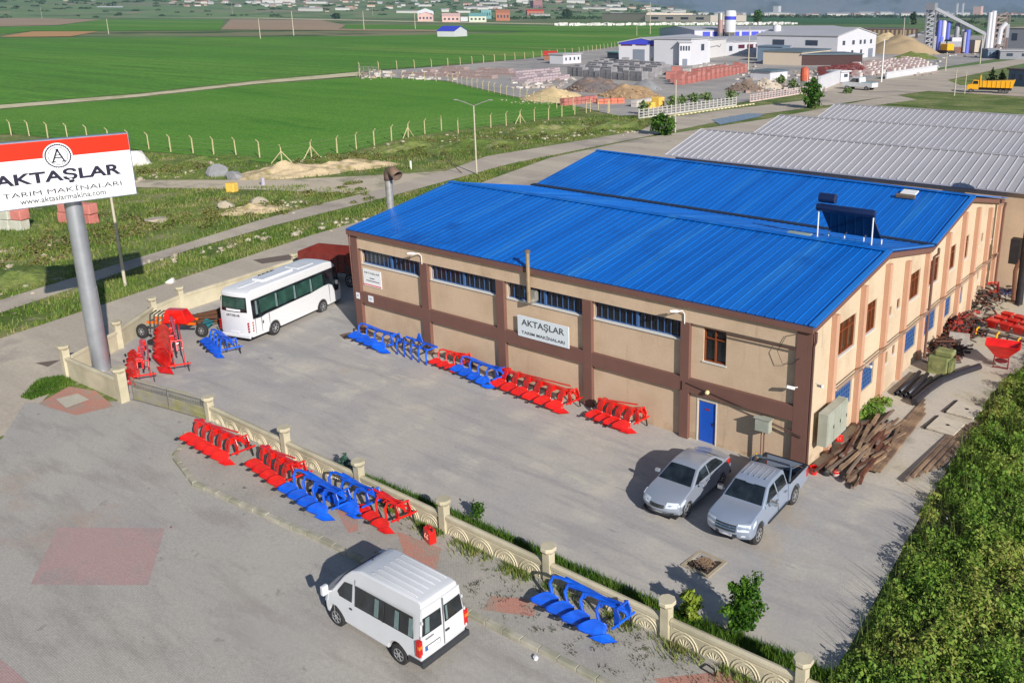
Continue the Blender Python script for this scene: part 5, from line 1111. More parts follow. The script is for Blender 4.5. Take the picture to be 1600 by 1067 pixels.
# low sandy banks (part of the terrain)
def mound(name, px, rx, ry, h, m_, rz=0, lab=None, cat=None, kind='structure', seed=0, rough=.35, n=28):
    b = G(*px); q = random.Random(seed); mb = MB(); vs = []; ph = [q.uniform(0,6.28) for _ in range(8)]
    for i in range(n+1):
        for j in range(n+1):
            u_, v_ = i/n*2-1, j/n*2-1; rr = math.hypot(u_, v_)
            wv = 1+rough*(math.sin(u_*5+ph[0])*math.sin(v_*6+ph[1])+.6*math.sin(u_*11+ph[2])*math.sin(v_*13+ph[3])+.35*q.uniform(-1,1))
            z = max(0, 1-rr**1.6)*h*max(.1,wv)
            vs.append((u_*rx, v_*ry, z-.03))
    mb.add(vs, [(i*(n+1)+j,(i+1)*(n+1)+j,(i+1)*(n+1)+j+1,i*(n+1)+j+1) for i in range(n) for j in range(n) if math.hypot((i+.5)/n*2-1,(j+.5)/n*2-1) < 1.02])
    o = mb.build(name, m_, smooth=True); o.location = b; o.rotation_euler = (0,0,rz); tag(o, lab, cat, None, kind); return o
for i, (px, rx, ry, h) in enumerate((((455,272),6.5,3.2,1.0), ((545,262),6,2.6,.8), ((330,252),6,2.5,.6), ((30,435),4,3,.6), ((395,330),3.2,1.8,.5), ((640,232),7,2.5,.7), ((740,228),8,3,.8), ((860,205),9,3,.8), ((960,198),6,3,.8))):
    mound('sandy_bank' if i < 6 else 'verge_bank', px, rx, ry, h, DIRT if i in (0,1,4) else GRASSY, R(80 if i > 4 else 62), seed=i)

# ================================================================== ALLEY BESIDE THE FACTORY
TIM = mat('weathered_timber', S(150,124,98), .9, var=.25, scale=3, c2=S(112,90,74)); TIM2 = mat('grey_timber', S(126,108,96), .9, var=.2, scale=3); RUST = mat('rusty_scrap', S(118,70,50), .85, var=.35, scale=5, c2=S(84,60,52), metal=.2)
def beams(name, lab, cat, base, n, fn, m_, group=None, kindpart='beam'):
    t = thing(name, lab, cat, base)
    for i in range(n):
        a, b, w_, h_ = fn(i); MB().bar(a, b, w_, h_).build(kindpart, m_[i % len(m_)] if isinstance(m_, list) else m_, t)
    return t
q = random.Random(11)
def tf(i):
    x = q.uniform(.3,1.9); y = q.uniform(.4,4.6); a = R(92+q.uniform(-16,12)); L = q.uniform(1.3,2.9); z = .08+.5*max(0,1-abs(x-.9)/1.5)*q.random() + .06
    d = Vector((math.cos(a),math.sin(a),q.uniform(-.08,.08)))*L/2; c_ = Vector((x,y,z)); return c_-d, c_+d, q.uniform(.08,.16), q.uniform(.05,.12)
beams('timber_pile', 'jumbled pile of weathered beams and boards below the grey cabinet', 'timber pile', (.35,.7,gz(1,3)), 92, tf, [TIM, TIM2, TIM, RUST])
beams('long_planks', 'long brown planks lying side by side from the pile towards the black pipes', 'planks', (0,0,gz(2,5)), 4, lambda i: (Vector((2.15+.16*i,1.6,.12)), Vector((1.95+.16*i,9.6-.5*i,.16)), .14, .1), TIM)
beams('beam_row', 'row of dark brown beams lying along the edge of the bushes', 'beams', (0,0,gz(4,4)), 7, lambda i: (Vector((3.75+.14*i,1.6+.35*i,.12+.05*(i%2))), Vector((4.0+.12*i,7.2+.3*i,.12)), .12, .12), [TIM2, TIM])
beams('plank_stack', 'short stack of grey brown planks standing beside the weeds at the wall', 'planks', (.5,3.6,gz(1,6)), 5, lambda i: (Vector((.3+.12*i,0,.1+.06*i)), Vector((.5+.1*i,3.2,.2+.08*i)), .12, .05), TIM2)
# pipes
BP = mat('black_pipe', S(44,42,50), .45, var=.15, spec=.6)
t = thing('steel_tubes', 'bundle of short dark steel tubes with shiny ends against the side wall', 'tubes', (.55,9.2,gz(1,10)))
for i in range(5): MB().path([(.1+.2*i,0,.14+.16*(i%2)),(.1+.2*i,3.0,.14+.16*(i%2))], .1, 12, cap=False).build('tube', BP, t, smooth=True, solid=.012)
t = thing('black_pipe', 'long bent black plastic pipe curving from the tubes into the alley', 'pipe', (0,0,gz(2,12)))
MB().path([(1.75,8.6,.15),(1.85,10.5,.15),(2.05,12.0,.15),(2.5,13.5,.15),(3.1,14.9,.18)], .17, 14).build('pipe', BP, t, smooth=True); MB().path([(1.5,9.2,.1),(1.58,11,.1),(1.8,12.8,.1)], .08, 10).build('thin_pipe', BP, t, smooth=True)
# green engine block, slabs, scrap
t = thing('green_gearbox', 'mossy green old gearbox block standing by the side wall', 'machine', (1.1,13.0,gz(1,13))); GRM = mat('moss_green_metal', S(112,120,74), .8, var=.3, scale=4, c2=S(140,140,92))
MB().box(-.1,.9,-.1,.9,0,.95).build('housing', GRM, t, bev=.06); MB().box(.15,1.05,.1,.8,.95,1.25).build('cover', GRM, t, bev=.06); MB().lathe((.4,-.12,.5), [(.3,0),(.3,.1),(.1,.12)], 16, 'y').build('flange', GRM, t); MB().lathe((.92,.4,.5), [(.28,0),(.24,.12),(.1,.14)], 14, 'x').build('flange', GRM, t)
for i in range(4): MB().box(.95,1.1,-.05+i*.22,.05+i*.22,.1,.8).build('rib', GRM, t)
SLB = mat('pale_slab', S(196,186,170), .9, var=.08)
for (px, lab) in (((1478,668),'nearer pale concrete pit cover with dark joint lying in the alley'), ((1508,643),'farther pale concrete pit cover lying in the alley')):
    b = G(*px); t = thing('pit_cover', lab, 'pit cover', b, R(-4)); MB().box(-.62,.62,-.75,.75,.035,.13).build('slab', SLB, t, bev=.02); MB().box(-.72,-.63,-.8,.8,.03,.12).build('edge_angle', BLACK, t); MB().lathe((.05,.05,.131), [(.09,0),(.09,.008)], 12).build('lifting_hole', BLACK, t)
def scrap(px, lab, n, sx, sy, h, mats, seed):
    b = G(*px); t = thing('scrap_heap', lab, 'scrap heap', b); q = random.Random(seed)
    for k, m_ in enumerate(mats):
        mb = MB()
        for i in range(n):
            x, y = q.gauss(0,sx*.5), q.gauss(0,sy*.5); z = max(.05, h*(1-abs(x)/sx/1.4-abs(y)/sy/1.4)*q.random())
            k_ = q.random(); M_ = Matrix.Rotation(q.uniform(0,6.3),3,'Z') @ Matrix.Rotation(q.uniform(-.9,.9),3,'X')
            if k_ < .5: d = M_ @ Vector((q.uniform(.2,.6),0,0)); mb.path([Vector((x,y,z))-d, Vector((x,y,z))+d], q.uniform(.025,.06), 5)
            elif k_ < .8: mb.cbox((x,y,z), (q.uniform(.1,.5),q.uniform(.1,.4),q.uniform(.02,.2)), M_)
            else:
                r_ = q.uniform(.12,.32); pts = [Vector((x,y,z+.1)) + M_ @ Vector((r_*math.cos(a),r_*math.sin(a),0)) for a in np.linspace(0,q.uniform(3,6),9)]; mb.path(pts, .03, 5)
        o = mb.build('scrap_metal', m_, t); tag(o, kind='stuff')
    return t
scrap((1478,548), 'rusty scrap heap right behind the green gearbox', 90, .9, 1.6, .9, [RUST, mat('dark_scrap', S(66,56,54), .8, var=.3)], 3)
scrap((1497,520), 'brown heap of plough shares and bent iron along the far side wall', 150, 1.0, 3.0, 1.1, [RUST, MATS['dark_scrap'], mat('red_scrap', S(150,44,34), .8, var=.3)], 5)
scrap((1532,470), 'mixed scrap of wire, hoses and rusty parts at the end of the side wall', 120, 1.1, 3.0, 1.3, [RUST, mat('pale_scrap', S(150,140,124), .8, var=.3), MATS['dark_scrap']], 8)
scrap((1575,455), 'low dark litter of parts in front of the orange timber gate', 40, 1.6, 2.0, .4, [MATS['dark_scrap'], mat('blue_scrap', S(56,58,110), .7, var=.3)], 9)
t = thing('steel_plate', 'grey bent steel plate leaning on the scrap beside the alley', 'steel plate', G(1497,545), R(30)); MB().slab([(-.6,0,0),(.6,0,0),(.7,.5,.7),(-.4,.5,.8)], (0,.02,.02)).build('plate', mat('bare_plate', S(130,122,114), .6, metal=.3, var=.2), t)
t = thing('bent_machine_frame', 'red bent machine frame standing among the scrap at the end of the wall', 'machine frame', G(1549,468), R(20)); mb = MB(); mb.path([(-.4,0,0),(-.3,0,1.1),(.3,0,1.2),(.4,0,0)], .06, 6); mb.path([(-.4,.5,0),(-.3,.4,.9),(.3,.4,.9),(.5,.6,0)], .06, 6); mb.build('tube_frame', REDM, t); MB().box(-.4,.4,.0,.4,.3,.6).build('panel', REDM, t, bev=.03)
t = thing('seed_drill', 'wide bright red seed drill with yellow springs parked beside the bushes', 'seed drill', G(1583,533), R(-12))
YEL = mat('machine_yellow', S(236,176,30), .5, var=.15)
for j, y in enumerate((0, .9, 1.8)):
    for i in range(5): MB().add([(-1.6+i*.75,y-.25,.95),(-.95+i*.75,y-.25,.95),(-.95+i*.75,y+.3,.95),(-1.6+i*.75,y+.3,.95),(-1.5+i*.75,y-.1,.5),(-1.05+i*.75,y-.1,.5),(-1.05+i*.75,y+.1,.5),(-1.5+i*.75,y+.1,.5)], [(0,1,2,3),(0,1,5,4),(1,2,6,5),(2,3,7,6),(3,0,4,7),(4,5,6,7)]).build('seed_hopper', REDM, t, bev=.03)
mb = MB(); [mb.bar((-1.9,y,.45),(2.2,y,.45),.1) for y in (-.5,.4,1.3)]; [mb.bar((x,-.5,.42),(x,2.0,.42),.08) for x in (-1.7,0,1.8)]; mb.build('toolbar', GALV, t)
for i in range(7): MB().path([(-1.8+i*.6,-.55,.5),(-1.8+i*.6,-.8,.45),(-1.8+i*.6,-.85,.15)], .05, 6).build('coulter', YEL if i % 2 == 0 else BLACK, t)
wheel(t, -2.0, -.2, .35, .18, -1, .5); wheel(t, 2.3, -.2, .35, .18, -1, .5)
t = thing('red_hopper', 'red funnel shaped fertiliser spreader standing alone in front of the seed drill', 'spreader', G(1563,574), R(10))
MB().add([(-.85,-.6,1.35),(.85,-.6,1.35),(.85,.6,1.35),(-.85,.6,1.35),(-.25,-.2,.6),(.25,-.2,.6),(.25,.2,.6),(-.25,.2,.6)], [(0,1,5,4),(1,2,6,5),(2,3,7,6),(3,0,4,7),(4,5,6,7)]).build('hopper', REDM, t, solid=.03)
mb = MB(); [mb.path([(x,y,0),(x,y,.5),(x*.8,y*.8,.85)], .035, 6) for x in (-.35,.35) for y in (-.25,.25)]; mb.bar((-.35,-.25,.1),(.35,-.25,.1),.05); mb.build('stand', mat('dark_red', S(120,30,40), .6), t); MB().lathe((0,0,.35), [(.3,0),(.32,.05),(.05,.08)], 16).build('spinner', MATS['dark_red'], t)
# near corner litter
def bucket(px, lab, m_, r=.15, h=.3, dz=.03, band=None):
    t = thing('bucket', lab, 'bucket', G(*px)+Vector((0,0,dz))); MB().lathe((0,0,0), [(r*.78,0),(r,h),(r*1.06,h+.01),(r*.9,h),(r*.75,.05)], 18).build('pail', m_, t, smooth=True)
    MB().path([(r*math.cos(a),0,h+r*.9*math.sin(a)) for a in np.linspace(0,math.pi,9)], .008, 4).build('handle', BLACK, t)
    if band: MB().lathe((0,0,h*.6), [(r*.95,0),(r*1.03,h*.3)], 18).build('label_band', band, t)
bucket((1271,741), 'bright red bucket standing behind the pickup rear corner', REDM, .17, .32)
bucket((1306,745), 'white paint bucket with red rim at the timber pile end', mat('pinkish_white', S(220,196,190), .5), .17, .3, band=REDM)
bucket((1262,722), 'blue plastic tub right at the brown building corner', BLUM, .2, .34)
o = rockmesh(.3, 4, .8).build('black_bag', BLACK, smooth=True); o.location = G(1288,742)+Vector((0,0,.15)); tag(o, 'black rubbish bag between the red and the white bucket', 'bag')
jerrycan(G(1310,704)+Vector((.0,0,.45)), .6, 'small red can lying on the timber pile', .7, REDM)
t = thing('cement_box', 'small white concrete box with clutter at the foot of the meter box', 'box', (-1.6,-.55,gz(-1.6,-.5)+.035)); MB().box(-.45,-.1,-.15,.15,0,.42).build('box', SLB, t, bev=.02); MB().box(.0,.25,-.12,.1,0,.25).build('clutter', RUST, t, bev=.03); MB().tube((-.2,0,.42),(-.2,0,.62),.03).build('bottle', YEL, t)
# drain pit in the yard
pc = G(1100,882); t = thing('drain_pit', 'open square drain pit filled with debris in the yard in front of the pickup', 'drain pit', pc+Vector((0,0,.036)), R(-4))
mb = MB(); [mb.box(*b) for b in ((-.58,.58,-.58,-.46,0,.03),(-.58,.58,.46,.58,0,.03),(-.58,-.46,-.46,.46,0,.03),(.46,.58,-.46,.46,0,.03))]; mb.build('rim', mat('pit_rim', S(170,156,132), .9, var=.15), t)
MB().box(-.46,.46,-.46,.46,.001,.006).build('pit_floor', mat('pit_dark', S(66,52,42), .95, var=.3), t); mb = MB(); q = random.Random(3)
for i in range(40): a = q.uniform(0,3.1); x, y = q.uniform(-.25,.25), q.uniform(-.3,.25); mb.bar((x-.15*math.cos(a),y-.15*math.sin(a),.03),(x+.15*math.cos(a),y+.15*math.sin(a),.05),.03)
o = mb.build('debris', TIM, t); tag(o, kind='stuff')
t = G(1107,1054); tt = thing('broken_frame', 'small black metal frame lying on the pavement near the bottom edge of the photo', 'frame', (t.x,t.y,gz(t.x,t.y)+.16), R(-10)); mb = MB(); [mb.bar(a,b,.03) for a,b in (((-.22,-.1,.02),(.3,-.06,.02)),((.3,-.06,.02),(.2,.12,.02)),((.2,.12,.02),(-.2,.14,.02)),((-.2,.14,.02),(-.22,-.1,.02)))]; mb.build('bar_frame', BLACK, tt)
# litter on forecourt
for px, lab, c_, s_ in (((838,1031),'crumpled white paper on the kerb near the bottom edge',SIGNW,.16), ((268,827),'small brown leaf or scrap on the forecourt beside the red patch',mat('brown_bit', S(130,80,60), .9),.07)):
    o = rockmesh(s_, 2, .3, 1).build('litter', c_); o.location = G(*px)+Vector((0,0,.1)); tag(o, lab, 'litter')
# ================================================================== BLOCK FACTORY AND FAR BUILDINGS
def box_building(name, lab, cat, p0, p1, top, depth, wm, rm, roof='flat', wins=(), group=None, gh=.18, over=.4, trim=None, doors=(), winm=None):
    """front wall from ground point p0 to p1 (photo left to right), depth goes away from the viewer"""
    a, b = (G(*p0) if not isinstance(p0, Vector) else p0), (G(*p1) if not isinstance(p1, Vector) else p1)
    L = math.dist(a[:2], b[:2]); h = up_px(a, top) if top < 1000 else top-1000
    t = thing(name, lab, cat, (a.x,a.y,a.z-.05), math.atan2(b.y-a.y, b.x-a.x), group)
    mb = MB(); mb.box(0,L,0,depth,0,h)
    if roof == 'gable': mb.slab([(0,0,h),(L,0,h),(L/2,0,h+L*gh)], (0,depth,0))
    if roof == 'side': mb.slab([(0,0,h),(0,depth,h),(0,depth/2,h+depth*gh)], (L,0,0))
    w_ = mb.build('wall', wm, t)
    o_ = over; rb = MB()
    if roof == 'flat': rb.box(-o_,L+o_,-o_,depth+o_,h+.02,h+.35)
    elif roof == 'gable':
        for s_ in (0, 1): rb.slab([(L/2,-o_,h+L*gh+.05),(L/2,depth+o_,h+L*gh+.05),(-o_ if s_ == 0 else L+o_,depth+o_,h-.05),(-o_ if s_ == 0 else L+o_,-o_,h-.05)], (0,0,.3))
    else:
        for s_ in (0, 1): rb.slab([(-o_,depth/2,h+depth*gh+.05),(L+o_,depth/2,h+depth*gh+.05),(L+o_,-o_ if s_ == 0 else depth+o_,h-.05),(-o_,-o_ if s_ == 0 else depth+o_,h-.05)], (0,0,.3))
    rb.build('roof', rm, t)
    if trim: m_ = MB(); m_.slab([(0,-.06,h-.5),(L,-.06,h-.5),(L,-.06,h),(L/2,-.06,h+L*gh*(roof=='gable')),(0,-.06,h)], (0,-.12,0)); m_.build('trim', trim, t)
    for (u0,u1,z0,z1) in wins: MB().box(L*u0,L*u1,-.1,.02,h*z0,h*z1).build('window', winm or FWIN, t)
    for (u0,u1,z1) in doors: MB().box(L*u0,L*u1,-.12,.02,0,h*z1).build('door', FDOOR, t)
    return t, L, h
FWIN = mat('far_window', S(60,70,86), .3, var=.2); FDOOR = mat('far_door', S(120,128,142), .6); FW = mat('far_white', S(202,202,208), .7, var=.03, scale=.2); FG = mat('far_grey_roof', S(176,176,180), .6, var=.06, scale=.1)
FB = mat('far_blue', S(60,70,190), .6); FPK = mat('far_pink', S(204,170,164), .8); FT = mat('far_teal', S(110,160,160), .7); FGR = mat('far_green', S(110,160,128), .7); FO = mat('far_orange', S(172,112,86), .8); FBR = mat('far_brown', S(140,100,84), .8)
FBE = mat('far_beige', S(196,182,164), .85, var=.06, scale=.05); FRD = mat('far_red', S(190,60,50), .7)
def wrow(n, z0, z1, u0=.04, u1=.96, f=.6): return [(u0+(u1-u0)*(i+.5-f/2)/n, u0+(u1-u0)*(i+.5+f/2)/n, z0, z1) for i in range(n)]
t, L, h = box_building('blue_gable_hall', 'white factory hall with a blue trimmed gable and a big roller door', 'factory hall', (967,99.5), (1037,101), 67, 60, FW, FG, 'gable', [(.05,.3,.86,1.0),(.38,.62,.88,1.06),(.7,.95,.86,1.0)], gh=.09, trim=FB, winm=mat('far_window_red', S(90,40,60), .4), doors=[(.32,.58,.7)])
MB().path([(L*.95,-.3,4.5),(L*.62,-.3,0)], .25, 4).build('stair', GALV, t)
box_building('office_wing', 'two storey lilac white office wing joined to the blue gable hall', 'office', (1037,101), (1061,102), 64, 20, FW, FG, 'flat', [(.5,.8,.6,.85),(.3,.55,.15,.38)])
t, L, h = box_building('office_tower', 'white office block with glazed bays at the front of the block factory', 'office', (1061,103), (1079,103), 67, 14, FW, FG, 'flat', wrow(4,.66,.86), doors=[(.3,.7,.3)])
box_building('office_block', 'white office block with one tall window beside the glazed bays', 'office', (1079,103), (1105,100), 62, 14, FW, FG, 'flat', [(.6,.78,.55,.8)])
t, L, h = box_building('curved_showroom', 'long off white curved wall of the factory showroom with faint grey lettering', 'factory hall', (1105,92), (1134,88), 63, 26, mat('far_ivory', S(206,204,204), .7), FG, 'side', (), gh=.03)
MB().path([(L*.12,-.15,h*.62),(L*.5,-.15,h*.66),(L*.62,-.15,h*.58),(L*.7,-.15,h*.72)], .18, 4).build('sign_mark', mat('sign_grey', S(150,150,160), .6), t)
box_building('showroom_end', 'white cube with a dark window at the end of the curved wall', 'factory hall', (1134,88), (1146,87), 66, 10, FW, FG, 'flat', [(.4,.8,.35,.7)])
box_building('low_white_hall', 'low white factory hall with a row of dark red brown windows', 'factory hall', (1146,87), (1256,80), 66, 40, FW, FG, 'side', wrow(8,.5,.78,f=.7), gh=.03, winm=MATS['far_window_red'])
box_building('long_white_hall', 'very long low hall with a blue window strip behind the block factory', 'factory hall', (1085,62), (1340,60), 48, 70, mat('far_lilac', S(196,196,216), .7), FG, 'side', wrow(16,.35,.85,f=.75), gh=.03, winm=FB)
# big white hall, gable end to the right
A_, B_, C_ = G(1253,84), G(1307,95), G(1367,89)
t, L, h = box_building('white_gable_hall', 'large bright white two storey hall with gable end and small dark windows', 'factory hall', (1307,95), (1367,89), 57, 34, FW, FG, 'gable', [(.12,.18,.62,.8),(.36,.42,.62,.8),(.55,.6,.62,.8),(.66,.71,.62,.8),(.83,.88,.62,.8),(.03,.09,.05,.3),(.35,.4,.2,.38),(.58,.63,.2,.38)], gh=.07, doors=[(.8,.92,.4)])
for y0 in (8, 22): MB().box(-.1,.02,y0,y0+5,h*.6,h*.82).build('window', FWIN, t)

def silo(px, ty, w_px, lab, bands, cone=True, cm=FW):
    b = G(*px); r = w_px*mpp(b)/2; h = up_px(b, ty); t = thing('silo', lab, 'silo', b)
    MB().lathe((0,0,0), [(r,h*.25),(r,h*.95),(r*.85,h),(.01,h*1.01)], 20).build('tank', cm, t, smooth=True)
    for z0, z1, m_ in bands: MB().lathe((0,0,0), [(r*1.02,h*z0),(r*1.02,h*z1)], 20).build('band', m_, t, smooth=True)
    for k in range(4): a = k*math.pi/2+.4; MB().tube((r*.85*math.cos(a),r*.85*math.sin(a),0),(r*.85*math.cos(a),r*.85*math.sin(a),h*.3),r*.1,n=6).build('leg', GALV, t)
    MB().lathe((0,0,0), [(r*.2,h*.08),(r,h*.25)], 14).build('cone', GALV, t)
silo((1125,62), 21, 8, 'slim silver and reddish silo left of the white one behind the roofs', [(.25,.75,mat('silo_rose', S(170,140,136), .5, metal=.3))], cm=GALV)
silo((1140,62), 17, 18, 'big white silo with a blue lettering band behind the factory roofs', [(.68,.80,FB)])
silo((1212,90), 40, 13, 'white silo with two pale blue bands in the middle of the block factory', [(.38,.5,mat('pale_blue', S(120,170,220), .5)),(.62,.76,MATS['pale_blue'])])
box_building('mixing_plant', 'blue grey mixing plant frame under the pale banded silo', 'mixing plant', (1183,96), (1221,97), 73, 10, mat('far_slate', S(110,128,148), .7), mat('far_slate', S(110,128,148), .7), 'flat', [(.42,.95,.05,.7)], winm=FW)
box_building('open_shed', 'open fronted low shed with a dark interior and grey roof beside the white gable hall', 'shed', (1226,99), (1252,103), 83, 22, mat('far_dark', S(74,52,52), .9), mat('far_dark_roof', S(96,112,122), .7), 'flat', ())
box_building('block_shed', 'beige block shed with grey roof against the white gable hall', 'shed', (1252,103), (1296,97), 82, 14, FBE, mat('far_dark_roof', S(96,112,122), .7), 'flat', [(.7,.85,.1,.6)])
box_building('site_container', 'white site container with small windows near the field fence', 'container', (880,101), (908,99), 86, 6, FW, FG, 'flat', wrow(4,.4,.7,f=.3))
box_building('site_container', 'pale container left of the windowed white container', 'container', (863,98), (880,99), 88, 6, FW, FG, 'flat')
box_building('red_cabin', 'small brown cabin with a bright red roof at the field fence', 'cabin', (850,95), (869,95), 86, 5, FBR, FRD, 'side', gh=.2)
box_building('lean_to', 'teal roofed lean-to left of the blue gable hall', 'shed', (949,92), (966,93), 82, 12, FWIN, FT, 'flat')
box_building('gate_house', 'small white gate house beside the factory entrance', 'gate house', (1313,129), (1326,128), 113, 4, FW, FW, 'flat', [(.4,.8,.5,.8)])
box_building('white_yard_hut', 'small white hut with grey roof behind the timber stacks', 'hut', (1203,127), (1230,124), 113, 6, FW, mat('far_dark_roof', S(96,112,122), .7), 'flat')
box_building('field_shed', 'small white and blue gabled shed alone in the wheat field', 'shed', (710,58), (730,57), 49, 14, FW, FB, 'gable', gh=.16)
t = thing('orange_tank', 'orange red water tank on a stand beside the leafy roadside tree', 'tank', G(1256,140)); MB().lathe((0,0,2), [(.9,0),(1.0,1.2),(.9,2.8),(.3,3.2)], 14).build('tank', mat('tank_orange', S(196,92,64), .6), t); MB().box(-.7,.7,-.7,.7,0,2).build('stand', GALV, t)

# palletised block stacks, one object per pallet
GBL = mat('grey_blocks', S(150,148,150), .95, var=.15, scale=1.2, c2=S(128,126,130)); RBL = mat('red_blocks', S(180,122,114), .95, var=.18, scale=1.0, c2=S(176,104,96)); PBL = mat('light_blocks', S(196,190,184), .95, var=.12); MBL = mat('maroon_blocks', S(128,64,62), .95, var=.2, scale=1)
def pallet_proto(m_, w_, d_, h_):
    mb = MB(); q = random.Random(2)
    for i in range(2):
        for j in range(2): mb.box(-w_/2+i*w_/2+.04, -w_/2+(i+1)*w_/2-.04, -d_/2, d_/2, j*h_/2+.03, (j+1)*h_/2-.04)
    mb.box(-w_/2+.1,w_/2-.1,-d_/2+.1,d_/2-.1,0,h_-.1)
    return mb.build('block_pallet', m_)
def pallets(p0, p1, p2, nu, nv, m_, lab, group, sz=(2.2,2.2,2.6), skip=.06, stack=True):
    A, B, C2 = G(*p0), G(*p1), G(*p2); proto = pallet_proto(m_, *sz); first = True; rz = math.atan2(B.y-A.y, B.x-A.x); q = random.Random(nu*nv)
    for i in range(nu):
        for j in range(nv):
            if q.random() < skip: continue
            p = A + (B-A)*(i/(max(1,nu-1))) + (C2-A)*(j/max(1,nv-1)); o = proto if first else proto.copy()
            if not first: col.objects.link(o)
            first = False; o.location = (p.x+q.uniform(-.1,.1), p.y+q.uniform(-.1,.1), p.z+.06); o.rotation_euler = (0,0,rz+q.uniform(-.03,.03)); o.scale = (1,1,q.choice((.75,1,1,1))); tag(o, lab, 'block pallet', group)
pallets((895,119), (1003,128), (945,105), 13, 6, GBL, 'pallet of grey concrete blocks in the big grey stack field of the block factory', 'pallets of grey concrete blocks')
pallets((1015,126), (1040,117), (940,104), 2, 6, GBL, 'pallet of grey concrete blocks at the right side of the grey stack field', 'pallets of grey concrete blocks, right side', (2.2,2.2,2.4))
pallets((1062,133), (1160,114), (1056,129), 15, 2, RBL, 'pallet of salmon red blocks in the long double row of the block factory', 'pallets of red blocks in the long row', (2.1,2.1,2.6), .02)
pallets((1048,124), (1056,119), (1052,121), 2, 2, RBL, 'pallet of red blocks in the short row left of the long red row', 'pallets of red blocks in the short row')
pallets((1075,119), (1130,112), (1073,117), 9, 1, PBL, 'pallet of whitish blocks behind the long red row', 'pallets of whitish blocks')
pallets((1290,121), (1345,114), (1285,112), 9, 4, MBL, 'pallet of maroon paving stones left of the junction yard', 'pallets of maroon paving stones', (2.4,2.4,1.4))
pallets((1340,121), (1450,104), (1330,104), 15, 6, mat('mixed_blocks', S(190,160,156), .95, var=.25, scale=.5, c2=S(206,200,196)), 'pallet of pale rosy kerb stones in the yard before the sand heap', 'pallets of kerb stones', (2.2,2.2,1.2), .2)
pallets((812,131), (880,124), (805,118), 8, 4, mat('lilac_blocks', S(176,160,164), .95, var=.2), 'low pallet of lilac grey blocks near the field fence', 'low pallets by the field fence', (2.6,2.6,1.2), .15)
pallets((640,118), (780,124), (700,109), 12, 3, mat('brownish_blocks', S(160,140,136), .95, var=.2), 'low pallet of brownish slabs in the long yard left of the factory', 'low pallets in the long yard', (3,2.6,1.0), .2)
def heap(px, rx, ry, h, m_, lab, seed=0, n=40, cat='heap', jag=.25):
    b = G(*px); t = thing('heap', lab, cat, b); mound('cone', px, rx, ry, h, m_, 0, None, None, None, seed, jag, 22).parent = t; t.children[0].location = (0,0,0)
    q = random.Random(seed); mb = MB()
    for i in range(n):
        a, k = q.uniform(0,6.28), q.random()**.6; r_ = q.uniform(.2,.6); rk = rockmesh(r_, q.randint(0,999), .7, 1)
        x, y = rx*k*math.cos(a), ry*k*math.sin(a); z = h*(1-k**1.6)*.8; mb.add([(v[0]+x,v[1]+y,v[2]+z) for v in rk.v], rk.f)
    o = mb.build('lumps', m_, t); tag(o, kind='stuff'); return t
BRS = mat('brown_stone', S(140,118,104), .95, var=.3, scale=.8, c2=S(112,104,104)); SND = mat('sand', S(206,182,140), .95, var=.08); SND2 = mat('dark_sand', S(172,150,118), .95, var=.1)
heap((932,143), 9, 5, 2.8, BRS, 'larger brown heap of broken blocks left in the scrap yard', 1, 420, jag=.3); heap((985,152), 8, 5, 2.2, mat('ochre_stone', S(164,136,104), .95, var=.3, scale=.8), 'ochre heap of rubble right of the brown heap', 2, 360, jag=.3)
heap((868,158), 9, 4, 2.4, SND, 'pale sand heap beside the wheat field corner', 3, 40); heap((1010,140), 4.5, 3, 2.2, GSTONE, 'small grey gravel cone behind the ochre heap', 4, 10, jag=.1)
heap((1165,142), 5, 3.4, 2.0, TIM2, 'stack of old brown timber pallets by the white post fence', 5, 220, 'timber heap', .3); heap((1197,138), 5, 3, 1.8, FBE, 'heap of pale boards and pallets right of the old timber stack', 6, 200, 'timber heap', .3)
heap((1408,84), 17, 12, 7.5, SND2, 'big brownish sand heap in front of the concrete plant', 7, 0, jag=.12); heap((1384,74), 11, 10, 7, SND, 'paler sand heap behind the big one beside the white hall', 8, 0, jag=.12); heap((1430,92), 10, 6, 2.2, GRASSY, 'low overgrown heap right of the big sand heap', 9, 0)
for (p0, p1, tp, lab, m_) in (((878,166),(930,160),154,'long low salmon brick stack behind the field fence',RBL), ((932,163),(975,162),154,'salmon and orange brick stack right of the longer one',mat('salmon_orange', S(206,120,96), .95)), ((990,168),(1020,163),157,'row of white blocks behind the verge bushes',PBL)):
    a, b = G(*p0), G(*p1); L = math.dist(a[:2], b[:2]); n = max(3, int(L/1.2)); t = thing('brick_stack', lab, 'brick stack', a, math.atan2(b.y-a.y,b.x-a.x)); h = up_px(a, tp); q = random.Random(n)
    for j in range(2): mb = MB(); [mb.box(i*L/n+.05,(i+1)*L/n-.05,-.6,.6,j*h/2+.02,(j+1)*h/2*q.uniform(.9,1)) for i in range(n)]; mb.build('course', m_, t)
for px, lab in (((1028,168),'yellow block cube standing behind the roadside bushes'), ((1014,170),'smaller yellow block left of the yellow cube')):
    o = MB().box(-.9,.9,-.9,.9,0,1.9 if px[0] > 1020 else 1.2).build('yellow_block', mat('yellow_block', S(228,186,84)), bev=.1); o.location = G(*px); tag(o, lab, 'block')
o = MB().box(-1.6,1.6,-1,1,0,2.2).build('steel_drum_crate', mat('grey_drum', S(120,122,132), .6), bev=.2); o.location = G(1190,122); tag(o, 'grey steel hopper crate behind the timber heaps', 'crate')
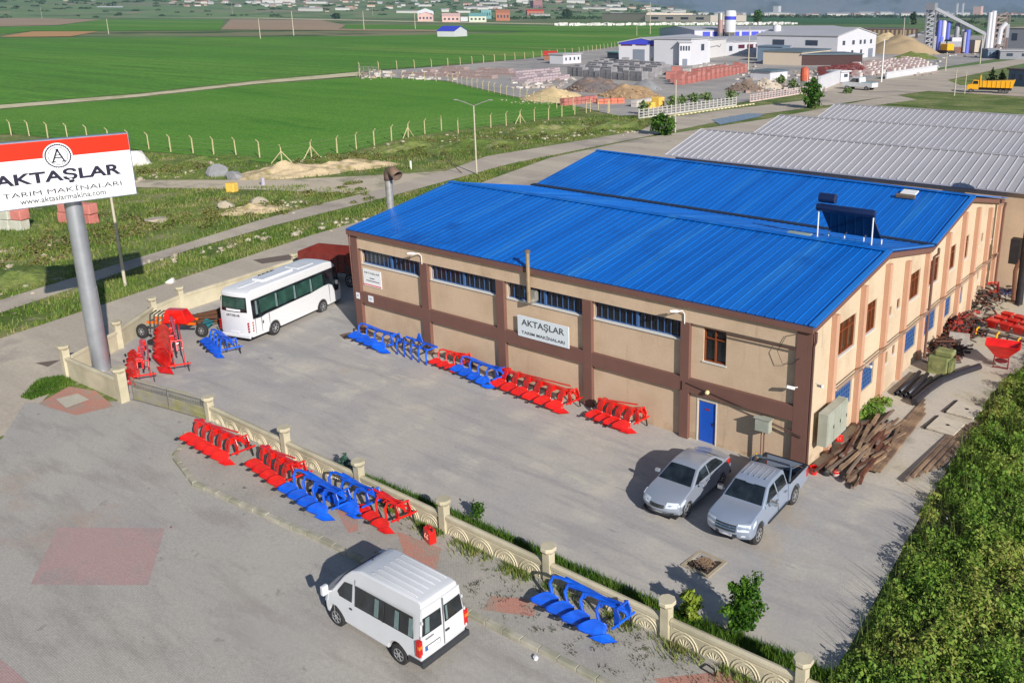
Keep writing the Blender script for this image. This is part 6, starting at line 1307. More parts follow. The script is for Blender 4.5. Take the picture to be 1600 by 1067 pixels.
# white concrete picket fence along the road
def picket(p0, p1, lab, h=1.8, sp=1.5, m_=FW):
    a, b = G(*p0), G(*p1); L = math.dist(a[:2], b[:2]); t = thing('picket_fence', lab, 'fence', a, math.atan2(b.y-a.y,b.x-a.x)); n = int(L/sp)
    for i in range(min(n,95)+1): x = L*i/min(n,95); MB().box(x-.09,x+.09,-.09,.09,0,h).build('fence_post', m_, t)
    mb = MB(); [mb.box(0,L,-.04,.04,h*k,h*k+.08) for k in (.3,.6,.85)]; mb.box(0,L,-.12,.12,0,.25); mb.build('rails', m_, t); return t
picket((998,186), (1150,165), 'white concrete post fence along the road below the young trees', 1.7, 1.3, mat('fence_greywhite', S(190,186,180), .9))
picket((1172,160), (1258,146), 'pinkish concrete fence between the old timber stack and the leafy tree', 1.6, 1.3, mat('rosy_concrete', S(206,184,180), .9))
box_building('entrance_wall', 'plain white entrance wall behind the white pickup', 'wall', (1281,143), (1312,130), 122, .5, FW, FW, 'flat', over=.1)
box_building('yard_wall', 'long low white wall along the stone yard right of the junction', 'wall', (1385,124), (1465,111), 1001.5, .4, FW, FW, 'flat', over=.1)
mb = MB(); A, B = G(1045,183), G(1180,163); n = 46
for i in range(n):
    if i % 2 == 0: p, q_ = A.lerp(B, i/n), A.lerp(B, (i+1)/n); mb.bar(p+Vector((0,0,.12)), q_+Vector((0,0,.12)), .4, .2)
o = mb.build('far_kerb', mat('pale_kerb', S(226,214,176), .9)); tag(o, kind='structure')
o = sheet('puddle', P((1112,188),(1170,178),(1195,179),(1185,184),(1125,196)), .09, mat('puddle_water', S(100,108,128), .15, var=.05))

mb = MB(); q = random.Random(77)
for (x0, x1, y0, y1, n) in ((1150,1290,112,146,170), (560,720,112,126,90), (800,900,118,140,70), (1290,1470,96,122,60), (1090,1180,100,112,30), (1420,1600,70,92,60)):
    for i in range(n):
        t_ = q.random(); yy = y0+(y1-y0)*q.random(); p = G(x0+(x1-x0)*t_, yy); s_ = q.uniform(.3,1.1)
        if y0 > 111 and yy > 186-(x0+(x1-x0)*t_-998)*.14: continue
        mb.cbox(p+Vector((0,0,s_*.3)), (s_*q.uniform(.6,2.2),s_,s_*.6), Matrix.Rotation(q.uniform(0,3),3,'Z'))
o = mb.build('yard_clutter', mat('clutter_mixed', S(150,130,118), .9, var=.5, scale=.3, c2=S(196,190,184), coords='world')); tag(o, 'mixed low clutter of boards, blocks and scrap lying all over the works yards', 'clutter', kind='stuff')
# vehicles far off
t = thing('far_pickup', 'small white pickup truck parked at the factory entrance', 'pickup truck', G(1343,141), R(172)); mb = MB()
mb.slab([(-2.6,-.95,.5),(-2.6,-.95,1.2),(-.5,-.95,1.2),(-.4,-.95,1.95),(.9,-.95,1.95),(1.6,-.95,1.25),(2.6,-.95,1.1),(2.65,-.95,.5)], (0,1.9,0)); mb.build('body', VANW, t, bev=.06); MB().box(-2.5,-.6,-.85,.85,1.21,1.26).build('bed', mat('teal_bed', S(130,160,170), .6), t)
for s_ in (1,-1): MB().slab([(-.3,s_*.96,1.25),(-.25,s_*.96,1.8),(.8,s_*.96,1.8),(1.3,s_*.96,1.25)], (0,s_*.02,0)).build('side_window', VG, t)
for x in (-1.6,1.7):
    for s_ in (1,-1): wheel(t, x, s_*.95, .38, .25, s_)
t.scale = (1.5,1.5,1.5)
t = thing('tipper_truck', 'yellow tipper truck parked on the far road at the right', 'truck', G(1546,146), R(192)); TY = mat('truck_yellow', S(232,168,24), .5, var=.05)
mb = MB(); mb.slab([(-4.6,-1.2,1.3),(-5.1,-1.2,3.2),(-4.6,-1.2,3.0),(2.0,-1.2,2.6),(2.0,-1.2,1.3)], (0,2.4,0)); mb.build('tipper_body', TY, t, bev=.03); MB().box(2.0,2.2,-1.2,1.2,1.3,3.9).build('headboard', TY, t)
for i in range(7): MB().box(-4.3+i*.95,-4.15+i*.95,-1.3,1.3,1.3,2.75).build('side_rib', TY, t)
MB().slab([(2.4,-1.15,.8),(2.4,-1.15,2.9),(3.6,-1.15,2.9),(3.9,-1.15,2.0),(4.8,-1.15,1.8),(4.9,-1.15,.8)], (0,2.3,0)).build('cab', TY, t, bev=.08)
for s_ in (1,-1): MB().slab([(2.55,s_*1.16,2.0),(2.55,s_*1.16,2.7),(3.5,s_*1.16,2.7),(3.7,s_*1.16,2.0)], (0,s_*.02,0)).build('side_window', VG, t)
MB().box(-4.5,4.6,-.5,.5,.7,1.2).build('chassis', BLACK, t)
for x in (-3.4,-2.2,3.9):
    for s_ in (1,-1): wheel(t, x, s_*1.15, .52, .35, s_)
t = thing('yellow_digger', 'yellow excavator with raised arm working before the concrete plant', 'excavator', G(1478,84), R(150)); MB().box(-2,2,-1.5,1.5,1,3.2).build('body', TY, t, bev=.2); MB().path([(1.5,0,2.5),(4.5,0,5.5),(7.5,0,4),(8.5,0,1)], .4, 6).build('arm', TY, t); MB().box(-2.5,2.5,-1.7,1.7,0,1).build('tracks', BLACK, t, bev=.3); MB().box(.2,1.8,-1.4,0,3.2,4.6).build('cab', VG, t, bev=.1)
t.scale = (1.3,)*3

# concrete plant at the right
t = thing('concrete_plant', 'concrete plant with blue and white silos, lattice tower and long sloping conveyor', 'concrete plant', G(1465,84)); b0 = G(1465,84); k = mpp(b0)
def X(px): return (px-1465)*k
CG = mat('plant_grey', S(150,152,160), .6, metal=.3, var=.2); CB = mat('plant_blue', S(96,108,200), .6, var=.15)
ux = Vector((AR.x, AR.y, 0)).normalized()
def PX(px, py, d=0): q_ = ux*X(px); return Vector((q_.x, q_.y, (84-py)*k)) + Vector((0,1,0))*d
mb = MB()
for (x0, x1) in ((1443,1456),): 
    for px in (x0, x1):
        for d in (0,4): mb.bar(PX(px,82,d), PX(px,16,d), .7)
    for i in range(9): mb.bar(PX(x0,80-i*7), PX(x1,73-i*7), .4); mb.bar(PX(x1,80-i*7,4), PX(x0,73-i*7,4), .4); mb.bar(PX(x0,80-i*7), PX(x1,80-i*7), .35)
mb.build('lattice_tower', CG, t)
MB().bar(PX(1447,13), PX(1535,54), 1.3, 1.3).build('conveyor', CG, t); MB().bar(PX(1536,53), PX(1531,96), .9).build('conveyor_leg', CG, t); MB().cbox(PX(1449,14), (4,4,3)).build('conveyor_head', CG, t)
for px, w_, m_, y0, y1 in ((1461,7,CB,64,36),(1468,7,FW,64,35),(1475,6,CB,62,37),(1489,8,CG,60,40),(1499,7,FW,58,40),(1465,9,CB,80,60)):
    MB().lathe(PX(px,y0,3), [(w_*k*.2,-5),(w_*k*.5,0),(w_*k*.5,(y0-y1)*k),(w_*k*.3,(y0-y1+2)*k)], 14).build('silo', m_, t, smooth=True)
for px, y0, y1, r_ in ((1541,82,22,1.0),(1546,82,20,1.2),(1509,84,48,1.2),(1506,82,52,.8)): MB().tube(PX(px,y0), PX(px,y1), r_, n=8).build('tall_pipe', FW if px != 1509 else CB, t, smooth=True)
mb = MB(); [mb.bar(PX(px,80,d), PX(px,24,d), .6) for px in (1551,1567) for d in (0,5)]; [mb.bar(PX(1551,78-i*8), PX(1567,70-i*8), .4) for i in range(7)]; [mb.bar(PX(1551,78-i*8), PX(1567,78-i*8), .5) for i in range(7)]; mb.build('lattice_tower', mat('plant_brown', S(140,122,118), .7, var=.2), t)
for x0, x1, y0, y1, m_ in ((1458,1500,84,66,CG),(1512,1531,82,64,FBE),(1440,1452,82,58,CG),(1476,1492,66,60,FW),(1552,1564,60,40,CG),(1480,1500,84,74,FO)):
    c_ = (PX(x0,y0,5)+PX(x1,y1,5))/2; MB().cbox(c_, ((x1-x0)*k*.95,7,(y0-y1)*k), Matrix.Rotation(math.atan2(ux.y,ux.x),3,'Z')).build('machine_house', m_, t)
MB().bar(PX(1400,62,6), PX(1450,48,6), 1.2, 1.0).build('feed_conveyor', CG, t); MB().path([PX(1567,38), PX(1560,46), PX(1558,70)], 1.1, 8).build('chute', FW, t, smooth=True)
t2, L, h = box_building('steel_shed', 'long open dark steel framed shed behind the sand heaps', 'shed', (1352,61), (1434,60), 46, 26, mat('far_dark', S(74,52,52), .9), mat('far_dark_roof2', S(92,84,84), .8), 'flat', wrow(11,.05,.9,f=.5), winm=mat('see_through_tan', S(120,112,84), .9))
for args in (('plant_hall','grey low hall with pale roof at the right edge beside the plant tower',(1570,76),(1640,78),44,18,CG,FBE), ('grey_cabin','grey corrugated cabin beside the road at the right edge',(1543,92),(1560,92),78,8,mat('far_slate', S(110,128,148)),CG), ('long_grey_hut','long grey hut with light roof right of the corrugated cabin',(1562,93),(1640,94),80,10,CG,FG), ('blue_grey_house','blue grey house with dark roof beside the dark conifers at the right edge',(1574,134),(1612,137),109,9,mat('slate_blue', S(96,112,140), .8),mat('far_dark_roof2', S(92,84,84)))):
    box_building(args[0], args[1], 'hut' if 'hut' in args[0] else 'house' if 'house' in args[0] else 'cabin' if 'cabin' in args[0] else 'hall', args[2], args[3], args[4], args[5], args[6], args[7], 'flat', wrow(3,.4,.75,f=.4))

# buildings at the far edge of the plain
for (lab, p0, p1, tp, d, wm, rm, rf_) in (('long green hall with a pale roof in the far fields',(568,25.5),(628,25.5),18,60,FGR,mat('pale_green_roof', S(160,196,170), .7),'side'),
    ('greenish hall end joined to the long green hall',(616,25.8),(633,25.8),18.5,40,FGR,FGR,'gable'), ('pink two gabled house in front of the white one in the far row',(653,34),(677,34),24,30,FPK,FO,'gable'), ('white hall with teal roof behind the pink two gabled house',(653,30),(678,30),18,30,FW,FT,'gable'),
    ('pink house with arched dark windows in the far row',(691,35),(719,35),26,30,FPK,FPK,'side'), ('small white house between pink and pale green houses',(720,34),(731,34),27,20,FW,FW,'flat'), ('pale green white house with dark windows in the far row',(733,35),(760,35),26,30,mat('pale_greenwhite', S(206,210,190), .8),FT,'side'),
    ('teal tall block behind the far row of houses',(752,30),(768,30),16,30,FT,FT,'flat'), ('orange red building among trees right of the teal block',(775,33),(797,33),20,30,FO,FO,'side'), ('brick red building below the brown tower',(824,28),(850,28),18,30,FO,FRD,'side'),
    ('narrow brown and blue tower block rising over the plain',(834,26.5),(848,26.5),1,60,mat('tower_brown', S(150,110,110), .8),FBR,'flat'), ('small yellow building right of the brick red building',(858,27),(871,27),19,30,mat('far_yellow', S(226,186,60), .7),mat('far_yellow', S(226,186,60)),'flat'),
    ('long beige walled works with flat roof on the far plain',(941,33),(1010,34),21,120,FBE,FBE,'flat'), ('long beige works right half with pale roof on the far plain',(1008,34),(1110,35),24,120,mat('far_beige2', S(184,174,164), .85),FG,'flat'),
    ('white hall standing behind the beige works',(1012,27),(1042,27),20,80,FW,FW,'flat'), ('grey teal roofed works right of the beige works',(1110,33),(1120,33),25,60,FT,FT,'flat'), ('long white farm building left of the tall trees',(152,26.5),(192,26.5),15,60,FW,FG,'side'),
    ('small white gabled house left of the long green hall',(480,25),(487,25),19,30,FW,FW,'flat')):
    q = random.Random(int(p0[0])); nw = 0 if 'wall' in lab or 'small' in lab else 4
    box_building('far_building', lab, 'building', p0, p1, tp, d, wm, rm, rf_, wrow(nw,.35,.7,f=.5) if nw else (), gh=.18)
# line of white stone blocks along the far field edge: a continuous uncountable band
mb = MB(); q = random.Random(9)
for i in range(420):
    px = q.uniform(866,1245); p = G(px, 40.5 - (px-866)*.006 + q.uniform(-1.2,1)); s_ = q.uniform(1.5,4); mb.cbox(p+Vector((0,0,s_*.35)), (s_*1.6,s_,s_*.9), Matrix.Rotation(q.uniform(0,3),3,'Z'))
o = mb.build('stone_blocks', mat('marble_blocks', S(222,218,214), .9)); tag(o, 'band of white quarry blocks along the far field edge', 'stone blocks', kind='stuff')

# ================================================================== HILLS AND FAR TOWN
def smooth_noise(x, y, s_): return math.sin(x*s_+1.3)*math.cos(y*s_*.8+.4)+.5*math.sin(x*s_*2.3+4)*math.cos(y*s_*1.9+2)+.25*math.sin(x*s_*5.1)*math.cos(y*s_*4.3+1)
def slope_z(D, px):
    k = .037*min(1, max(0, (1130-px)/260)); return .76 + max(0, D-3000)*k
def at_az(px, D): d = ray(px, 0); d.z = 0; d.normalize(); return Vector((CAM.x+d.x*D, CAM.y+d.y*D, 0))
HILLG = groundmat('hill_green', S(112,138,84), [(S(142,136,108), .0022, .5, .6, 0), (S(86,114,68), .006, .5, .62, 0), (S(156,136,112), .009, .62, .68, 0)], fine=.15, fscale=.02, bump=0)
mb = MB(); nu, nv = 70, 26
for i in range(nu+1):
    px = -500 + 1700*i/nu
    for j in range(nv+1):
        D = 2900 + 6200*(j/nv)**1.2; p = at_az(px, D); z = slope_z(D, px)*(1+.10*smooth_noise(p.x, p.y, .0016)*(j/nv)) - (2 if j == 0 else 0); mb.v.append((p.x, p.y, z))
mb.f = [(i*(nv+1)+j,(i+1)*(nv+1)+j,(i+1)*(nv+1)+j+1,i*(nv+1)+j+1) for i in range(nu) for j in range(nv)]
o = mb.build('hillside', HILLG, smooth=True); tag(o, kind='structure')
MTN = groundmat('haze_tinted_forest', S(96,114,126), [(S(112,120,124), .0006, .45, .6, 0), (S(70,86,80), .002, .5, .62, 0)], fine=.12, fscale=.01, bump=0)  # forest tones with bluish distance haze mixed into the base colour
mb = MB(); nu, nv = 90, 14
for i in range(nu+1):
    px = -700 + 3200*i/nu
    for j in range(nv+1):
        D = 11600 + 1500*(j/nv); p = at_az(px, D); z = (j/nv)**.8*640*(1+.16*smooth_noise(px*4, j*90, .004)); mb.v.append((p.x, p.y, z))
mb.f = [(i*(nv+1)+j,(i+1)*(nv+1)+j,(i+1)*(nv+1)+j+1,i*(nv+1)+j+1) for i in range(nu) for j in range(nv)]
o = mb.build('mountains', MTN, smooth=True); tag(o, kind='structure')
TW = mat('town_wall', S(196,194,190), .8, var=.05); TR = mat('town_roof', S(158,112,94), .8); TP = mat('town_pinkish', S(186,160,150), .8)
def small_house(m_, rm):
    t = thing('town_house', None, None); mb = MB(); mb.box(-.5,.5,-.4,.4,0,.7); mb.build('wall', m_, t); MB().slab([(-.55,-.45,.7),(-.55,.45,.7),(-.55,0,1.0)], (1.1,0,0)).build('roof', rm, t); return t
kinds = [(small_house(TW, TR), 'tiny white house with a red roof in the far town', 'white red roofed houses of the far town'), (small_house(FBE, TR), 'tiny beige house with a red roof in the far town', 'beige red roofed houses of the far town'), (small_house(TW, FG), 'tiny white flat block with a grey roof in the far town', 'white grey roofed blocks of the far town'), (small_house(TP, FBR), 'tiny pinkish house with a brown roof in the far town', 'pinkish houses of the far town')]
q = random.Random(21); used = set()
for i in range(285):
    k = q.choice((0,1,2,2,3)); proto, lab, grp = kinds[k]
    if i < 190: k_ = q.random(); px, D = (q.uniform(-10,160), q.uniform(4600,6500)) if k_ < .14 else (q.uniform(265,430), q.uniform(4000,5800)) if k_ < .36 else (q.uniform(420,800), q.uniform(3500,5400)) if k_ < .8 else (q.uniform(780,1080), q.uniform(3800,6000)); p = at_az(px, D); z = slope_z(D, px)*(1+.10*smooth_noise(p.x,p.y,.0016)*((D-2900)/6200)**.83)
    else: px = q.uniform(1080,1620); p = G(px, q.uniform(23.5,27)); D = (p-CAM).length; z = .8
    s_ = q.uniform(7,19)*(D/4200); 
    o = proto if k not in used else copy_tree(proto); used.add(k)
    o.location = (p.x, p.y, z-1); o.scale = (s_*q.uniform(.8,2), s_, s_*q.uniform(.5,.8)); o.rotation_euler = (0,0,q.uniform(-.5,.5)+R(30)); tag(o, lab, 'house', grp)
proto = None
for i in range(46):
    px = q.uniform(380,1110) if i < 30 else q.uniform(1110,1620); D = q.uniform(3150, 5200)
    if i < 30: p = at_az(px, D); z = slope_z(D, px)*(1+.10*smooth_noise(p.x,p.y,.0016)*((D-2900)/6200)**.83)
    else: p = G(px, q.uniform(23.5,27)); D = (p-CAM).length; z = .8
    if proto is None:
        o = proto = thing('far_hall', None, None); MB().box(-.5,.5,-.2,.2,0,1).build('wall', TW, o); MB().slab([(-.52,-.23,1),(-.52,.23,1),(-.52,0,1.25)], (1.04,0,0)).build('roof', FG, o)
    else: o = copy_tree(proto)
    s_ = q.uniform(45,110)*(D/4200); o.location = (p.x, p.y, z-1); o.scale = (s_, s_*.7, q.uniform(8,14)*(D/4200)); o.rotation_euler = (0,0,q.uniform(-.3,.3)+R(34)); tag(o, 'long pale industrial hall in the far town band', 'hall', 'long pale halls of the far town')
for px, D, h_, lab in ((1215,6500,60,'white twin tower blocks on the far right plain'), (1497,6200,75,'thin white chimney on the horizon above the plant, left one'), (1506,6200,75,'thin white chimney on the horizon above the plant, right one'), (1530,5200,50,'pink apartment block on the horizon at the right')):
    p = at_az(px, D); w_ = 40 if 'tower' in lab or 'block' in lab else 9; t = thing('far_tower', lab, 'tower', (p.x,p.y,0)); MB().box(-w_/2,w_/2,-w_/2,w_/2,0,h_).build('shaft', FPK if 'pink' in lab else FW, t); MB().box(-w_/2-1,w_/2+1,-w_/2-1,w_/2+1,h_,h_+3).build('cap', FG, t)
# ================================================================== VEGETATION
def mesh_np(name, V, faces_n, mat_, parent=None):
    """V: (n*4,3) quads or (n*3,3) triangles"""
    me = bpy.data.meshes.new(name); nv = len(V); nf = nv//faces_n
    me.vertices.add(nv); me.vertices.foreach_set('co', np.ascontiguousarray(V, np.float32).ravel())
    me.loops.add(nv); me.loops.foreach_set('vertex_index', np.arange(nv, dtype=np.int32))
    me.polygons.add(nf); me.polygons.foreach_set('loop_start', np.arange(0, nv, faces_n, dtype=np.int32)); me.polygons.foreach_set('loop_total', np.full(nf, faces_n, np.int32))
    me.update(calc_edges=True); me.validate(); me.materials.append(mat_)
    o = bpy.data.objects.new(name, me); col.objects.link(o)
    if parent: o.parent = parent
    return o
def unit(a): return a/np.maximum(np.linalg.norm(a, axis=1, keepdims=True), 1e-6)
def leaf_quads(P_, size, normals=None, spread=.9, aspect=1.7):
    n = len(P_); N = rng.normal(size=(n,3))*spread
    if normals is not None: N += normals
    N[:,2] += .35; N = unit(N); T = unit(np.cross(N, rng.normal(size=(n,3)))); B = np.cross(N, T)
    s_ = (size*rng.uniform(.6,1.4,n))[:,None]; a, b = T*s_*aspect/2, B*s_/2
    return np.stack([P_-a, P_+b*1.0, P_+a, P_-b*1.0], 1).reshape(-1,3)
def blades(P_, h, w_, lean=.5):
    n = len(P_); H = h*rng.uniform(.5,1.5,n); d = rng.normal(size=(n,3)); d[:,2] = 0; d = unit(d); s_ = np.cross(d, [0,0,1.0])*(w_*rng.uniform(.6,1.4,n))[:,None]
    top = P_ + d*(H*lean*rng.uniform(0,1,n))[:,None]; top[:,2] += H
    return np.stack([P_-s_, P_+s_, top], 1).reshape(-1,3)
gzv = np.vectorize(gz)
def poly_points(pts, n):
    from mathutils.geometry import tessellate_polygon
    v = [Vector((p[0],p[1],0)) for p in pts]; tr = tessellate_polygon([v]); A = np.array([[v[i][:2] for i in t_] for t_ in tr])
    ar = np.abs((A[:,1,0]-A[:,0,0])*(A[:,2,1]-A[:,0,1])-(A[:,2,0]-A[:,0,0])*(A[:,1,1]-A[:,0,1])); k = rng.choice(len(A), n, p=ar/ar.sum())
    r1, r2 = np.sqrt(rng.random(n)), rng.random(n); T = A[k]; q_ = T[:,0]*(1-r1)[:,None]+T[:,1]*(r1*(1-r2))[:,None]+T[:,2]*(r1*r2)[:,None]
    return np.column_stack([q_, gzv(q_[:,0], q_[:,1])])
def clumpy(P_, s_=.6, keep=.5):
    f = np.sin(P_[:,0]*s_*2.1+1)*np.cos(P_[:,1]*s_*1.7)+.6*np.sin(P_[:,0]*s_*5.3+2)*np.cos(P_[:,1]*s_*4.1+1)+rng.normal(0,.45,len(P_))
    return P_[f > np.quantile(f, 1-keep)]
LUSH = leafmat('lush_leaves', [S(48,80,26), S(76,114,38), S(104,142,50), S(132,158,64), S(156,158,80), S(134,124,76)], scale=.32, patch=.62)
GRASSM = leafmat('verge_grass', [S(54,84,28), S(84,114,40), S(112,132,58), S(140,140,84), S(160,144,106)], scale=.35, patch=.55, trans=.2)
HEDGEM = leafmat('strip_grass', [S(42,74,20), S(64,100,28), S(90,124,40), S(120,136,60)], scale=.8, patch=.4)
TREEM = leafmat('tree_leaves', [S(34,66,16), S(58,98,24), S(88,130,36), S(124,160,50)], scale=.9, patch=.4, trans=.35)
DARKM = leafmat('dark_tree_leaves', [S(34,58,28), S(54,82,40), S(78,104,54)], scale=.3, patch=.4)
FIRM = leafmat('fir_needles', [S(40,70,62), S(60,96,84), S(84,120,100)], scale=2, patch=.3)
# undergrowth at the lower right
edge = [(5.55,-14),(5.6,-10.4),(5.5,-5.9),(4.95,.4),(4.75,6.4),(4.5,12.4),(5.0,17.9),(6.5,24),(9,30)]
poly = edge + [(22,30),(26,-14),(22,-24),(9,-24),(6.5,-17)]
sheet('undergrowth_soil', poly, .045, groundmat('leafy_soil', S(74,78,40), [(S(58,60,34), .8, .45, .6, 0)], fine=.3, fscale=3, bump=.6, bscale=6, bdist=.1))
cl = poly_points(poly, 3400); cl = cl[cl[:,1] > -19]
ex = np.interp(cl[:,1], [p[1] for p in edge], [p[0] for p in edge]); dist = cl[:,0]-ex
cr_ = rng.uniform(.2,.62,len(cl)); chh = rng.uniform(.3,1.25,len(cl))*np.clip(.45+dist*.35,.45,1.15); near = dist < cr_*.7; cr_[near] = np.clip(dist[near]+.12,.15,.6); chh[near] *= .8
per = (170*(cr_/.6)**1.6*np.clip(1.25-dist*.05,.5,1.2)).astype(int)+30
Cc = np.repeat(cl, per, 0); Rr = np.repeat(cr_, per); Hh = np.repeat(chh, per); D_ = unit(rng.normal(size=(len(Cc),3))); D_[:,2] = np.abs(D_[:,2]); rad = rng.uniform(.75,1.08,len(Cc))
PP = Cc + np.column_stack([D_[:,0]*Rr*rad, D_[:,1]*Rr*rad, D_[:,2]*Hh*rad])
kk = rng.random(len(PP)) < .2; VV = np.vstack([leaf_quads(PP[~kk], .055, D_[~kk], .7, 2.2), leaf_quads(PP[kk], .10, D_[kk], .6, 1.6)]); o = mesh_np('undergrowth', VV, 4, LUSH); tag(o, 'dense mass of green weeds and bushes filling the lower right corner', 'undergrowth', kind='stuff')
st = clumpy(poly_points(edge + [(7,30),(8,-14)], 7000), .7, .6)
tall = blades(st, .85, .014, .6); o = mesh_np('tall_weeds', tall, 3, leafmat('tall_stems', [S(70,98,36), S(100,122,52), S(140,138,80)], scale=1)); tag(o, 'tall thin weed stems standing out of the bushes', 'weeds', kind='stuff')
# grass strip behind the concrete wall
strip = [(-21.4,-10.98),(-17,-10.6),(-13,-10.25),(-9,-10.1),(-4,-10.05),(0,-10.0),(5.7,-9.7),(5.7,-11.05),(-20,-11.08)]
sheet('grass_strip_soil', strip, .05, groundmat('strip_soil', S(92,94,52), [(S(120,104,76), 1.2, .55, .65, 0)], fine=.25, fscale=6, bump=.4))
o = mesh_np('grass_strip', blades(clumpy(poly_points(strip, 26000), 1.2, .8), .24, .022, .7), 3, HEDGEM); tag(o, 'strip of rough green grass along the inside of the concrete wall', 'grass', kind='stuff')
# weeds in front of the wall and in paving joints
wp = []
for (x0, x1, n, w_) in ((-12.5,5,2600,.28), (-10.5,-3.6,2200,.5), (-1,8,1800,.6)): 
    a = np.column_stack([rng.uniform(x0,x1,n), -11.42-np.abs(rng.normal(0,w_*.5,n)), np.zeros(n)]); wp.append(a)
wp = clumpy(np.vstack(wp), 1.4, .45); wp[:,2] = gzv(wp[:,0], wp[:,1])+.15
o = mesh_np('wall_foot_weeds', blades(wp, .16, .018, .9), 3, GRASSM); tag(o, 'weeds growing at the outer foot of the concrete wall', 'weeds', kind='stuff')
jw = np.column_stack([rng.uniform(-6,8,420), rng.uniform(-13.5,-11.6,420)]); jw = np.column_stack([jw, gzv(jw[:,0], jw[:,1])+.15]); jw = clumpy(jw, 2.2, .4); jw = np.repeat(jw, 10, 0) + np.column_stack([rng.normal(0,.09,(len(jw)*10,2)), np.zeros(len(jw)*10)])
o = mesh_np('paving_weeds', blades(jw, .06, .014, 1.2), 3, leafmat('dry_weeds', [S(62,66,44), S(92,90,60)], scale=2)); tag(o, 'small dark weeds between the pavers of the pavement', 'weeds', kind='stuff')
# verges and medians
med = [(-48.6,-60)] + [tuple(p) for p in P((-300,560),(0,492),(300,392),(600,312),(800,257),(1000,216))] + list(reversed(P((860,245),(1000,217)) [:1])) + [(-52.6,34.1),(-49.5,20.3),(-46.2,.56),(-44,-12.2),(-43.8,-60)]
vg = []
a = poly_points(med, 26000); vg.append(clumpy(a, .35, .75))
outer = [tuple(p) for p in P((-100,500),(0,470),(300,378),(460,330),(580,300),(480,290),(300,296),(-100,303))]; vg.append(clumpy(poly_points(outer, 24000), .3, .7))
bank = [tuple(p) for p in P((-100,280),(200,281),(430,281),(560,275),(700,265),(760,244),(1000,204),(1040,186),(950,180),(800,197),(640,218),(545,243),(438,260),(330,248),(230,240),(0,224),(-100,222))]; vg.append(clumpy(poly_points(bank, 34000), .3, .75))
o = mesh_np('verge_grass', blades(np.vstack(vg), .26, .045, .7), 3, GRASSM); tag(o, 'rough olive grass and weeds on the road verges and median', 'grass', kind='stuff')
# leafy weed clumps on verges
def bushes(zs, leafs, size, m_, name, lab):
    pts = []; ns = []
    for (px, r_, h_) in zs:
        c_ = G(*px); n = int(leafs*(r_/.6)**1.4); d = unit(rng.normal(size=(n,3))); d[:,2] = np.abs(d[:,2]); pts.append(np.array(c_)+d*np.array([r_,r_,h_])*rng.uniform(.6,1.05,(n,1))); ns.append(d)
    o = mesh_np(name, leaf_quads(np.vstack(pts), size, np.vstack(ns), .8), 4, m_); tag(o, lab, 'weeds', kind='stuff'); return o
q = random.Random(31); zs = []
for (a, b, n, sp, r0, r1) in (((20,380),(520,310),90,16,.3,.8), ((0,420),(250,330),60,25,.3,.8), ((220,270),(330,262),30,8,.3,.7), ((430,255),(1000,190),260,14,.25,.75), ((0,500),(980,215),130,12,.2,.5), ((480,320),(560,300),20,6,.3,.6)):
    for i in range(n): t_ = q.random(); zs.append(((a[0]+(b[0]-a[0])*t_+q.gauss(0,sp), a[1]+(b[1]-a[1])*t_+q.gauss(0,sp*.45)), q.uniform(r0,r1), q.uniform(r0,r1)*.7))
zs = []
for (a, b, n, sp) in (((20,390),(560,300),110,18), ((0,430),(260,330),50,22), ((210,272),(330,258),34,7), ((430,262),(1000,192),240,13)):
    for i in range(n): t_ = q.random(); zs.append(((a[0]+(b[0]-a[0])*t_+q.gauss(0,sp), a[1]+(b[1]-a[1])*t_+q.gauss(0,sp*.45)), q.uniform(.25,.8), q.uniform(.2,.5)))
bushes(zs, 60, .09, leafmat('dry_scrub_leaves', [S(92,84,56), S(124,112,78), S(150,132,98), S(112,118,66)], scale=.3, patch=.5), 'dry_scrub', 'brownish dry scrub patches among the green verge weeds')
def on_road(p):
    return False
bushes(zs, 46, .13, leafmat('verge_weed_leaves', [S(58,88,28), S(88,112,40), S(122,132,60), S(156,148,90)], scale=.2, patch=.55), 'verge_weeds', 'leafy weed clumps scattered over the verge banks')
bushes([((1360+q.gauss(0,10), 640+q.gauss(0,14)), .35, .45) for i in range(14)], 220, .08, LUSH, 'wall_weeds', 'bright green weeds at the side wall between planks and tubes')
cg = clumpy(poly_points([tuple(p) for p in P((34,622),(60,594),(104,588),(116,602),(92,612),(48,626))], 5200), 1.5, .8); o = mesh_np('corner_grass', blades(cg, .16, .02, .8), 3, HEDGEM); tag(o, 'green grass patch at the foot of the left wall post', 'grass', kind='stuff')
bushes([((1482+q.gauss(0,14), 810+q.gauss(0,10)), .05, .3) for i in range(3)], 60, .1, mat('white_litter', S(226,228,232), .6), 'litter_in_bushes', 'white litter caught in the bushes right of the pickup')

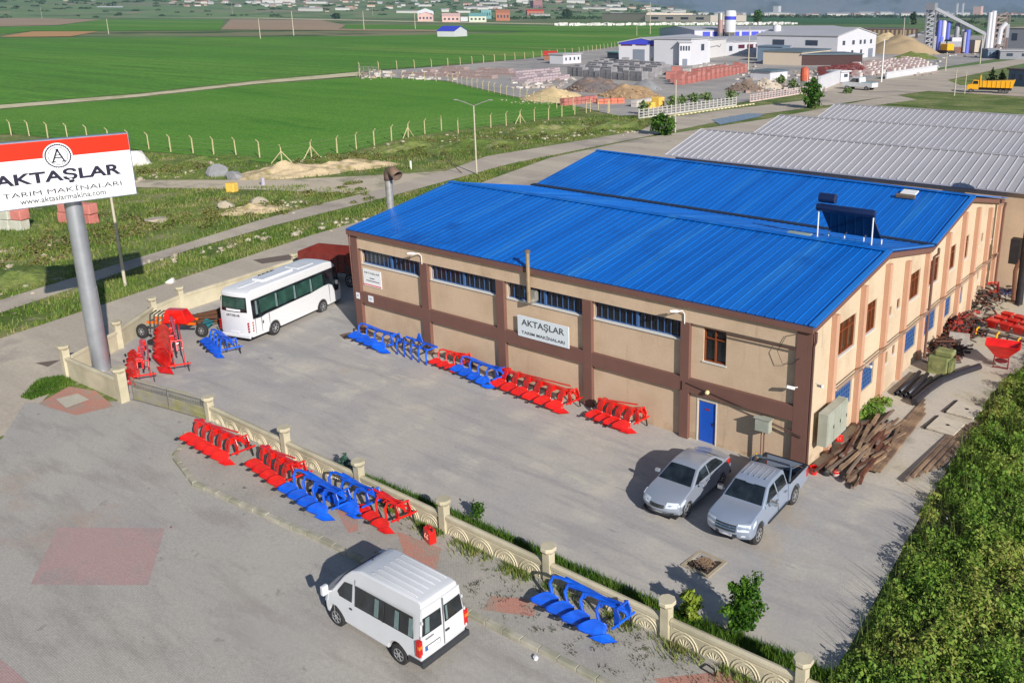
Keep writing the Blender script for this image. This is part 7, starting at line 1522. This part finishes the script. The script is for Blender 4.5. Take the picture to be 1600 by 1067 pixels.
def tree(lab, base, h, r, leafs, size, m_, name='young_tree', cat='tree', trunk=.06, shape='round', crown0=.25, group=None):
    t = thing(name, lab, cat, base, 0, group); q = random.Random(int(base[0]*100)); bark = mat('bark', S(104,88,70), .95, var=.2)
    lean = Vector((q.uniform(-.05,.05)*h, q.uniform(-.05,.05)*h, 0))
    MB().path([(0,0,-.1), lean*.3+Vector((0,0,h*.35)), lean*.7+Vector((0,0,h*.7)), lean+Vector((0,0,h*.95))], [trunk, trunk*.8, trunk*.5, trunk*.15], 8).build('trunk', bark, t, smooth=True)
    lb = MB(); cs = []
    nb = 16 if h < 4 else 22
    for i in range(nb):
        f = crown0+(1-crown0)*(i+.5)/nb; a = i*2.4+q.uniform(-.4,.4); wd = r*(math.sin(min(1,(1-f)/(1-crown0)*1.15+.08)*math.pi*.75)**.7 if shape == 'round' else (1.05-f)/(1.05-crown0))*q.uniform(.65,1.1)
        s_ = Vector((0,0,h*f*.9)) + lean*f; e = s_ + Vector((math.cos(a)*wd, math.sin(a)*wd, h*.09*q.uniform(.2,1.6) if shape == 'round' else -h*.03)); lb.path([s_, s_.lerp(e,.6), e], [trunk*.35, trunk*.22, trunk*.08], 5)
        for k in range(4): cs.append((s_.lerp(e, .3+.25*k)+Vector((q.uniform(-.1,.1)*wd,q.uniform(-.1,.1)*wd,q.uniform(-.1,.12)*wd)), max(.12,wd*.42)*q.uniform(.6,1.3)))
    cs.append((lean+Vector((0,0,h*.97)), r*.22)); lb.build('limbs', bark, t)
    P_, N_ = [], []
    for c_, rr in cs:
        n = max(4, int(leafs/len(cs)*(rr/(r*.3))**1.2)); d = unit(rng.normal(size=(n,3))); P_.append(np.array(c_)+d*rr*rng.uniform(.2,1.25,(n,1))*np.array([1,1,.75])); N_.append(d)
    mesh_np('crown', leaf_quads(np.vstack(P_), size, np.vstack(N_), .8), 4, m_, t); return t
def ptree(px, ty, wpx, lab, leafs, sz_px=1.6, m_=TREEM, **kw):
    b = G(*px); h = up_px(b, ty); k = mpp(b); return tree(lab, b, h, wpx*k/2, leafs, max(.06, sz_px*k*1.5), m_, trunk=max(.03, h*.025), **kw)
ptree((1157,992), 902, 66, 'leafy young tree with bright green leaves inside the concrete wall', 3600, m_=TREEM, sz_px=2.6, crown0=.12)
ptree((1080,970), 925, 32, 'small yellow green sapling just right of the fifth wall post', 900, m_=leafmat('sapling_leaves', [S(84,110,30), S(130,150,50), S(160,170,80)], scale=2), sz_px=3, crown0=.15)
ptree((747,815), 785, 22, 'thin little shrub between two wall posts of the grass strip', 140, m_=TREEM, sz_px=2.2, name='shrub', cat='shrub')
ptree((542,745), 708, 46, 'small blue green fir sapling inside the concrete wall', 900, m_=FIRM, sz_px=1.8, name='fir_sapling', cat='fir', shape='cone', crown0=.05)
ptree((1268,170), 124, 30, 'dense leafy roadside tree in front of the factory entrance', 1500, m_=leafmat('roadside_leaves', [S(40,74,22), S(66,104,30), S(96,134,44)], scale=.4), crown0=.05, sz_px=1.8)
ptree((1035,212), 178, 40, 'round dark green bush beside the plain lamp pole', 1500, m_=leafmat('roadside_leaves', [S(40,74,22)]), crown0=.02, name='bush', cat='bush', sz_px=1.8)
for i, (px, ty, w_) in enumerate((((1050,170),150,20), ((1066,166),149,14), ((1084,165),146,20), ((1104,162),144,18), ((1142,158),141,20), ((1005,180),158,18), ((1300,121),110,14), ((1238,140),124,14), ((1220,134),118,12), ((1325,147),138,12))):
    ptree(px, ty, w_, 'young grey green tree behind the white post fence, ' + ['first from the lamp pole','second from the lamp pole','bushy third one','fourth one','one before the old timber stack','one at the fence start','one in the maroon stone yard','one beside the orange tank','one left of the orange tank','low one by the entrance wall'][i], 260, m_=leafmat('young_tree_leaves', [S(84,110,60), S(110,134,80), S(140,156,100)], scale=.4), crown0=.2, group='young trees of the block factory')
for px, ty, w_, m_, lab in (((196,24),1,12,DARKM,'dark tall tree directly right of the long white farm building'), ((213,24),3,12,leafmat('yellowish_leaves', [S(120,130,60), S(160,160,90)], scale=.1),'yellowish tree between the two dark trees'), ((231,24),-1,20,DARKM,'broad dark green tree at the end of the tree row'), ((160,20),2,18,leafmat('roadside_leaves', [S(40,74,22)]),'bushy tree behind the long white farm building'),
    ((258,25),17,12,DARKM,'round low bush right of the tree row'), ((287,25),18,12,DARKM,'second low bush further right of the tree row'), ((525,30),22,14,DARKM,'dark bush left of the long green hall'), ((887,30),15,18,DARKM,'dark green tree at the left end of the white stone band'), ((1183,36),16,16,leafmat('roadside_leaves', [S(40,74,22)]),'green and yellow tree right of the big silos'), ((1426,40),20,9,DARKM,'slim dark poplar in front of the far mountains'),
    ((1548,131),106,26,DARKM,'dark conifer left of the blue grey house'), ((1564,132),110,22,DARKM,'second dark conifer touching the blue grey house')):
    ptree(px, ty, w_, lab, 420, m_=m_, crown0=.05, shape='cone' if 'conifer' in lab else 'round', sz_px=1.5)
# dark tree belts along the far fields, too many to count
pts = []; q = random.Random(41)
for (x0, x1, y0, y1, n) in ((500,572,25.5,24.2,60), (760,940,31,27,120), (1120,1620,29,27,260), (0,150,27,25,40), (400,520,26,25,30), (1450,1620,30,60,40)):
    for i in range(n):
        t_ = q.random(); c_ = G(x0+(x1-x0)*t_, y0+(y1-y0)*q.random()); k = mpp(c_); r_ = q.uniform(1.5,3)*k; m2 = 26; d = unit(rng.normal(size=(m2,3))); d[:,2] = np.abs(d[:,2]); pts.append(np.array(c_)+d*np.array([r_*1.6,r_*1.6,r_*1.3]))
for i in range(420):
    px = q.uniform(-20,1130); D = q.uniform(3000,6500); p_ = at_az(px, D); k = D/FP; z_ = slope_z(D, px)*(1+.10*smooth_noise(p_.x,p_.y,.0016)*max(0,(D-2900)/6200)**.83)
    for j in range(q.randint(1,4)):
        r_ = q.uniform(.8,2.0)*k; d = unit(rng.normal(size=(14,3))); d[:,2] = np.abs(d[:,2]); pts.append(np.array((p_.x+q.gauss(0,3*k), p_.y+q.gauss(0,3*k), z_))+d*np.array([r_*1.8,r_*1.8,r_]))
P_ = np.vstack(pts); k_ = np.linalg.norm(P_-np.array(CAM), axis=1)/FP*1.6
V = leaf_quads(P_, 1.0); C4 = np.repeat(P_, 4, 0); V = C4 + (V-C4)*np.repeat(k_, 4)[:,None]
o = mesh_np('tree_belt', V, 4, DARKM); tag(o, 'dark belts of trees and hedges along the far edge of the fields', 'trees', kind='stuff')

# ================================================================== HAZE
hz = MB().box(-13500,13500,-390,13500,-3,820).build('haze', None); hz.data.materials.clear()
hm = bpy.data.materials.new('haze'); hm.use_nodes = True; t_ = hm.node_tree; t_.nodes.remove(t_.nodes['Principled BSDF'])
v_ = t_.nodes.new('ShaderNodeVolumePrincipled'); v_.inputs['Color'].default_value = (.55,.73,1,1); v_.inputs['Density'].default_value = 6.5e-5; v_.inputs['Anisotropy'].default_value = .2
t_.links.new(v_.outputs[0], t_.nodes['Material Output'].inputs['Volume']); hz.data.materials.append(hm); tag(hz, kind='stuff'); hz['label'] = 'pale blue air haze over the whole plain'; hz['category'] = 'haze'
